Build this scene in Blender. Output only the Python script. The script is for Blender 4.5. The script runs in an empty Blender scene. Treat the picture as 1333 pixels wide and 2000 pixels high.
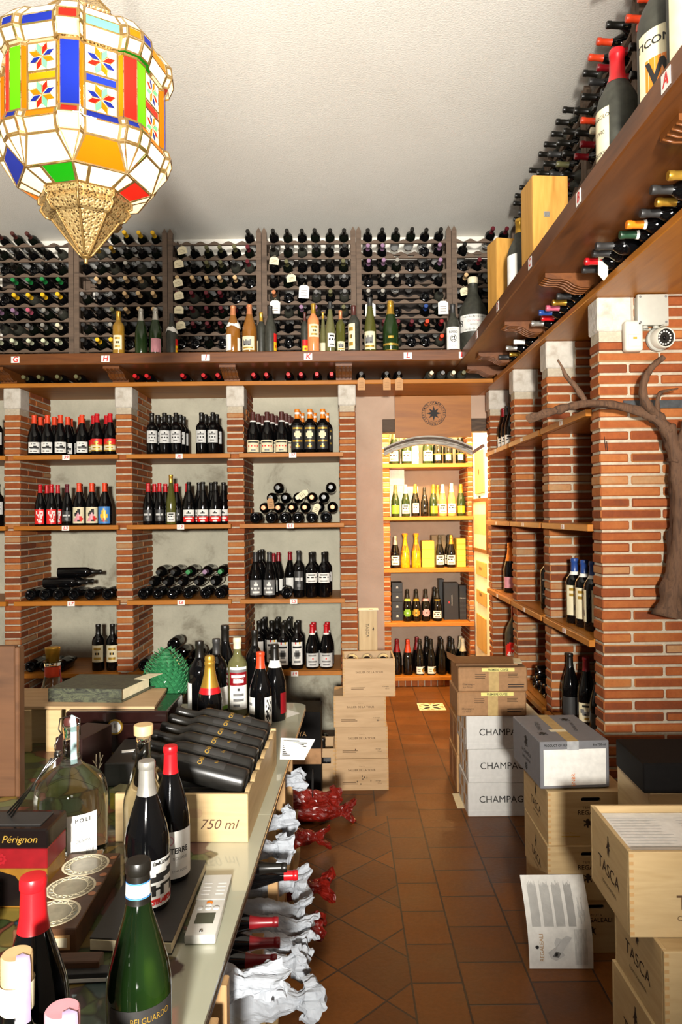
import bpy, bmesh, math, random
from math import radians as R, sin, cos, pi
from mathutils import Vector, Matrix, Quaternion, noise

random.seed(7)
S = bpy.context.scene
COL = S.collection

# ------------------------------------------------------------------ camera
F_PX, CAM_Z, PITCH, ROLL = 1400.0, 1.65, 0.015, 0.0105
PCX, PCY = 670.0, 985.0
CF = Vector((0, cos(PITCH), sin(PITCH)))
_r0, _u0 = Vector((1, 0, 0)), Vector((0, -sin(PITCH), cos(PITCH)))
CR = _r0 * cos(ROLL) + _u0 * (-sin(ROLL))
CU = _u0 * cos(ROLL) + _r0 * sin(ROLL)
CP = Vector((0, 0, CAM_Z))
cam = bpy.data.objects.new('camera', bpy.data.cameras.new('camera'))
COL.objects.link(cam)
cam.matrix_world = Matrix(((CR.x, CU.x, -CF.x, CP.x), (CR.y, CU.y, -CF.y, CP.y), (CR.z, CU.z, -CF.z, CP.z), (0, 0, 0, 1)))
cam.data.sensor_fit = 'VERTICAL'
cam.data.sensor_height = 36.0
cam.data.lens = 36.0 * F_PX / 2000.0
cam.data.shift_x = -(PCX - 666.5) / 2000.0
cam.data.shift_y = (PCY - 1000.0) / 2000.0
cam.data.clip_start = 0.05
S.camera = cam

def ray(x, y):
    return CF + CR * ((x - PCX) / F_PX) + CU * ((PCY - y) / F_PX)
def aty(x, y, Y):
    d = ray(x, y); return CP + d * (Y / d.y)
def atz(x, y, z):
    d = ray(x, y); return CP + d * ((z - CAM_Z) / d.z)
def atx(x, y, X):
    d = ray(x, y); return CP + d * (X / d.x)

# ------------------------------------------------------------------ light
S.view_settings.view_transform = 'Standard'
S.view_settings.look = 'None'
S.view_settings.gamma = 1.0
S.view_settings.use_curve_mapping = False
S.view_settings.exposure = 0.0
w = bpy.data.worlds.new('world'); S.world = w; w.use_nodes = True
w.node_tree.nodes['Background'].inputs[0].default_value = (1.0, 0.95, 0.87, 1)
w.node_tree.nodes['Background'].inputs[1].default_value = 0.10

def lamp(name, kind, loc, energy, color=(1, 1, 1), size=0.3, target=None, size_y=None):
    l = bpy.data.lights.new(name, kind); l.energy = energy; l.color = color
    if kind == 'AREA':
        l.size = size
        if size_y: l.shape = 'RECTANGLE'; l.size_y = size_y
    else:
        l.shadow_soft_size = size
    o = bpy.data.objects.new(name, l); COL.objects.link(o); o.location = loc
    if target is not None:
        o.rotation_euler = (Vector(target) - Vector(loc)).to_track_quat('-Z', 'Y').to_euler()
    return o
o = lamp('flash_light', 'SPOT', (0.0, -2.0, 1.95), 2600, (1.0, 0.955, 0.88), 0.14, (-0.85, 5.0, 2.25))
o.data.spot_size = R(66); o.data.spot_blend = 0.9
lamp('near_fill_light', 'AREA', (0.7, -1.6, 2.3), 8, (1.0, 0.955, 0.88), 0.5, (0.0, 2.2, 0.9))  # added fill behind the camera, brightens the table and near crates
o = lamp('ceiling_bounce_light', 'SPOT', (0.1, -1.5, 1.3), 1150, (1.0, 0.965, 0.91), 0.9, (0.2, 1.5, 3.7))
o.data.spot_size = R(66); o.data.spot_blend = 0.45
lamp('passage_spotlight', 'AREA', (0.80, 6.15, 2.80), 62, (1.0, 0.78, 0.45), 0.5, (0.84, 7.0, 1.75), 0.2)
lamp('passage_lamp', 'POINT', (1.0, 5.76, 2.42), 125, (1.0, 0.68, 0.28), 0.03)

# ------------------------------------------------------------------ materials
MATS = {}
def _nt(name):
    m = bpy.data.materials.new(name); m.use_nodes = True
    nt = m.node_tree
    return m, nt, nt.nodes['Principled BSDF'], nt.nodes, nt.links
def srgb(h):
    c = [int(h[i:i + 2], 16) / 255 for i in (0, 2, 4)]
    return tuple(x / 12.92 if x <= .04045 else ((x + .055) / 1.055) ** 2.4 for x in c) + (1.0,)
def coords(nd, lk, kind='Object', scale=(1, 1, 1), rot=(0, 0, 0), loc=(0, 0, 0)):
    t = nd.new('ShaderNodeTexCoord'); mp = nd.new('ShaderNodeMapping')
    mp.inputs['Scale'].default_value = scale; mp.inputs['Rotation'].default_value = rot; mp.inputs['Location'].default_value = loc
    lk.new(t.outputs[kind], mp.inputs[0]); return mp.outputs[0]
def ntex(nd, lk, vec, scale, detail=3, rough=.5, dist=0):
    n = nd.new('ShaderNodeTexNoise'); n.inputs['Scale'].default_value = scale; n.inputs['Detail'].default_value = detail
    n.inputs['Roughness'].default_value = rough; n.inputs['Distortion'].default_value = dist
    lk.new(vec, n.inputs['Vector']); return n.outputs[0]
def ramp(nd, lk, fac, stops):
    r = nd.new('ShaderNodeValToRGB'); e = r.color_ramp.elements
    while len(e) > 1: e.remove(e[-1])
    e[0].position, e[0].color = stops[0]
    for p, c in stops[1:]:
        k = e.new(p); k.color = c
    lk.new(fac, r.inputs[0]); return r.outputs[0]
def mix(nd, lk, fac, a, b, mode='MIX'):
    m = nd.new('ShaderNodeMix'); m.data_type = 'RGBA'; m.blend_type = mode
    for s, v in ((0, fac), (6, a), (7, b)):
        if hasattr(v, 'is_linked') or hasattr(v, 'links'): lk.new(v, m.inputs[s])
        else: m.inputs[s].default_value = v
    return m.outputs[2]
def bump(nd, lk, h, p, strength=.3, dist=.01):
    b = nd.new('ShaderNodeBump'); b.inputs['Strength'].default_value = strength; b.inputs['Distance'].default_value = dist
    lk.new(h, b.inputs['Height']); lk.new(b.outputs[0], p.inputs['Normal'])

def plain(name, hexc, rough=.5, metal=0, spec=.5, coat=0, var=.12, trans=0, ior=1.45, alpha=1):
    if name in MATS: return MATS[name]
    m, nt, p, nd, lk = _nt(name)
    c = srgb(hexc)
    p.inputs['Roughness'].default_value = rough; p.inputs['Metallic'].default_value = metal
    p.inputs['Specular IOR Level'].default_value = spec; p.inputs['Coat Weight'].default_value = coat
    p.inputs['Transmission Weight'].default_value = trans; p.inputs['IOR'].default_value = ior
    p.inputs['Alpha'].default_value = alpha
    if var and not trans:
        f = ntex(nd, lk, coords(nd, lk), 40, 3)
        lk.new(ramp(nd, lk, f, [(.3, tuple(x * (1 - var) for x in c[:3]) + (1,)), (.7, tuple(min(1, x * (1 + var)) for x in c[:3]) + (1,))]), p.inputs['Base Color'])
    else:
        p.inputs['Base Color'].default_value = c
    MATS[name] = m; return m
def wood(name, c1, c2, c3=None, axis='X', scale=1.0, rough=.45, spec=.4):
    if name in MATS: return MATS[name]
    m, nt, p, nd, lk = _nt(name)
    sc = {'X': (.12, 1, 1), 'Y': (1, .12, 1), 'Z': (1, 1, .12)}[axis]
    v = coords(nd, lk, scale=tuple(s * scale for s in sc))
    oi = nd.new('ShaderNodeObjectInfo'); ad = nd.new('ShaderNodeVectorMath'); ad.operation = 'ADD'
    mu = nd.new('ShaderNodeMath'); mu.operation = 'MULTIPLY'; mu.inputs[1].default_value = 7.0
    lk.new(oi.outputs['Random'], mu.inputs[0]); lk.new(v, ad.inputs[0]); lk.new(mu.outputs[0], ad.inputs[1]); v = ad.outputs[0]
    a = ntex(nd, lk, v, 14, 4, .6, .8); b = ntex(nd, lk, v, 70, 2)
    col = ramp(nd, lk, a, [(.25, srgb(c1)), (.5, srgb(c2)), (.78, srgb(c3 or c1))])
    col = mix(nd, lk, b, col, (0.8, 0.78, 0.75, 1), 'MULTIPLY')
    mm = nd.new('ShaderNodeMix'); 
    lk.new(col, p.inputs['Base Color'])
    p.inputs['Roughness'].default_value = rough; p.inputs['Specular IOR Level'].default_value = spec
    bump(nd, lk, b, p, .12, .002)
    MATS[name] = m; return m
def plaster(name, stops, scale=3, rough=.9, bs=.25, fine=90):
    m, nt, p, nd, lk = _nt(name)
    v = coords(nd, lk)
    a = ntex(nd, lk, v, scale, 6, .62, .4); f = ntex(nd, lk, v, fine, 4)
    col = ramp(nd, lk, a, [(q, srgb(h)) for q, h in stops])
    lk.new(col, p.inputs['Base Color']); p.inputs['Roughness'].default_value = rough
    p.inputs['Specular IOR Level'].default_value = .2
    ad = nd.new('ShaderNodeMath'); lk.new(a, ad.inputs[0]); lk.new(f, ad.inputs[1])
    bump(nd, lk, ad.outputs[0], p, bs, .006)
    MATS[name] = m; return m
def attr_mat(name, stops, rough=.85, nscale=60, bs=.35):
    """colour by the mesh's own per-piece attribute, mottled with noise"""
    m, nt, p, nd, lk = _nt(name)
    at = nd.new('ShaderNodeAttribute'); at.attribute_name = 'tint'
    v = coords(nd, lk); n = ntex(nd, lk, v, nscale, 4, .65); n2 = ntex(nd, lk, v, 14, 3)
    s = nd.new('ShaderNodeMath'); s.operation = 'MULTIPLY_ADD'; s.inputs[1].default_value = .34; lk.new(n2, s.inputs[0]); lk.new(at.outputs['Fac'], s.inputs[2])
    col = ramp(nd, lk, s.outputs[0], [(q, srgb(h)) for q, h in stops])
    col = mix(nd, lk, .35, col, ramp(nd, lk, n, [(.3, (.45, .42, .4, 1)), (.7, (1, 1, 1, 1))]), 'MULTIPLY')
    lk.new(col, p.inputs['Base Color']); p.inputs['Roughness'].default_value = rough; p.inputs['Specular IOR Level'].default_value = .2
    bump(nd, lk, n, p, bs, .004)
    MATS[name] = m; return m

# bottle glass
plain('dark_glass', '0b0f0a', .07, spec=.55, var=0)
plain('black_glass', '070708', .06, spec=.55, var=0)
plain('green_glass', '1d2f14', .07, spec=.6, var=0)
plain('dusty_glass', '35352e', .45, spec=.3, var=.3)
plain('amber_wine_glass', '80511c', .08, spec=.6, var=.1)
plain('gold_wine_glass', '8f6a22', .08, spec=.6, var=.1)
plain('rose_glass', 'd18250', .08, spec=.6, var=.1)
plain('olive_glass', '4a4a1e', .1, spec=.6, var=.1)
plain('pale_wine_glass', '5f5d3a', .08, spec=.6, var=.1)
plain('clear_glass', 'f4f7f4', .02, trans=1, ior=1.33, var=0)
plain('thin_clear_glass', 'eef4f0', .02, trans=1, ior=1.45, var=0)
def green_tr():
    m, nt, p, nd, lk = _nt('bright_green_glass')
    p.inputs['Base Color'].default_value = srgb('2c4a0e'); p.inputs['Roughness'].default_value = .06
    p.inputs['Specular IOR Level'].default_value = .6
    lw = nd.new('ShaderNodeTexCoord'); n = ntex(nd, lk, coords(nd, lk, scale=(1, 1, .15)), 18, 2)
    lk.new(ramp(nd, lk, n, [(.35, srgb('060f05')), (.6, srgb('11220a')), (.75, srgb('263c0e'))]), p.inputs['Base Color'])
    MATS['bright_green_glass'] = m
green_tr()
for nme, hx, ro, me in (('black', '15130f', .35, 0), ('charcoal', '2c2b2a', .45, 0), ('red', 'b3151c', .3, 0), ('orange_red', 'd2401e', .38, 0),
                        ('maroon', '5a1620', .35, 0), ('brown_maroon', '4a2520', .4, 0), ('orange', 'd9761a', .35, 0), ('gold', 'c79b3c', .28, .7),
                        ('yellow', 'e5b320', .4, 0), ('green', '1f7a3c', .4, 0), ('dark_green', '23402c', .4, 0), ('silver', 'b9b6ad', .3, .7),
                        ('cream', 'd9ceae', .5, 0), ('beige', 'c2a274', .55, 0), ('pale_green', 'c9cfae', .5, 0), ('purple', '8b6a86', .45, 0),
                        ('blue', '24417f', .35, 0), ('pink', 'b5556a', .4, 0), ('white', 'dedbd3', .5, 0), ('dark_red', '7d1119', .35, 0),
                        ('copper', 'b9774e', .4, .3), ('olive', '5c5a3a', .45, 0), ('grey', '6b6a68', .5, 0), ('tan', 'b08a58', .7, 0),
                        ('rose_pink', 'c98a92', .45, 0), ('paper_cream', 'd3c8a6', .7, 0), ('paper', 'd9d7d0', .7, 0), ('light_grey', 'bdbcb8', .6, 0),
                        ('ink', '1c1a18', .7, 0), ('ink_brown', '4a2f1c', .7, 0), ('bright_red', 'cc1f1c', .45, 0), ('sky', '3c78b8', .5, 0),
                        ('leaf', '6d9a2c', .5, 0), ('label_green', 'b9c24a', .5, 0), ('ink_gold', 'b6913d', .35, .5), ('kraft', 'ad8156', .75, 0)):
    plain(nme, hx, ro, me, var=.08)

# ------------------------------------------------------------------ geometry helpers
class G:
    def __init__(s): s.bm = bmesh.new(); s.ms = []
    def mi(s, m):
        m = MATS[m] if isinstance(m, str) else m
        if m not in s.ms: s.ms.append(m)
        return s.ms.index(m)
    def face(s, pts, m):
        f = s.bm.faces.new([s.bm.verts.new(p) for p in pts]); f.material_index = s.mi(m); return f
    def box(s, x0, x1, y0, y1, z0, z1, m, bev=0, seg=1, mat=None):
        vs = [s.bm.verts.new(p) for p in ((x0, y0, z0), (x1, y0, z0), (x1, y1, z0), (x0, y1, z0), (x0, y0, z1), (x1, y0, z1), (x1, y1, z1), (x0, y1, z1))]
        fs = [s.bm.faces.new([vs[i] for i in q]) for q in ((3, 2, 1, 0), (4, 5, 6, 7), (0, 1, 5, 4), (1, 2, 6, 5), (2, 3, 7, 6), (3, 0, 4, 7))]
        k = s.mi(m)
        for f in fs: f.material_index = k
        if bev:
            es = list({e for f in fs for e in f.edges})
            r = bmesh.ops.bevel(s.bm, geom=es, offset=bev, segments=seg, affect='EDGES', profile=.5)
            for f in r['faces']: f.material_index = k
            vs = list({v for f in r['faces'] for v in f.verts} | {v for v in vs if v.is_valid})
        if mat is not None:
            bmesh.ops.transform(s.bm, matrix=mat, verts=vs)
        return vs
    def lathe(s, prof, m, seg=20, mat=None, a0=0, a1=2 * pi, cap=False):
        full = abs(a1 - a0 - 2 * pi) < 1e-6
        n = seg if full else seg + 1
        rings = []; k = s.mi(m)
        for r, z in prof:
            if r < 1e-6: rings.append([s.bm.verts.new((0, 0, z))] * n)
            else: rings.append([s.bm.verts.new((r * cos(a0 + (a1 - a0) * i / seg), r * sin(a0 + (a1 - a0) * i / seg), z)) for i in range(n)])
        for a, b in zip(rings, rings[1:]):
            for i in range(seg):
                j = (i + 1) % n
                vs = []
                for v in (a[i], a[j], b[j], b[i]):
                    if v not in vs: vs.append(v)
                if len(vs) > 2:
                    try: f = s.bm.faces.new(vs); f.material_index = k; f.smooth = True
                    except ValueError: pass
        if mat is not None:
            bmesh.ops.transform(s.bm, matrix=mat, verts=list({v for r in rings for v in r}))
        return rings
    def tube(s, pts, rad, m, seg=8, caps=True):
        pts = [Vector(p) for p in pts]; k = s.mi(m); rings = []
        up = Vector((0, 0, 1)); prev = None
        for i, p in enumerate(pts):
            t = (pts[min(i + 1, len(pts) - 1)] - pts[max(i - 1, 0)]).normalized()
            if prev is None:
                a = t.cross(up) if abs(t.z) < .95 else t.cross(Vector((1, 0, 0)))
            else: a = prev - t * prev.dot(t)
            a.normalize(); prev = a; b = t.cross(a)
            r = rad[i] if isinstance(rad, (list, tuple)) else rad
            rings.append([s.bm.verts.new(p + a * (r * cos(2 * pi * j / seg)) + b * (r * sin(2 * pi * j / seg))) for j in range(seg)])
        for a, b in zip(rings, rings[1:]):
            for j in range(seg):
                f = s.bm.faces.new((a[j], a[(j + 1) % seg], b[(j + 1) % seg], b[j])); f.material_index = k; f.smooth = True
        if caps:
            for r in (rings[0], rings[-1]):
                f = s.bm.faces.new(r); f.material_index = k
        return rings
    def prism(s, poly, d, m, mat=None):
        """poly in XY, extruded by d along +Z"""
        k = s.mi(m); a = [s.bm.verts.new((x, y, 0)) for x, y in poly]; b = [s.bm.verts.new((x, y, d)) for x, y in poly]
        n = len(poly); fs = [s.bm.faces.new(b), s.bm.faces.new(a[::-1])] + [s.bm.faces.new((a[i], a[(i + 1) % n], b[(i + 1) % n], b[i])) for i in range(n)]
        for f in fs: f.material_index = k
        if mat is not None: bmesh.ops.transform(s.bm, matrix=mat, verts=a + b)
        return a + b
    def mesh(s, name, smooth=None):
        bmesh.ops.recalc_face_normals(s.bm, faces=s.bm.faces)
        me = bpy.data.meshes.new(name); s.bm.to_mesh(me); s.bm.free()
        for m in s.ms: me.materials.append(m)
        if smooth:
            for p in me.polygons: p.use_smooth = True
            me.set_sharp_from_angle(angle=R(smooth))
        return me
    def done(s, name, parent=None, loc=(0, 0, 0), rot=(0, 0, 0), smooth=None):
        return link(name, s.mesh(name, smooth), parent, loc, rot)
def link(name, me, parent=None, loc=(0, 0, 0), rot=(0, 0, 0)):
    o = bpy.data.objects.new(name, me); COL.objects.link(o)
    o.parent = parent; o.location = loc; o.rotation_euler = rot
    return o
def tag(o, label, cat, group=None, kind=None):
    o['label'] = label; o['category'] = cat
    if group: o['group'] = group
    if kind: o['kind'] = kind
    return o
def thing(name, label, cat, loc=(0, 0, 0), rz=0, group=None):
    o = bpy.data.objects.new(name, None); COL.objects.link(o); o.empty_display_size = .05
    o.location = loc; o.rotation_euler = (0, 0, rz)
    return tag(o, label, cat, group)
def struct(o):
    o['kind'] = 'structure'; return o
ORD = 'first second third fourth fifth sixth seventh eighth ninth tenth eleventh twelfth thirteenth fourteenth fifteenth'.split()

# text turned into a thin mesh: lettering printed on something
TXT = {}
def text_mesh(t, size, shear=0, bold=0, spacing=1.0):
    k = (t, size, shear, bold, spacing)
    if k not in TXT:
        cu = bpy.data.curves.new('lettering', 'FONT'); cu.body = t; cu.size = size; cu.shear = shear; cu.offset = bold
        cu.space_character = spacing; cu.align_x = 'CENTER'; cu.align_y = 'CENTER'; cu.resolution_u = 3
        o = bpy.data.objects.new('lettering', cu); me = bpy.data.meshes.new_from_object(o)
        bpy.data.objects.remove(o); TXT[k] = me
    return TXT[k]
FACE = {'-Y': (R(90), 0, 0), '-X': (R(90), 0, R(-90)), '+Z': (0, 0, 0), '+X': (R(90), 0, R(90))}
def txt(parent, t, size, m, loc, face='-Y', roll=0, shear=0, bold=0, sx=1.0, spacing=1.0, name='lettering'):
    me = text_mesh(t, size, shear, bold, spacing).copy(); me.materials.clear(); me.materials.append(MATS[m] if isinstance(m, str) else m)
    o = link(name, me, parent, loc)
    q = Matrix.Rotation(0, 4, 'X')
    e = FACE[face]
    M = (Matrix.Rotation(e[2], 4, 'Z') @ Matrix.Rotation(e[0], 4, 'X') @ Matrix.Rotation(roll, 4, 'Z'))
    o.rotation_euler = M.to_euler(); o.scale = (sx, 1, 1)
    return o
def txt_wrap(parent, t, size, m, r, z, ang=0, shear=0, bold=0, sx=1.0, spacing=1.0):
    """lettering bent round a vertical cylinder; ang 0 faces -Y"""
    me = text_mesh(t, size, shear, bold, spacing).copy(); me.materials.clear(); me.materials.append(MATS[m])
    for v in me.vertices:
        a = R(-90 + ang) + v.co.x * sx / r
        v.co = Vector((r * cos(a), r * sin(a), z + v.co.y))
    return link('lettering', me, parent)
def emblem(parent, kind, s, m, loc, face='-Y'):
    g = G()
    if kind == 'lion':
        P = [(-.1, -.5), (.12, -.5), (.05, -.3), (.2, -.2), (.35, -.45), (.45, -.4), (.3, -.1), (.28, .1), (.45, .2), (.42, .3), (.2, .25), (.15, .45), (0, .5), (-.2, .42), (-.22, .25), (-.45, .35), (-.5, .25), (-.25, .1), (-.2, -.1), (-.4, -.05), (-.45, -.3), (-.3, -.4), (-.25, -.2), (-.12, -.3)]
        g.face([(x * s, y * s, 0) for x, y in P], m)
    elif kind == 'rider':
        P = [(-.05, .5), (.05, .48), (.06, .3), (.2, .1), (.1, .05), (.25, -.15), (.12, -.12), (.1, -.5), (.0, -.2), (-.12, -.5), (-.1, -.1), (-.28, -.2), (-.1, .1), (-.05, .3)]
        g.face([(x * s, y * s, 0) for x, y in P], m)
    elif kind == 'crest':
        for k in range(16):
            a = k * pi / 8; b = a + pi / 8; r1 = s * (.5 if k % 2 else .42)
            g.face([(.25 * s * cos(a), .25 * s * sin(a), 0), (r1 * cos(a), r1 * sin(a), 0), (r1 * cos(b), r1 * sin(b), 0), (.25 * s * cos(b), .25 * s * sin(b), 0)], m)
        g.face([(-.12 * s, .12 * s, 0), (-.12 * s, -.05 * s, 0), (0, -.16 * s, 0), (.12 * s, -.05 * s, 0), (.12 * s, .12 * s, 0)], m)
    e = FACE[face]
    return g.done('emblem', parent, loc, (Matrix.Rotation(e[2], 4, 'Z') @ Matrix.Rotation(e[0], 4, 'X')).to_euler())
def lines(parent, m, x0, x1, z0, z1, n, y=0, face='-Y', loc=(0, 0, 0), fill=.45, ragged=.2, name='small_print'):
    """rows of fine print as thin bars, local XY then turned to the face"""
    g = G(); h = (z1 - z0) / n
    for i in range(n):
        e = x1 - (x1 - x0) * random.random() * ragged
        zz = z1 - (i + .5) * h
        g.face([(x0, zz - h * fill / 2, 0), (e, zz - h * fill / 2, 0), (e, zz + h * fill / 2, 0), (x0, zz + h * fill / 2, 0)], m)
    e = FACE[face]
    return g.done(name, parent, loc, (Matrix.Rotation(e[2], 4, 'Z') @ Matrix.Rotation(e[0], 4, 'X')).to_euler())

# ------------------------------------------------------------------ bottles
BT = {  # profile (radius, height), height at which the capsule starts, label zone
    'bordeaux': ([(0, .022), (.016, .018), (.026, .004), (.030, 0), (.0372, .002), (.040, .008), (.040, .188), (.0392, .200), (.035, .213), (.026, .225), (.0185, .235), (.0155, .248), (.0150, .285), (.0166, .287), (.0166, .300), (.0150, .305), (0, .305)], .240),
    'burgundy': ([(0, .022), (.018, .018), (.030, .004), (.034, 0), (.042, .002), (.045, .009), (.045, .128), (.0438, .143), (.040, .162), (.033, .184), (.026, .206), (.0195, .226), (.0165, .243), (.0152, .276), (.0168, .278), (.0168, .288), (.0152, .292), (0, .292)], .232),
    'champagne': ([(0, .004), (.034, 0), (.043, .002), (.046, .010), (.046, .135), (.0445, .155), (.040, .176), (.0335, .198), (.0275, .220), (.022, .244), (.0185, .268), (.0178, .280), (.0195, .283), (.0195, .291), (.0172, .294), (.0185, .304), (.0160, .313), (.009, .316), (0, .316)], .228),
    'rhine': ([(0, .004), (.03, 0), (.036, .002), (.0385, .008), (.0385, .145), (.037, .165), (.033, .190), (.0275, .220), (.0215, .250), (.017, .280), (.0152, .305), (.0152, .336), (.0166, .338), (.0166, .346), (.015, .350), (0, .350)], .295),
    'magnum': ([(0, .006), (.045, 0), (.054, .003), (.058, .012), (.058, .245), (.0565, .262), (.050, .282), (.037, .300), (.025, .315), (.0195, .330), (.0185, .375), (.0205, .378), (.0205, .396), (.019, .400), (0, .400)], .325),
    'squat': ([(0, .006), (.045, 0), (.056, .003), (.060, .012), (.060, .185), (.058, .208), (.051, .235), (.038, .262), (.026, .285), (.021, .305), (.0195, .352), (.0215, .355), (.0215, .372), (.0195, .376), (0, .376)], .305),
}
def prof_between(pr, z0, z1, d):
    out = []
    def at(z):
        for (r0, a), (r1, b) in zip(pr[2:], pr[3:]):
            if a <= z <= b and b > a: return r0 + (r1 - r0) * (z - a) / (b - a)
        return pr[-2][0]
    out.append((at(z0) + d, z0))
    out += [(r + d, z) for r, z in pr[2:-1] if z0 < z < z1]
    if z1 < pr[-1][1] - 1e-6: out.append((at(z1) + d, z1))
    else: out.append((0, pr[-1][1] + d))
    return out
BM = {}
def cached(key, fn):
    if key not in BM: BM[key] = fn()
    return BM[key]
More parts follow.
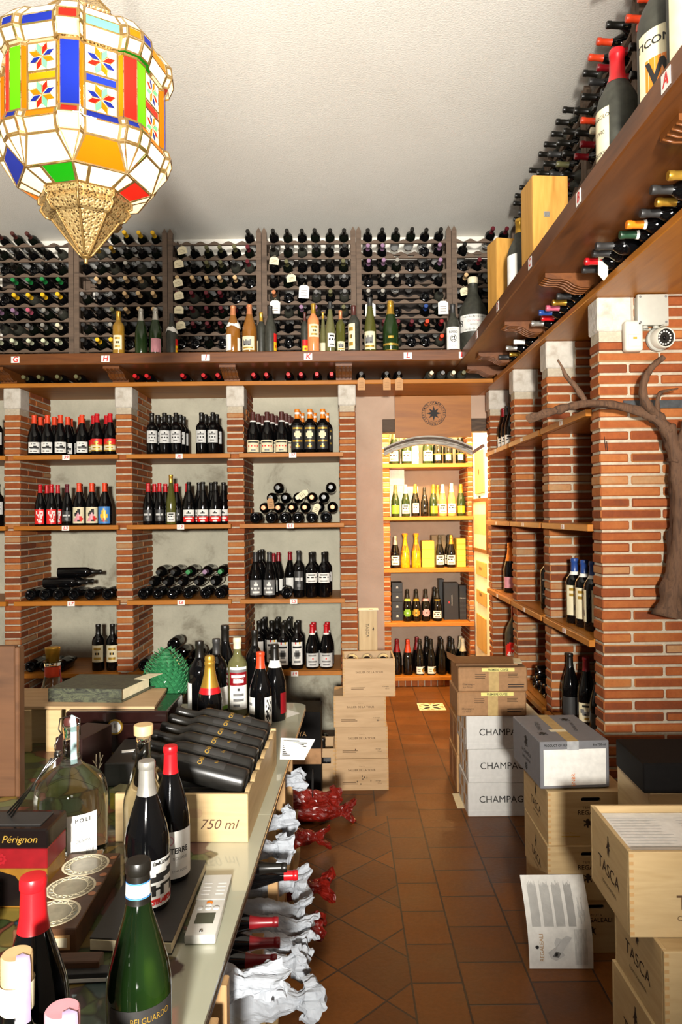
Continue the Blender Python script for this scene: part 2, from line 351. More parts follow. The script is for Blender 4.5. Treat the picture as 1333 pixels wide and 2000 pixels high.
ART = {
    'w': ['w'], 'c': ['c'], 'k': ['d'], 's': ['s'], 'g': ['g'], 'y': ['y'], 'r': ['r'], 'n': ['n'], 't': ['t'], 'm': ['m'], 'pk': ['p'], 'o': ['o'],
    'text': ['wwwwwwwww', 'wwkkkkkww', 'wwwwwwwww', 'wkkwkkwkw', 'wwwwwwwww', 'wwwwwwwww', 'wwgggggww', 'wwwwwwwww'],
    'ctext': ['ccccccccc', 'cctttttcc', 'ccccccccc', 'cccktkccc', 'ccccccccc', 'cctttttcc', 'ccccccccc'],
    'hill': ['wwwwwwwwwww', 'wwwgwggwwww', 'wwwwwwwwwww', 'wwwwwkkkwww', 'wkkkkkkkkkw', 'wwggggggggw', 'wwwwwwwwwww', 'wwkkwkkkwww', 'wwwwwwwwwww'],
    'gilt': ['rrrrrrrrr', 'rrrrgrrrr', 'rrrtttrrr', 'rrrrtrrrr', 'ttttttttt', 'ccccccccc', 'cctttttcc', 'ccccccccc', 'ttttttttt'],
    'vp': ['rrrrrrrrr', 'rrwrrwwwr', 'rrwrrwrwr', 'rrrwwrwwr', 'rrrrwrwrr', 'rrrrrrwrr', 'rrrwrwrrr', 'rrrrwwwrr', 'rrrrrrrrr'],
    'dark': ['ddddddddd', 'ddddddddd', 'dssssdssd', 'ddddddddd', 'dddgggddd', 'ddddddddd'],
    'lady': ['ccccccccc', 'cccckkccc', 'ccckkkccc', 'cckkpkccc', 'cckpppccc', 'cccpprrcc', 'ccppprrrc', 'cpppkkrcc', 'ccccccccc'],
    'blue': ['bbbbbbbbb', 'bbbbybbbb', 'bbbyyybbb', 'bbbytybbb', 'bbyytyybb', 'bbyyttybb', 'bbbyrybbb', 'bbggrggbb', 'bbbbbbbbb'],
    'silver': ['sssssssss', 'sssskssss', 'ssgggggss', 'sssssssss', 'sskskskss', 'sssssssss', 'sssgggsss', 'sssssssss'],
    'wr': ['wwwwwwwww', 'wwwwkwwww', 'wwwkkkwww', 'wwwwwwwww', 'wgggggggw', 'rrrrrrrrr', 'rrwwwwwrr', 'rrrrrrrrr', 'rrrwwwrrr'],
    'dots': ['ccccccccc', 'ckkkkkkkc', 'ccccccccc', 'ccccccccc', 'crcrcrcrc', 'ccccccccc', 'ccccccccc', 'cccgggccc', 'ccccccccc'],
    'disc': ['ddddddddd', 'dtttttttd', 'ddddddddd', 'dddcccddd', 'ddcccccdd', 'ddcccccdd', 'dddcccddd', 'ddddddddd', 'dtttttttd', 'ddddddddd', 'ddddtdddd', 'dddtttddd', 'ddddddddd'],
    'brown': ['ggggggggg', 'ggggwgggg', 'gggwwwggg', 'ggggggggg', 'gwgwwgwgg', 'ggggggggg', 'ggwwwwwgg', 'ggggggggg'],
    'zis': ['wwwrwwyww', 'wwwwwwwww', 'wkkkkkkkw', 'wwwwwwwww', 'wwwgggwww', 'wwgkkkgww', 'wwgkkkgww', 'wwwgggwww', 'wwwwwwwww', 'wwgggggww', 'wwwwwwwww'],
    'crest': ['sssssssssss', 'ssggggggsss', 'sssssssssss', 'sssssrsssss', 'sssssssssss', 'ssgggggggss', 'sssssssssss', 'sssgggggsss', 'sssssssssss'],
    'face': ['wwwwwwwww', 'wwwwwwkkk', 'wgggwtktt', 'wwwwwtttt', 'wgggwtttk', 'wwwwwwttw', 'wwwwwwwww'],
    'map': ['ccccccccc', 'cckkkkkcc', 'cccccckcc', 'cggcccccc', 'cgggggkcc', 'ccgkgggcc', 'ccccccccc', 'ccctttccc', 'ccccccccc'],
    'flag': ['rrr', 'rrr', 'rrr', 'yyy', 'yry', 'yyy'],
    'tower': ['ccccccccc', 'ccccccccc', 'cgcgccgcc', 'cggggggcc', 'cggggggcc', 'cgkggkgcc', 'ccccccccc', 'ctttttttc', 'ccccccccc'],
    'redtop': ['wwwwwwwww', 'ggggggggg', 'mmmmmmmmm', 'mwwwwwwwm', 'mmmmmmmmm', 'mmwwwwwmm', 'mmmmmmmmm', 'wwwwwwwww', 'wwwwkwwww', 'wwwwwwwww', 'wwgggggww', 'wwwwwwwww', 'wwgggggww', 'wwwwwwwww', 'wwgggwwww', 'wwwwwwwww'],
    'speckle': ['wwwwwwwww', 'wwkwwkwww', 'wwwkwwkkw', 'wkwwkwwkw', 'wwwkkwkww', 'wkkwwkkww', 'wwkkwkwww', 'wkkkkwwkw', 'wwkwkkwww', 'wwwkwwwww', 'wwwwwwwww'],
    'barcode': ['wwwwwwwww', 'wwwwwwwww', 'wgggggwww', 'wwwwwwwww', 'wwwwwwwww', 'wwwwwwwww', 'kkkkkkkkk', 'wwwwwwwww', 'wkwkkwkkw', 'wkwkkwkkw'],
    'oval_g': [' nnn ', 'nnnnn', 'nnwnn', 'nnnnn', ' nnn '], 'oval_t': [' ttt ', 'ttttt', 'ttktt', 'ttttt', ' ttt '], 'oval_p': [' ppp ', 'ppppp', 'ppkpp', 'ppppp', ' ppp '],
    'cows': ['wwwwwwwwwww', 'wwwkwwkkkww', 'wwwwwwwwwww', 'wwwwwwwwwkk', 'wwwwwwkkkkk', 'wwwkkkkkkkk', 'wkkkkkkkwww', 'kkkkkwwwwww', 'wwwwwwwwwww', 'kkkwkkkkwww', 'wkkkkwwkkww', 'wwkwkwwkwkw', 'wwkwkwwkwkw', 'wwwwwwwwwww', 'wrrrwrrwrrw', 'wrwwwrwrrww', 'wwwwwwwwwww'],
    'castle': ['ccccccccccc', 'cctttttcccc', 'ccccccccccc', 'cctttcccccc', 'ccccccccccc', 'ccccccccccc', 'ccccccgcccc', 'cccccgggccc', 'cccccggkccc', 'ccccccccccc', 'ccccccccccc'],
    'ornate': ['kwkkwkkkwkkwk', 'wkwwkwwwkwwkw', 'kwwwwwwwwwwwk', 'kwwppppppppwk', 'wwwwwwwwwwwww', 'kwwwpppppwwwk', 'wwwwwwwwwwwww', 'kwwwwwwwwwwwk', 'wkwkwkwkwkwkw', 'kwkkwkkkwkkwk'],
    'crestbig': ['wwwwwwwwwww', 'wwwgggggwww', 'wkkkkkkkkkw', 'wwwwwwwwwww', 'wwwwkkkwwww', 'wwwkgkgkwww', 'wwwkkgkkwww', 'wwwkgkgkwww', 'wwwwkkkwwww', 'wwwwwwwwwww', 'wwwwwwwwwww', 'wwgggggggww', 'wwwwwwwwwww'],
    'script': ['ccccccccccc', 'ckkkkkkkkkc', 'ccccccccccc', 'coookkoookk', 'ooookkkoook', 'okkkkkkkooo', 'kkkkookkkkk'],
    'redseal': ['  rrrrr  ', ' rrrrrrr ', 'rrrrwrrrr', 'rrrwwwrrr', 'rrrrrrrrr', 'rrrrrrrrr', 'rrrrrrrrr', 'rwwwwwwwr', 'rrrrrrrrr', 'rrwwwwwrr', 'rrrrrrrrr'],
    'greenband': ['wwwww', 'wwwww', 'wwwww', 'wwwww', 'wwwww', 'nnnnn'],
    'stripe': ['dwdwdwdwd', 'wdwdwdwdw', 'dwdwdwdwd', 'wdwdwdwdw', 'dwdwdwdwd', 'wdwdwdwdw', 'ccccccccc', 'ccccccccc'],
}
PAL = dict(w='paper', c='paper_cream', k='ink', d='charcoal', g='grey', s='light_grey', r='bright_red', t='ink_gold', y='yellow', b='sky', n='leaf', m='dark_red', p='rose_pink', o='orange')
def label_mesh(pr, z0, z1, half, cen, art, d=.0007):
    rows = ART[art]; nr = len(rows); nc = len(rows[0]); sub = max(1, math.ceil(10 / nc))
    g = G(); zs = [z1 + (z0 - z1) * i / nr for i in range(nr + 1)]
    an = [R(-90 + cen - half + 2 * half * i / (nc * sub)) for i in range(nc * sub + 1)]
    def rad(z):
        for (r0, a), (r1, b) in zip(pr[2:], pr[3:]):
            if a <= z <= b and b > a: return r0 + (r1 - r0) * (z - a) / (b - a) + d
        return pr[4][0] + d
    vs = [[g.bm.verts.new((rad(z) * cos(a), rad(z) * sin(a), z)) for a in an] for z in zs]
    for i in range(nr):
        for j in range(nc * sub):
            ch = rows[i][j // sub]
            if ch == ' ': continue
            f = g.bm.faces.new((vs[i][j], vs[i + 1][j], vs[i + 1][j + 1], vs[i][j + 1])); f.material_index = g.mi(PAL[ch]); f.smooth = True
    return g.mesh('label')
def frame_of(d, up=Vector((0, 0, 1))):
    d = Vector(d).normalized()
    y = up - d * up.dot(d); y = -(y.normalized()); x = y.cross(d)
    return Matrix(((x.x, y.x, d.x), (x.y, y.y, d.y), (x.z, y.z, d.z))).to_4x4()
def bottle(tp, loc, label, rz=0, d=None, glass='dark_glass', cap='black', capz=None, band=None, labels=(), name='wine_bottle', cat='wine bottle',
           group=None, s=1.0, sx=1.0, seg=18, tilt=None):
    pr, cz = BT[tp]; cz = capz or cz
    me = cached((tp, glass, seg), lambda: (lambda g: (g.lathe(pr, glass, seg), g.mesh('bottle_glass', 40))[1])(G()))
    o = link(name, me, None, loc); tag(o, label, cat, group)
    if d is not None: o.rotation_euler = frame_of(d).to_euler()
    else: o.rotation_euler = (0, 0, rz)
    o.scale = (s * sx, s * sx, s)
    if cap:
        c = cached((tp, 'cap', cap, cz, seg), lambda: (lambda g: (g.lathe(prof_between(pr, cz, 9, .0008), cap, seg), g.mesh('capsule', 40))[1])(G()))
        link('capsule', c, o)
    if band:
        bm_, b0, b1 = band
        link('neck_band', cached((tp, 'band', band), lambda: (lambda g: (g.lathe(prof_between(pr, b0, b1, .0014), bm_, seg), g.mesh('neck_band', 40))[1])(G())), o)
    for z0, z1, half, cen, art in labels:
        link('label', cached((tp, 'lab', z0, z1, half, cen, art), lambda: label_mesh(pr, z0, z1, half, cen, art)), o)
    return o
# ------------------------------------------------------------------ the room
ZO0, ZO1 = 2.562, 2.592          # orange plank under / top
ZB0, ZB1 = 2.668, 2.742          # brown plank under / top
YF, YW = 5.0, 5.53               # fronts of the brick bays, back wall
XR, XW = 1.089, 1.64             # fronts of the side bays, side wall
CEIL = 3.80

def floor_mat():
    m, nt, p, nd, lk = _nt('terracotta_tiles')
    tc = nd.new('ShaderNodeTexCoord'); sx = nd.new('ShaderNodeSeparateXYZ'); lk.new(tc.outputs['Object'], sx.inputs[0])
    def brick(vec, bw, rh, off):
        b = nd.new('ShaderNodeTexBrick'); b.offset = off; b.squash = 1
        b.inputs['Scale'].default_value = 1; b.inputs['Brick Width'].default_value = bw; b.inputs['Row Height'].default_value = rh
        b.inputs['Mortar Size'].default_value = .0042; b.inputs['Mortar Smooth'].default_value = .3; b.inputs['Bias'].default_value = 0
        b.inputs['Color1'].default_value = srgb('633a18'); b.inputs['Color2'].default_value = srgb('774619'); b.inputs['Mortar'].default_value = srgb('3b2b22')
        lk.new(vec, b.inputs['Vector']); return b
    cb = nd.new('ShaderNodeCombineXYZ'); a1 = nd.new('ShaderNodeMath'); a1.operation = 'ADD'; a1.inputs[1].default_value = 4.8 - .405
    a2 = nd.new('ShaderNodeMath'); a2.operation = 'ADD'; a2.inputs[1].default_value = 9.08
    lk.new(sx.outputs[0], a1.inputs[0]); lk.new(sx.outputs[1], a2.inputs[0]); lk.new(a2.outputs[0], cb.inputs[0]); lk.new(a1.outputs[0], cb.inputs[1])
    b1 = brick(cb.outputs[0], .228, .24, .5)
    mp = nd.new('ShaderNodeMapping'); mp.inputs['Rotation'].default_value = (0, 0, R(45)); mp.inputs['Location'].default_value = (7.05, 7.05 + .05, 0); lk.new(tc.outputs['Object'], mp.inputs[0])
    b2 = brick(mp.outputs[0], .235, .235, 0)
    lt = nd.new('ShaderNodeMath'); lt.operation = 'LESS_THAN'; lt.inputs[1].default_value = .225; lk.new(sx.outputs[0], lt.inputs[0])
    l2 = nd.new('ShaderNodeMath'); l2.operation = 'LESS_THAN'; l2.inputs[1].default_value = 3.95; lk.new(sx.outputs[1], l2.inputs[0])
    k = nd.new('ShaderNodeMath'); k.operation = 'MULTIPLY'; lk.new(lt.outputs[0], k.inputs[0]); lk.new(l2.outputs[0], k.inputs[1])
    col = mix(nd, lk, k.outputs[0], b1.outputs['Color'], b2.outputs['Color'])
    f = nd.new('ShaderNodeMix'); lk.new(k.outputs[0], f.inputs[0]); lk.new(b1.outputs['Fac'], f.inputs[2]); lk.new(b2.outputs['Fac'], f.inputs[3])
    ab = nd.new('ShaderNodeMath'); ab.operation = 'COMPARE'; ab.inputs[1].default_value = .225; ab.inputs[2].default_value = .0035; lk.new(sx.outputs[0], ab.inputs[0])
    ab2 = nd.new('ShaderNodeMath'); ab2.operation = 'MULTIPLY'; lk.new(ab.outputs[0], ab2.inputs[0]); lk.new(l2.outputs[0], ab2.inputs[1])
    col = mix(nd, lk, ab2.outputs[0], col, srgb('3b2b22'))
    n = ntex(nd, lk, tc.outputs['Object'], 4, 5, .6); n2 = ntex(nd, lk, tc.outputs['Object'], 60, 3)
    col = mix(nd, lk, .8, col, ramp(nd, lk, n, [(.3, (.55, .55, .58, 1)), (.65, (1.0, 1.0, 1.0, 1))]), 'MULTIPLY')
    col = mix(nd, lk, .5, col, ramp(nd, lk, n2, [(.35, (.75, .72, .7, 1)), (.65, (1, 1, 1, 1))]), 'MULTIPLY')
    lk.new(col, p.inputs['Base Color'])
    lk.new(ramp(nd, lk, n, [(.3, (.34, .34, .34, 1)), (.7, (.55, .55, .55, 1))]), p.inputs['Roughness'])
    iv = nd.new('ShaderNodeMath'); iv.operation = 'MULTIPLY_ADD'; iv.inputs[1].default_value = -1; lk.new(f.outputs[0], iv.inputs[0]); lk.new(n2, iv.inputs[2])
    p.inputs['Specular IOR Level'].default_value = .28
    bump(nd, lk, iv.outputs[0], p, .35, .003)
    MATS['floor'] = m
floor_mat()
plaster('ceiling_plaster', [(.3, 'e4dfd4'), (.7, 'ebe7dd')], 1.5, .95, .35, 110)
plaster('pink_plaster', [(.3, 'a38a76'), (.7, 'b59c87')], 2.5, .9, .25, 70)
plaster('white_plaster', [(.3, 'e4ddd0'), (.7, 'efe9de')], 3, .9, .2, 60)
plaster('old_plaster', [(.28, '5f5444'), (.36, '857f6e'), (.45, 'a5a18f'), (.75, 'b9b4a0')], 2.6, .95, .7, 45)
plaster('capital_plaster', [(.3, 'a2998b'), (.5, 'b9b2a6'), (.75, 'c8c2b7')], 14, .9, .4, 80)
attr_mat('brick_red', [(.05, '543828'), (.25, '783c20'), (.5, '924e27'), (.75, 'a66736'), (1.0, 'a0805c'), (1.2, '756856')], .85, 55)
plaster('mortar', [(.3, '9a8f7d'), (.7, 'b5a994')], 30, .95, .4, 120)
wood('oak', '8f5214', 'ad6c20', '9a5c18', 'X', 1.0, .5, .25)
wood('oak_y', '8f5214', 'ad6c20', '9a5c18', 'Y', 1.0, .4)
wood('walnut', '562e10', '6b3d18', '46240c', 'X', 1.0, .4)
wood('walnut_y', '562e10', '6b3d18', '46240c', 'Y', 1.0, .4)
wood('rack_shade', '17110d', '211913', '120d0a', 'X', 1.2, .8)
wood('rack_wood', '4d3e32', '665445', '3d3026', 'X', 1.2, .7)
wood('rack_wood_y', '4d3e32', '665445', '3d3026', 'Y', 1.2, .7)
wood('pine', 'b3976a', 'c0a67a', 'a88b5c', 'X', 1.0, .55)
wood('pine_y', 'b3976a', 'c0a67a', 'a88b5c', 'Y', 1.0, .55)
wood('pine_z', 'b3976a', 'c0a67a', 'a88b5c', 'Z', 1.0, .55)
wood('honey_pine', 'ad7c30', 'c49244', '9a6a24', 'Z', 1.0, .5)
wood('pale_pine', 'a68761', 'b99a74', '9c7c54', 'X', .8, .6)
wood('old_wood', '2b221b', '5a4a3c', '1d1713', 'X', 1.5, .8)
wood('grey_wood', '6a6258', 'b9b2a6', '3a352f', 'X', 2.2, .85)
wood('sign_wood', '8a5216', 'a2651f', '7c4612', 'X', .7, .5)
wood('vine_bark', '38251a', '5f4430', '1e130c', 'Z', 3.0, .85)
wood('board_wood', '4c301d', '604028', '3e2818', 'X', .6, .5)

g = G(); g.box(-3.6, XW + .1, -2.6, YW, -.1, 0, 'floor'); g.box(.2, 1.4, YW, 7.5, -.1, 0, 'floor'); struct(g.done('floor'))
g = G(); g.box(-3.6, XW + .1, .4, YW + .1, CEIL, CEIL + .1, 'ceiling_plaster'); struct(g.done('ceiling'))
g = G(); g.box(-3.6, XW + .1, YW, YW + .1, ZO1, CEIL, 'ceiling_plaster'); struct(g.done('wall_back_upper'))
DX0, DX1, DZ = .312, 1.262, 2.285
g = G(); g.box(-3.6, .1, YW, YW + .1, 0, ZO1, 'old_plaster'); struct(g.done('wall_back'))
g = G(); g.box(.1, DX0, YW, YW + .1, 0, ZO1, 'pink_plaster'); g.box(DX0, DX1, YW, YW + .1, DZ + .1, ZO1, 'pink_plaster'); g.box(DX1, XW + .1, YW, YW + .1, 0, ZO1, 'white_plaster'); struct(g.done('wall_doorway'))
g = G(); g.box(XW, XW + .1, -1.5, YW, 0, CEIL, 'ceiling_plaster'); struct(g.done('wall_side'))
g = G(); g.box(-3.6, -3.5, -1.5, YW, 0, CEIL, 'ceiling_plaster'); struct(g.done('wall_far_side'))
g = G(); g.box(DX1, DX1 + .1, YW + .1, 7.5, 0, 2.9, 'white_plaster'); struct(g.done('wall_passage_pictures'))
g = G(); g.box(DX0 - .1, DX0, YW + .1, 7.5, 0, 2.9, 'white_plaster'); struct(g.done('wall_passage_plain'))
g = G(); g.box(DX0 - .1, DX1 + .1, 7.40, 7.5, 0, 2.9, 'pink_plaster'); struct(g.done('wall_passage_end'))
g = G(); g.box(DX0 - .1, DX1 + .1, YW + .1, 7.5, 2.9, 3.0, 'white_plaster'); struct(g.done('ceiling_passage'))
g = G(); g.box(DX0, DX1 - .002, YW - .012, YW + .1, DZ, DZ + .1, 'old_wood', .004); o = struct(g.done('trim_lintel')); tag(o, 'dark old timber lintel over the passage opening behind the star board', 'lintel', kind='structure')

# ---- brick pillars, every brick its own block in one mesh
def pillar(label, x0, x1, y0, y1, z1, along, capw=.145, caph=.145):
    """along: axis of the long side; the front end is at low x (side bays) or low y (back bays)"""
    t = thing('brick_pillar', label, 'brick pillar', (x0, y0, 0)); t['kind'] = 'structure'
    W, D = x1 - x0, y1 - y0
    g = G(); bm = g.bm
    L = W if along == 'X' else D; T = D if along == 'X' else W
    tint = []
    n = round(z1 / .0475); ch = z1 / n; mo = .0105; inset = .006
    def put(a0, a1, z0, z1_, v):
        j = lambda: random.uniform(-.0016, .0016)
        b = (a0 + j(), a1 + j(), j(), T + j()) if along == 'X' else (j(), T + j(), a0 + j(), a1 + j())
        n0 = len(bm.faces)
        g.box(b[0], b[1], b[2], b[3], z0 + j() * .6, z1_ + j() * .6, 'brick_red', .0045)
        bm.faces.ensure_lookup_table()
        tint.append((len(bm.faces) - n0, v))
    off = z1 - n * ch
    for k in range(n):
        z0 = off + k * ch + mo; z2 = off + (k + 1) * ch
        cuts = [0.0]
        if k % 2: cuts.append(.122)
        while cuts[-1] + .255 < L - .03: cuts.append(cuts[-1] + .255)
        cuts.append(L)
        capped = z2 > z1 - caph
        for a, b in zip(cuts, cuts[1:]):
            a2 = a if a == 0 else a + mo
            if capped:
                if b <= capw + .02: continue
                a2 = max(a2, capw + mo)
                if b - a2 < .03: continue
            v = random.choice((.15, .25, .3, .35, .42, .5, .5, .55, .62, .7, .85)) + random.uniform(-.05, .05) - .12
            put(a2, b, z0, z2, v)
    me_n = len(bm.faces)
    g.box(inset, W - inset, inset, D - inset, 0, z1 - .001, 'mortar')
    bmesh.ops.recalc_face_normals(bm, faces=bm.faces)
    me = bpy.data.meshes.new('brick_shaft'); bm.to_mesh(me); bm.free()
    for m in g.ms: me.materials.append(m)
    at = me.attributes.new('tint', 'FLOAT', 'FACE'); i = 0
    for c, v in tint:
        for _ in range(c): at.data[i].value = v; i += 1
    link('brick_shaft', me, t)
    g = G()
    if along == 'X': g.box(-.003, capw, -.003, D + .003, z1 - caph, z1 - .0005, 'capital_plaster', .006)
    else: g.box(-.003, W + .003, -.003, capw, z1 - caph, z1 - .0005, 'capital_plaster', .006)
    g.done('plaster_capital', t)
    return t
PX = []   # back pillars as x pairs
for a, b in ((-226, -193), (8, 40), (226.5, 259), (444.5, 478), (664, 697)):
    PX.append((aty(a, 1000, YF).x, aty(b, 1000, YF).x))
pn = ['brick pillar beyond the bay behind the walnut board', 'brick pillar behind the upright walnut board, its foot hidden by the table', 'brick pillar between the shelves marked 39 and 38, behind the pinecone',
      'brick pillar between the shelves marked 38 and 37', 'last brick pillar of the back bays, beside the pink doorway wall']
for (a, b), l in zip(PX, pn): pillar(l, a, b, YF, YW - .003, ZO0, 'Y')
PY = [(3.025, 3.135), (3.79, 3.90), (4.52, 4.63), (5.275, 5.385)]
pr_ = ['big brick pillar carrying the alarm sensor, camera and vine trunk', 'brick pillar of the side bays behind the tip of the vine branch', 'brick pillar of the side bays, second from the doorway', 'brick pillar of the side bays right beside the doorway']
pr_[3] = 'brick pillar of the side bays standing beside the doorway pictures'
for (a, b), l in zip(PY, pr_): pillar(l, XR, XW - .003, a, b, ZO0, 'X')

# ---- long planks round the top
def plank(name, label, x0, x1, y0, y1, z0, z1, m, bev=.003):
    g = G(); g.box(0, x1 - x0, 0, y1 - y0, 0, z1 - z0, m, bev)
    return tag(g.done(name, None, (x0, y0, z0)), label, 'shelf')
plank('shelf_plank', 'long orange oak plank lying on the back brick pillars', -3.45, XR - .03, 4.985, YW - .002, ZO0 + .0005, ZO1, 'oak')
plank('shelf_plank', 'long orange oak plank lying on the side brick pillars', XR - .028, XW - .002, -.4, YW - .002, ZO0 + .0005, ZO1, 'oak_y')
plank('upper_shelf', 'deep brown walnut shelf along the back wall under the bottle racks', -3.45, .80, 4.74, YW - .002, ZB0, ZB1, 'walnut', .005)
plank('upper_shelf', 'deep brown walnut shelf along the side wall with magnums on it', .802, XW - .002, -.4, YW - .002, ZB0, ZB1, 'walnut_y', .005)
def corbel(label, x, y, rz):
    t = thing('shelf_bracket', label, 'bracket', (x, y, ZO1), rz)
    g = G(); h = ZB0 - ZO1
    P = [(-.20, h - .001), (-.20, h - .018), (-.17, h - .026), (-.13, h - .026), (-.10, h - .034), (-.075, h - .052), (-.045, h - .062), (-.012, h - .062), (.006, h - .05), (.006, .001), (.24, .001), (.24, h - .001)]
    M = Matrix(((0, 0, 1, -.055), (1, 0, 0, 0), (0, 1, 0, 0), (0, 0, 0, 1)))
    g.prism(P, .11, 'walnut', M); g.done('scroll_body', t)
    g = G()
    for k in range(4):
        x = -.04 + k * .0265
        g.tube([(x, a, b - .001) for a, b in P[1:9]], .0035, 'walnut', 6)
    g.done('carved_reeds', t)
    return t
for (a, b), l in zip(PX[1:], ('below the G tag', 'below the H tag', 'between the I and K tags', 'beside the doorway')):
    corbel('dark carved wooden bracket on the orange plank ' + l, (a + b) / 2 - .02, 4.995, 0)
for y, l in ((4.985, 'at the corner of the two planks'), (4.57, 'above the second pillar of the side bays'), (3.84, 'above the third pillar of the side bays'), (3.08, 'above the alarm sensor pillar'), (1.87, 'beyond the alarm sensor pillar')):
    corbel('dark carved wooden bracket on the side plank, ' + l, XR - .02, y, R(-90))

# ---- letters G H I K ... stuck to the brown plank, numbers stuck to the bay planks
def sticker(label, t, w_, h_, loc, face='-Y', m='bright_red', size=.035):
    th = thing('shelf_tag', label, 'tag', loc, 0 if face == '-Y' else R(-90))
    g = G(); g.box(-w_ / 2, w_ / 2, -.0012, 0, -h_ / 2, h_ / 2, 'paper'); g.done('paper_slip', th)
    txt(th, t, size, m, (0, -.002, 0), '-Y', bold=.0012, shear=.15)
for px, l in ((30, 'G'), (206, 'H'), (402, 'I'), (602, 'K'), (797, 'L'), (905, 'M')):
    p = aty(px, 698 if px < 300 else 692, 4.74); sticker(f'small paper tag reading {l} stuck on the back walnut shelf', l, .055, .042, (p.x, 4.7395, ZB0 + .035), size=.05)
for px, py, l in ((1302, 148, 'A'), (1131, 388, 'B'), (1036, 519, 'C'), (973, 605, 'D'), (932, 660, 'E')):
    p = atx(px, py, .802); sticker(f'small paper tag reading {l} stuck on the side walnut shelf', l, .05, .045, (.8015, p.y, ZB0 + .037), '-X', size=.045)

# ---- bay planks
LV = {}   # level heights (plank tops)
LV[1] = aty(350, 886.5, 4.96).z; LV[2] = aty(350, 1024.5, 4.96).z; LV[3] = aty(350, 1172, 4.96).z; LV[4] = aty(570, 1311, 4.96).z
NAMES = {(0, 1): 'shelf above the walnut board', (0, 2): 'shelf behind the walnut board', (1, 1): 'shelf marked 39', (2, 1): 'shelf marked 38', (3, 1): 'shelf marked 37', (1, 2): 'shelf marked L3', (2, 2): 'shelf marked L2', (3, 2): 'shelf marked L1',
         (1, 3): 'shelf marked L7', (2, 3): 'shelf marked L6', (3, 3): 'shelf marked L5', (1, 4): 'low shelf behind the decanter', (2, 4): 'low shelf behind the pinecone', (3, 4): 'shelf marked L9'}
TAGS = {(1, 1): '39', (2, 1): '38', (3, 1): '37', (1, 2): 'L3', (2, 2): 'L2', (3, 2): 'L1', (1, 3): 'L7', (2, 3): 'L6', (3, 3): 'L5', (3, 4): 'L9'}
TPX = {(1, 1): (129, 894), (2, 1): (350, 891), (3, 1): (572, 889), (1, 2): (128, 1031), (2, 2): (353, 1029), (3, 2): (567, 1026), (1, 3): (139, 1180), (2, 3): (354, 1178), (3, 3): (574, 1176), (3, 4): (576, 1324)}
def bay_x(b): return PX[b][1], PX[b + 1][0]
for b in range(4):
    xa, xb = bay_x(b)
    for lv in range(1, 5):
        z = LV[lv]
        nm = NAMES.get((b, lv), f'{ORD[lv-1]} oak shelf of the bay behind the walnut board')
        lab = 'oak ' + nm + (f', {ORD[lv-1]} from the top in the {ORD[b-1]} brick bay' if 'marked' in nm else ' in the brick bays') if (b, lv) in NAMES else nm
        t = thing('bay_shelf', lab if len(lab.split()) > 3 else lab + ' in the brick bay', 'shelf', (xa, YF, z))
        g = G(); W = xb - xa
        g.box(.003, W - .003, -.001, YW - YF - .004, -.03, 0, 'oak'); g.box(-.03, W + .03, -.045, -.004, -.03, 0, 'oak', .002); g.done('plank', t)
        if (b, lv) in TAGS:
            px, py = TPX[(b, lv)]; p = aty(px, py, YF - .045)
            g = G(); g.box(-.025, .025, -.0015, 0, -.017, .017, 'paper'); o = g.done('number_slip', t, (p.x - xa, -.0455, -.017))
            txt(o, TAGS[(b, lv)], .03, 'bright_red', (0, -.002, 0), shear=.2, bold=.0006)
# side bays
SLV = {1: 2.098, 2: 1.598, 3: 1.098, 4: .60}
edges = [(2.31, 3.025), (3.135, 3.79), (3.90, 4.52), (4.63, 5.275)]
sn = ['bay past the big pillar', 'bay behind the big pillar', 'middle bay of the side wall', 'bay beside the doorway']
for (a, b), nm in list(zip(edges, sn))[1:]:
    for lv in range(1, 5):
        t = thing('bay_shelf', f'{("top", "upper middle", "lower middle", "bottom")[lv-1]} oak shelf in the {nm}', 'shelf', (XR, a, SLV[lv]))
        g = G(); g.box(.001, XW - XR - .004, .003, b - a - .003, -.03, 0, 'oak_y'); g.box(-.03, -.004, -.03, b - a + .03, -.03, 0, 'oak_y', .002); g.done('plank', t)
        g = G(); g.box(-.0315, -.0302, .30, .345, -.026, -.004, 'paper'); o = g.done('number_slip', t)
        txt(o, str(20 + lv), .018, 'bright_red', (-.0318, .322, -.015), '-X', bold=.0004)
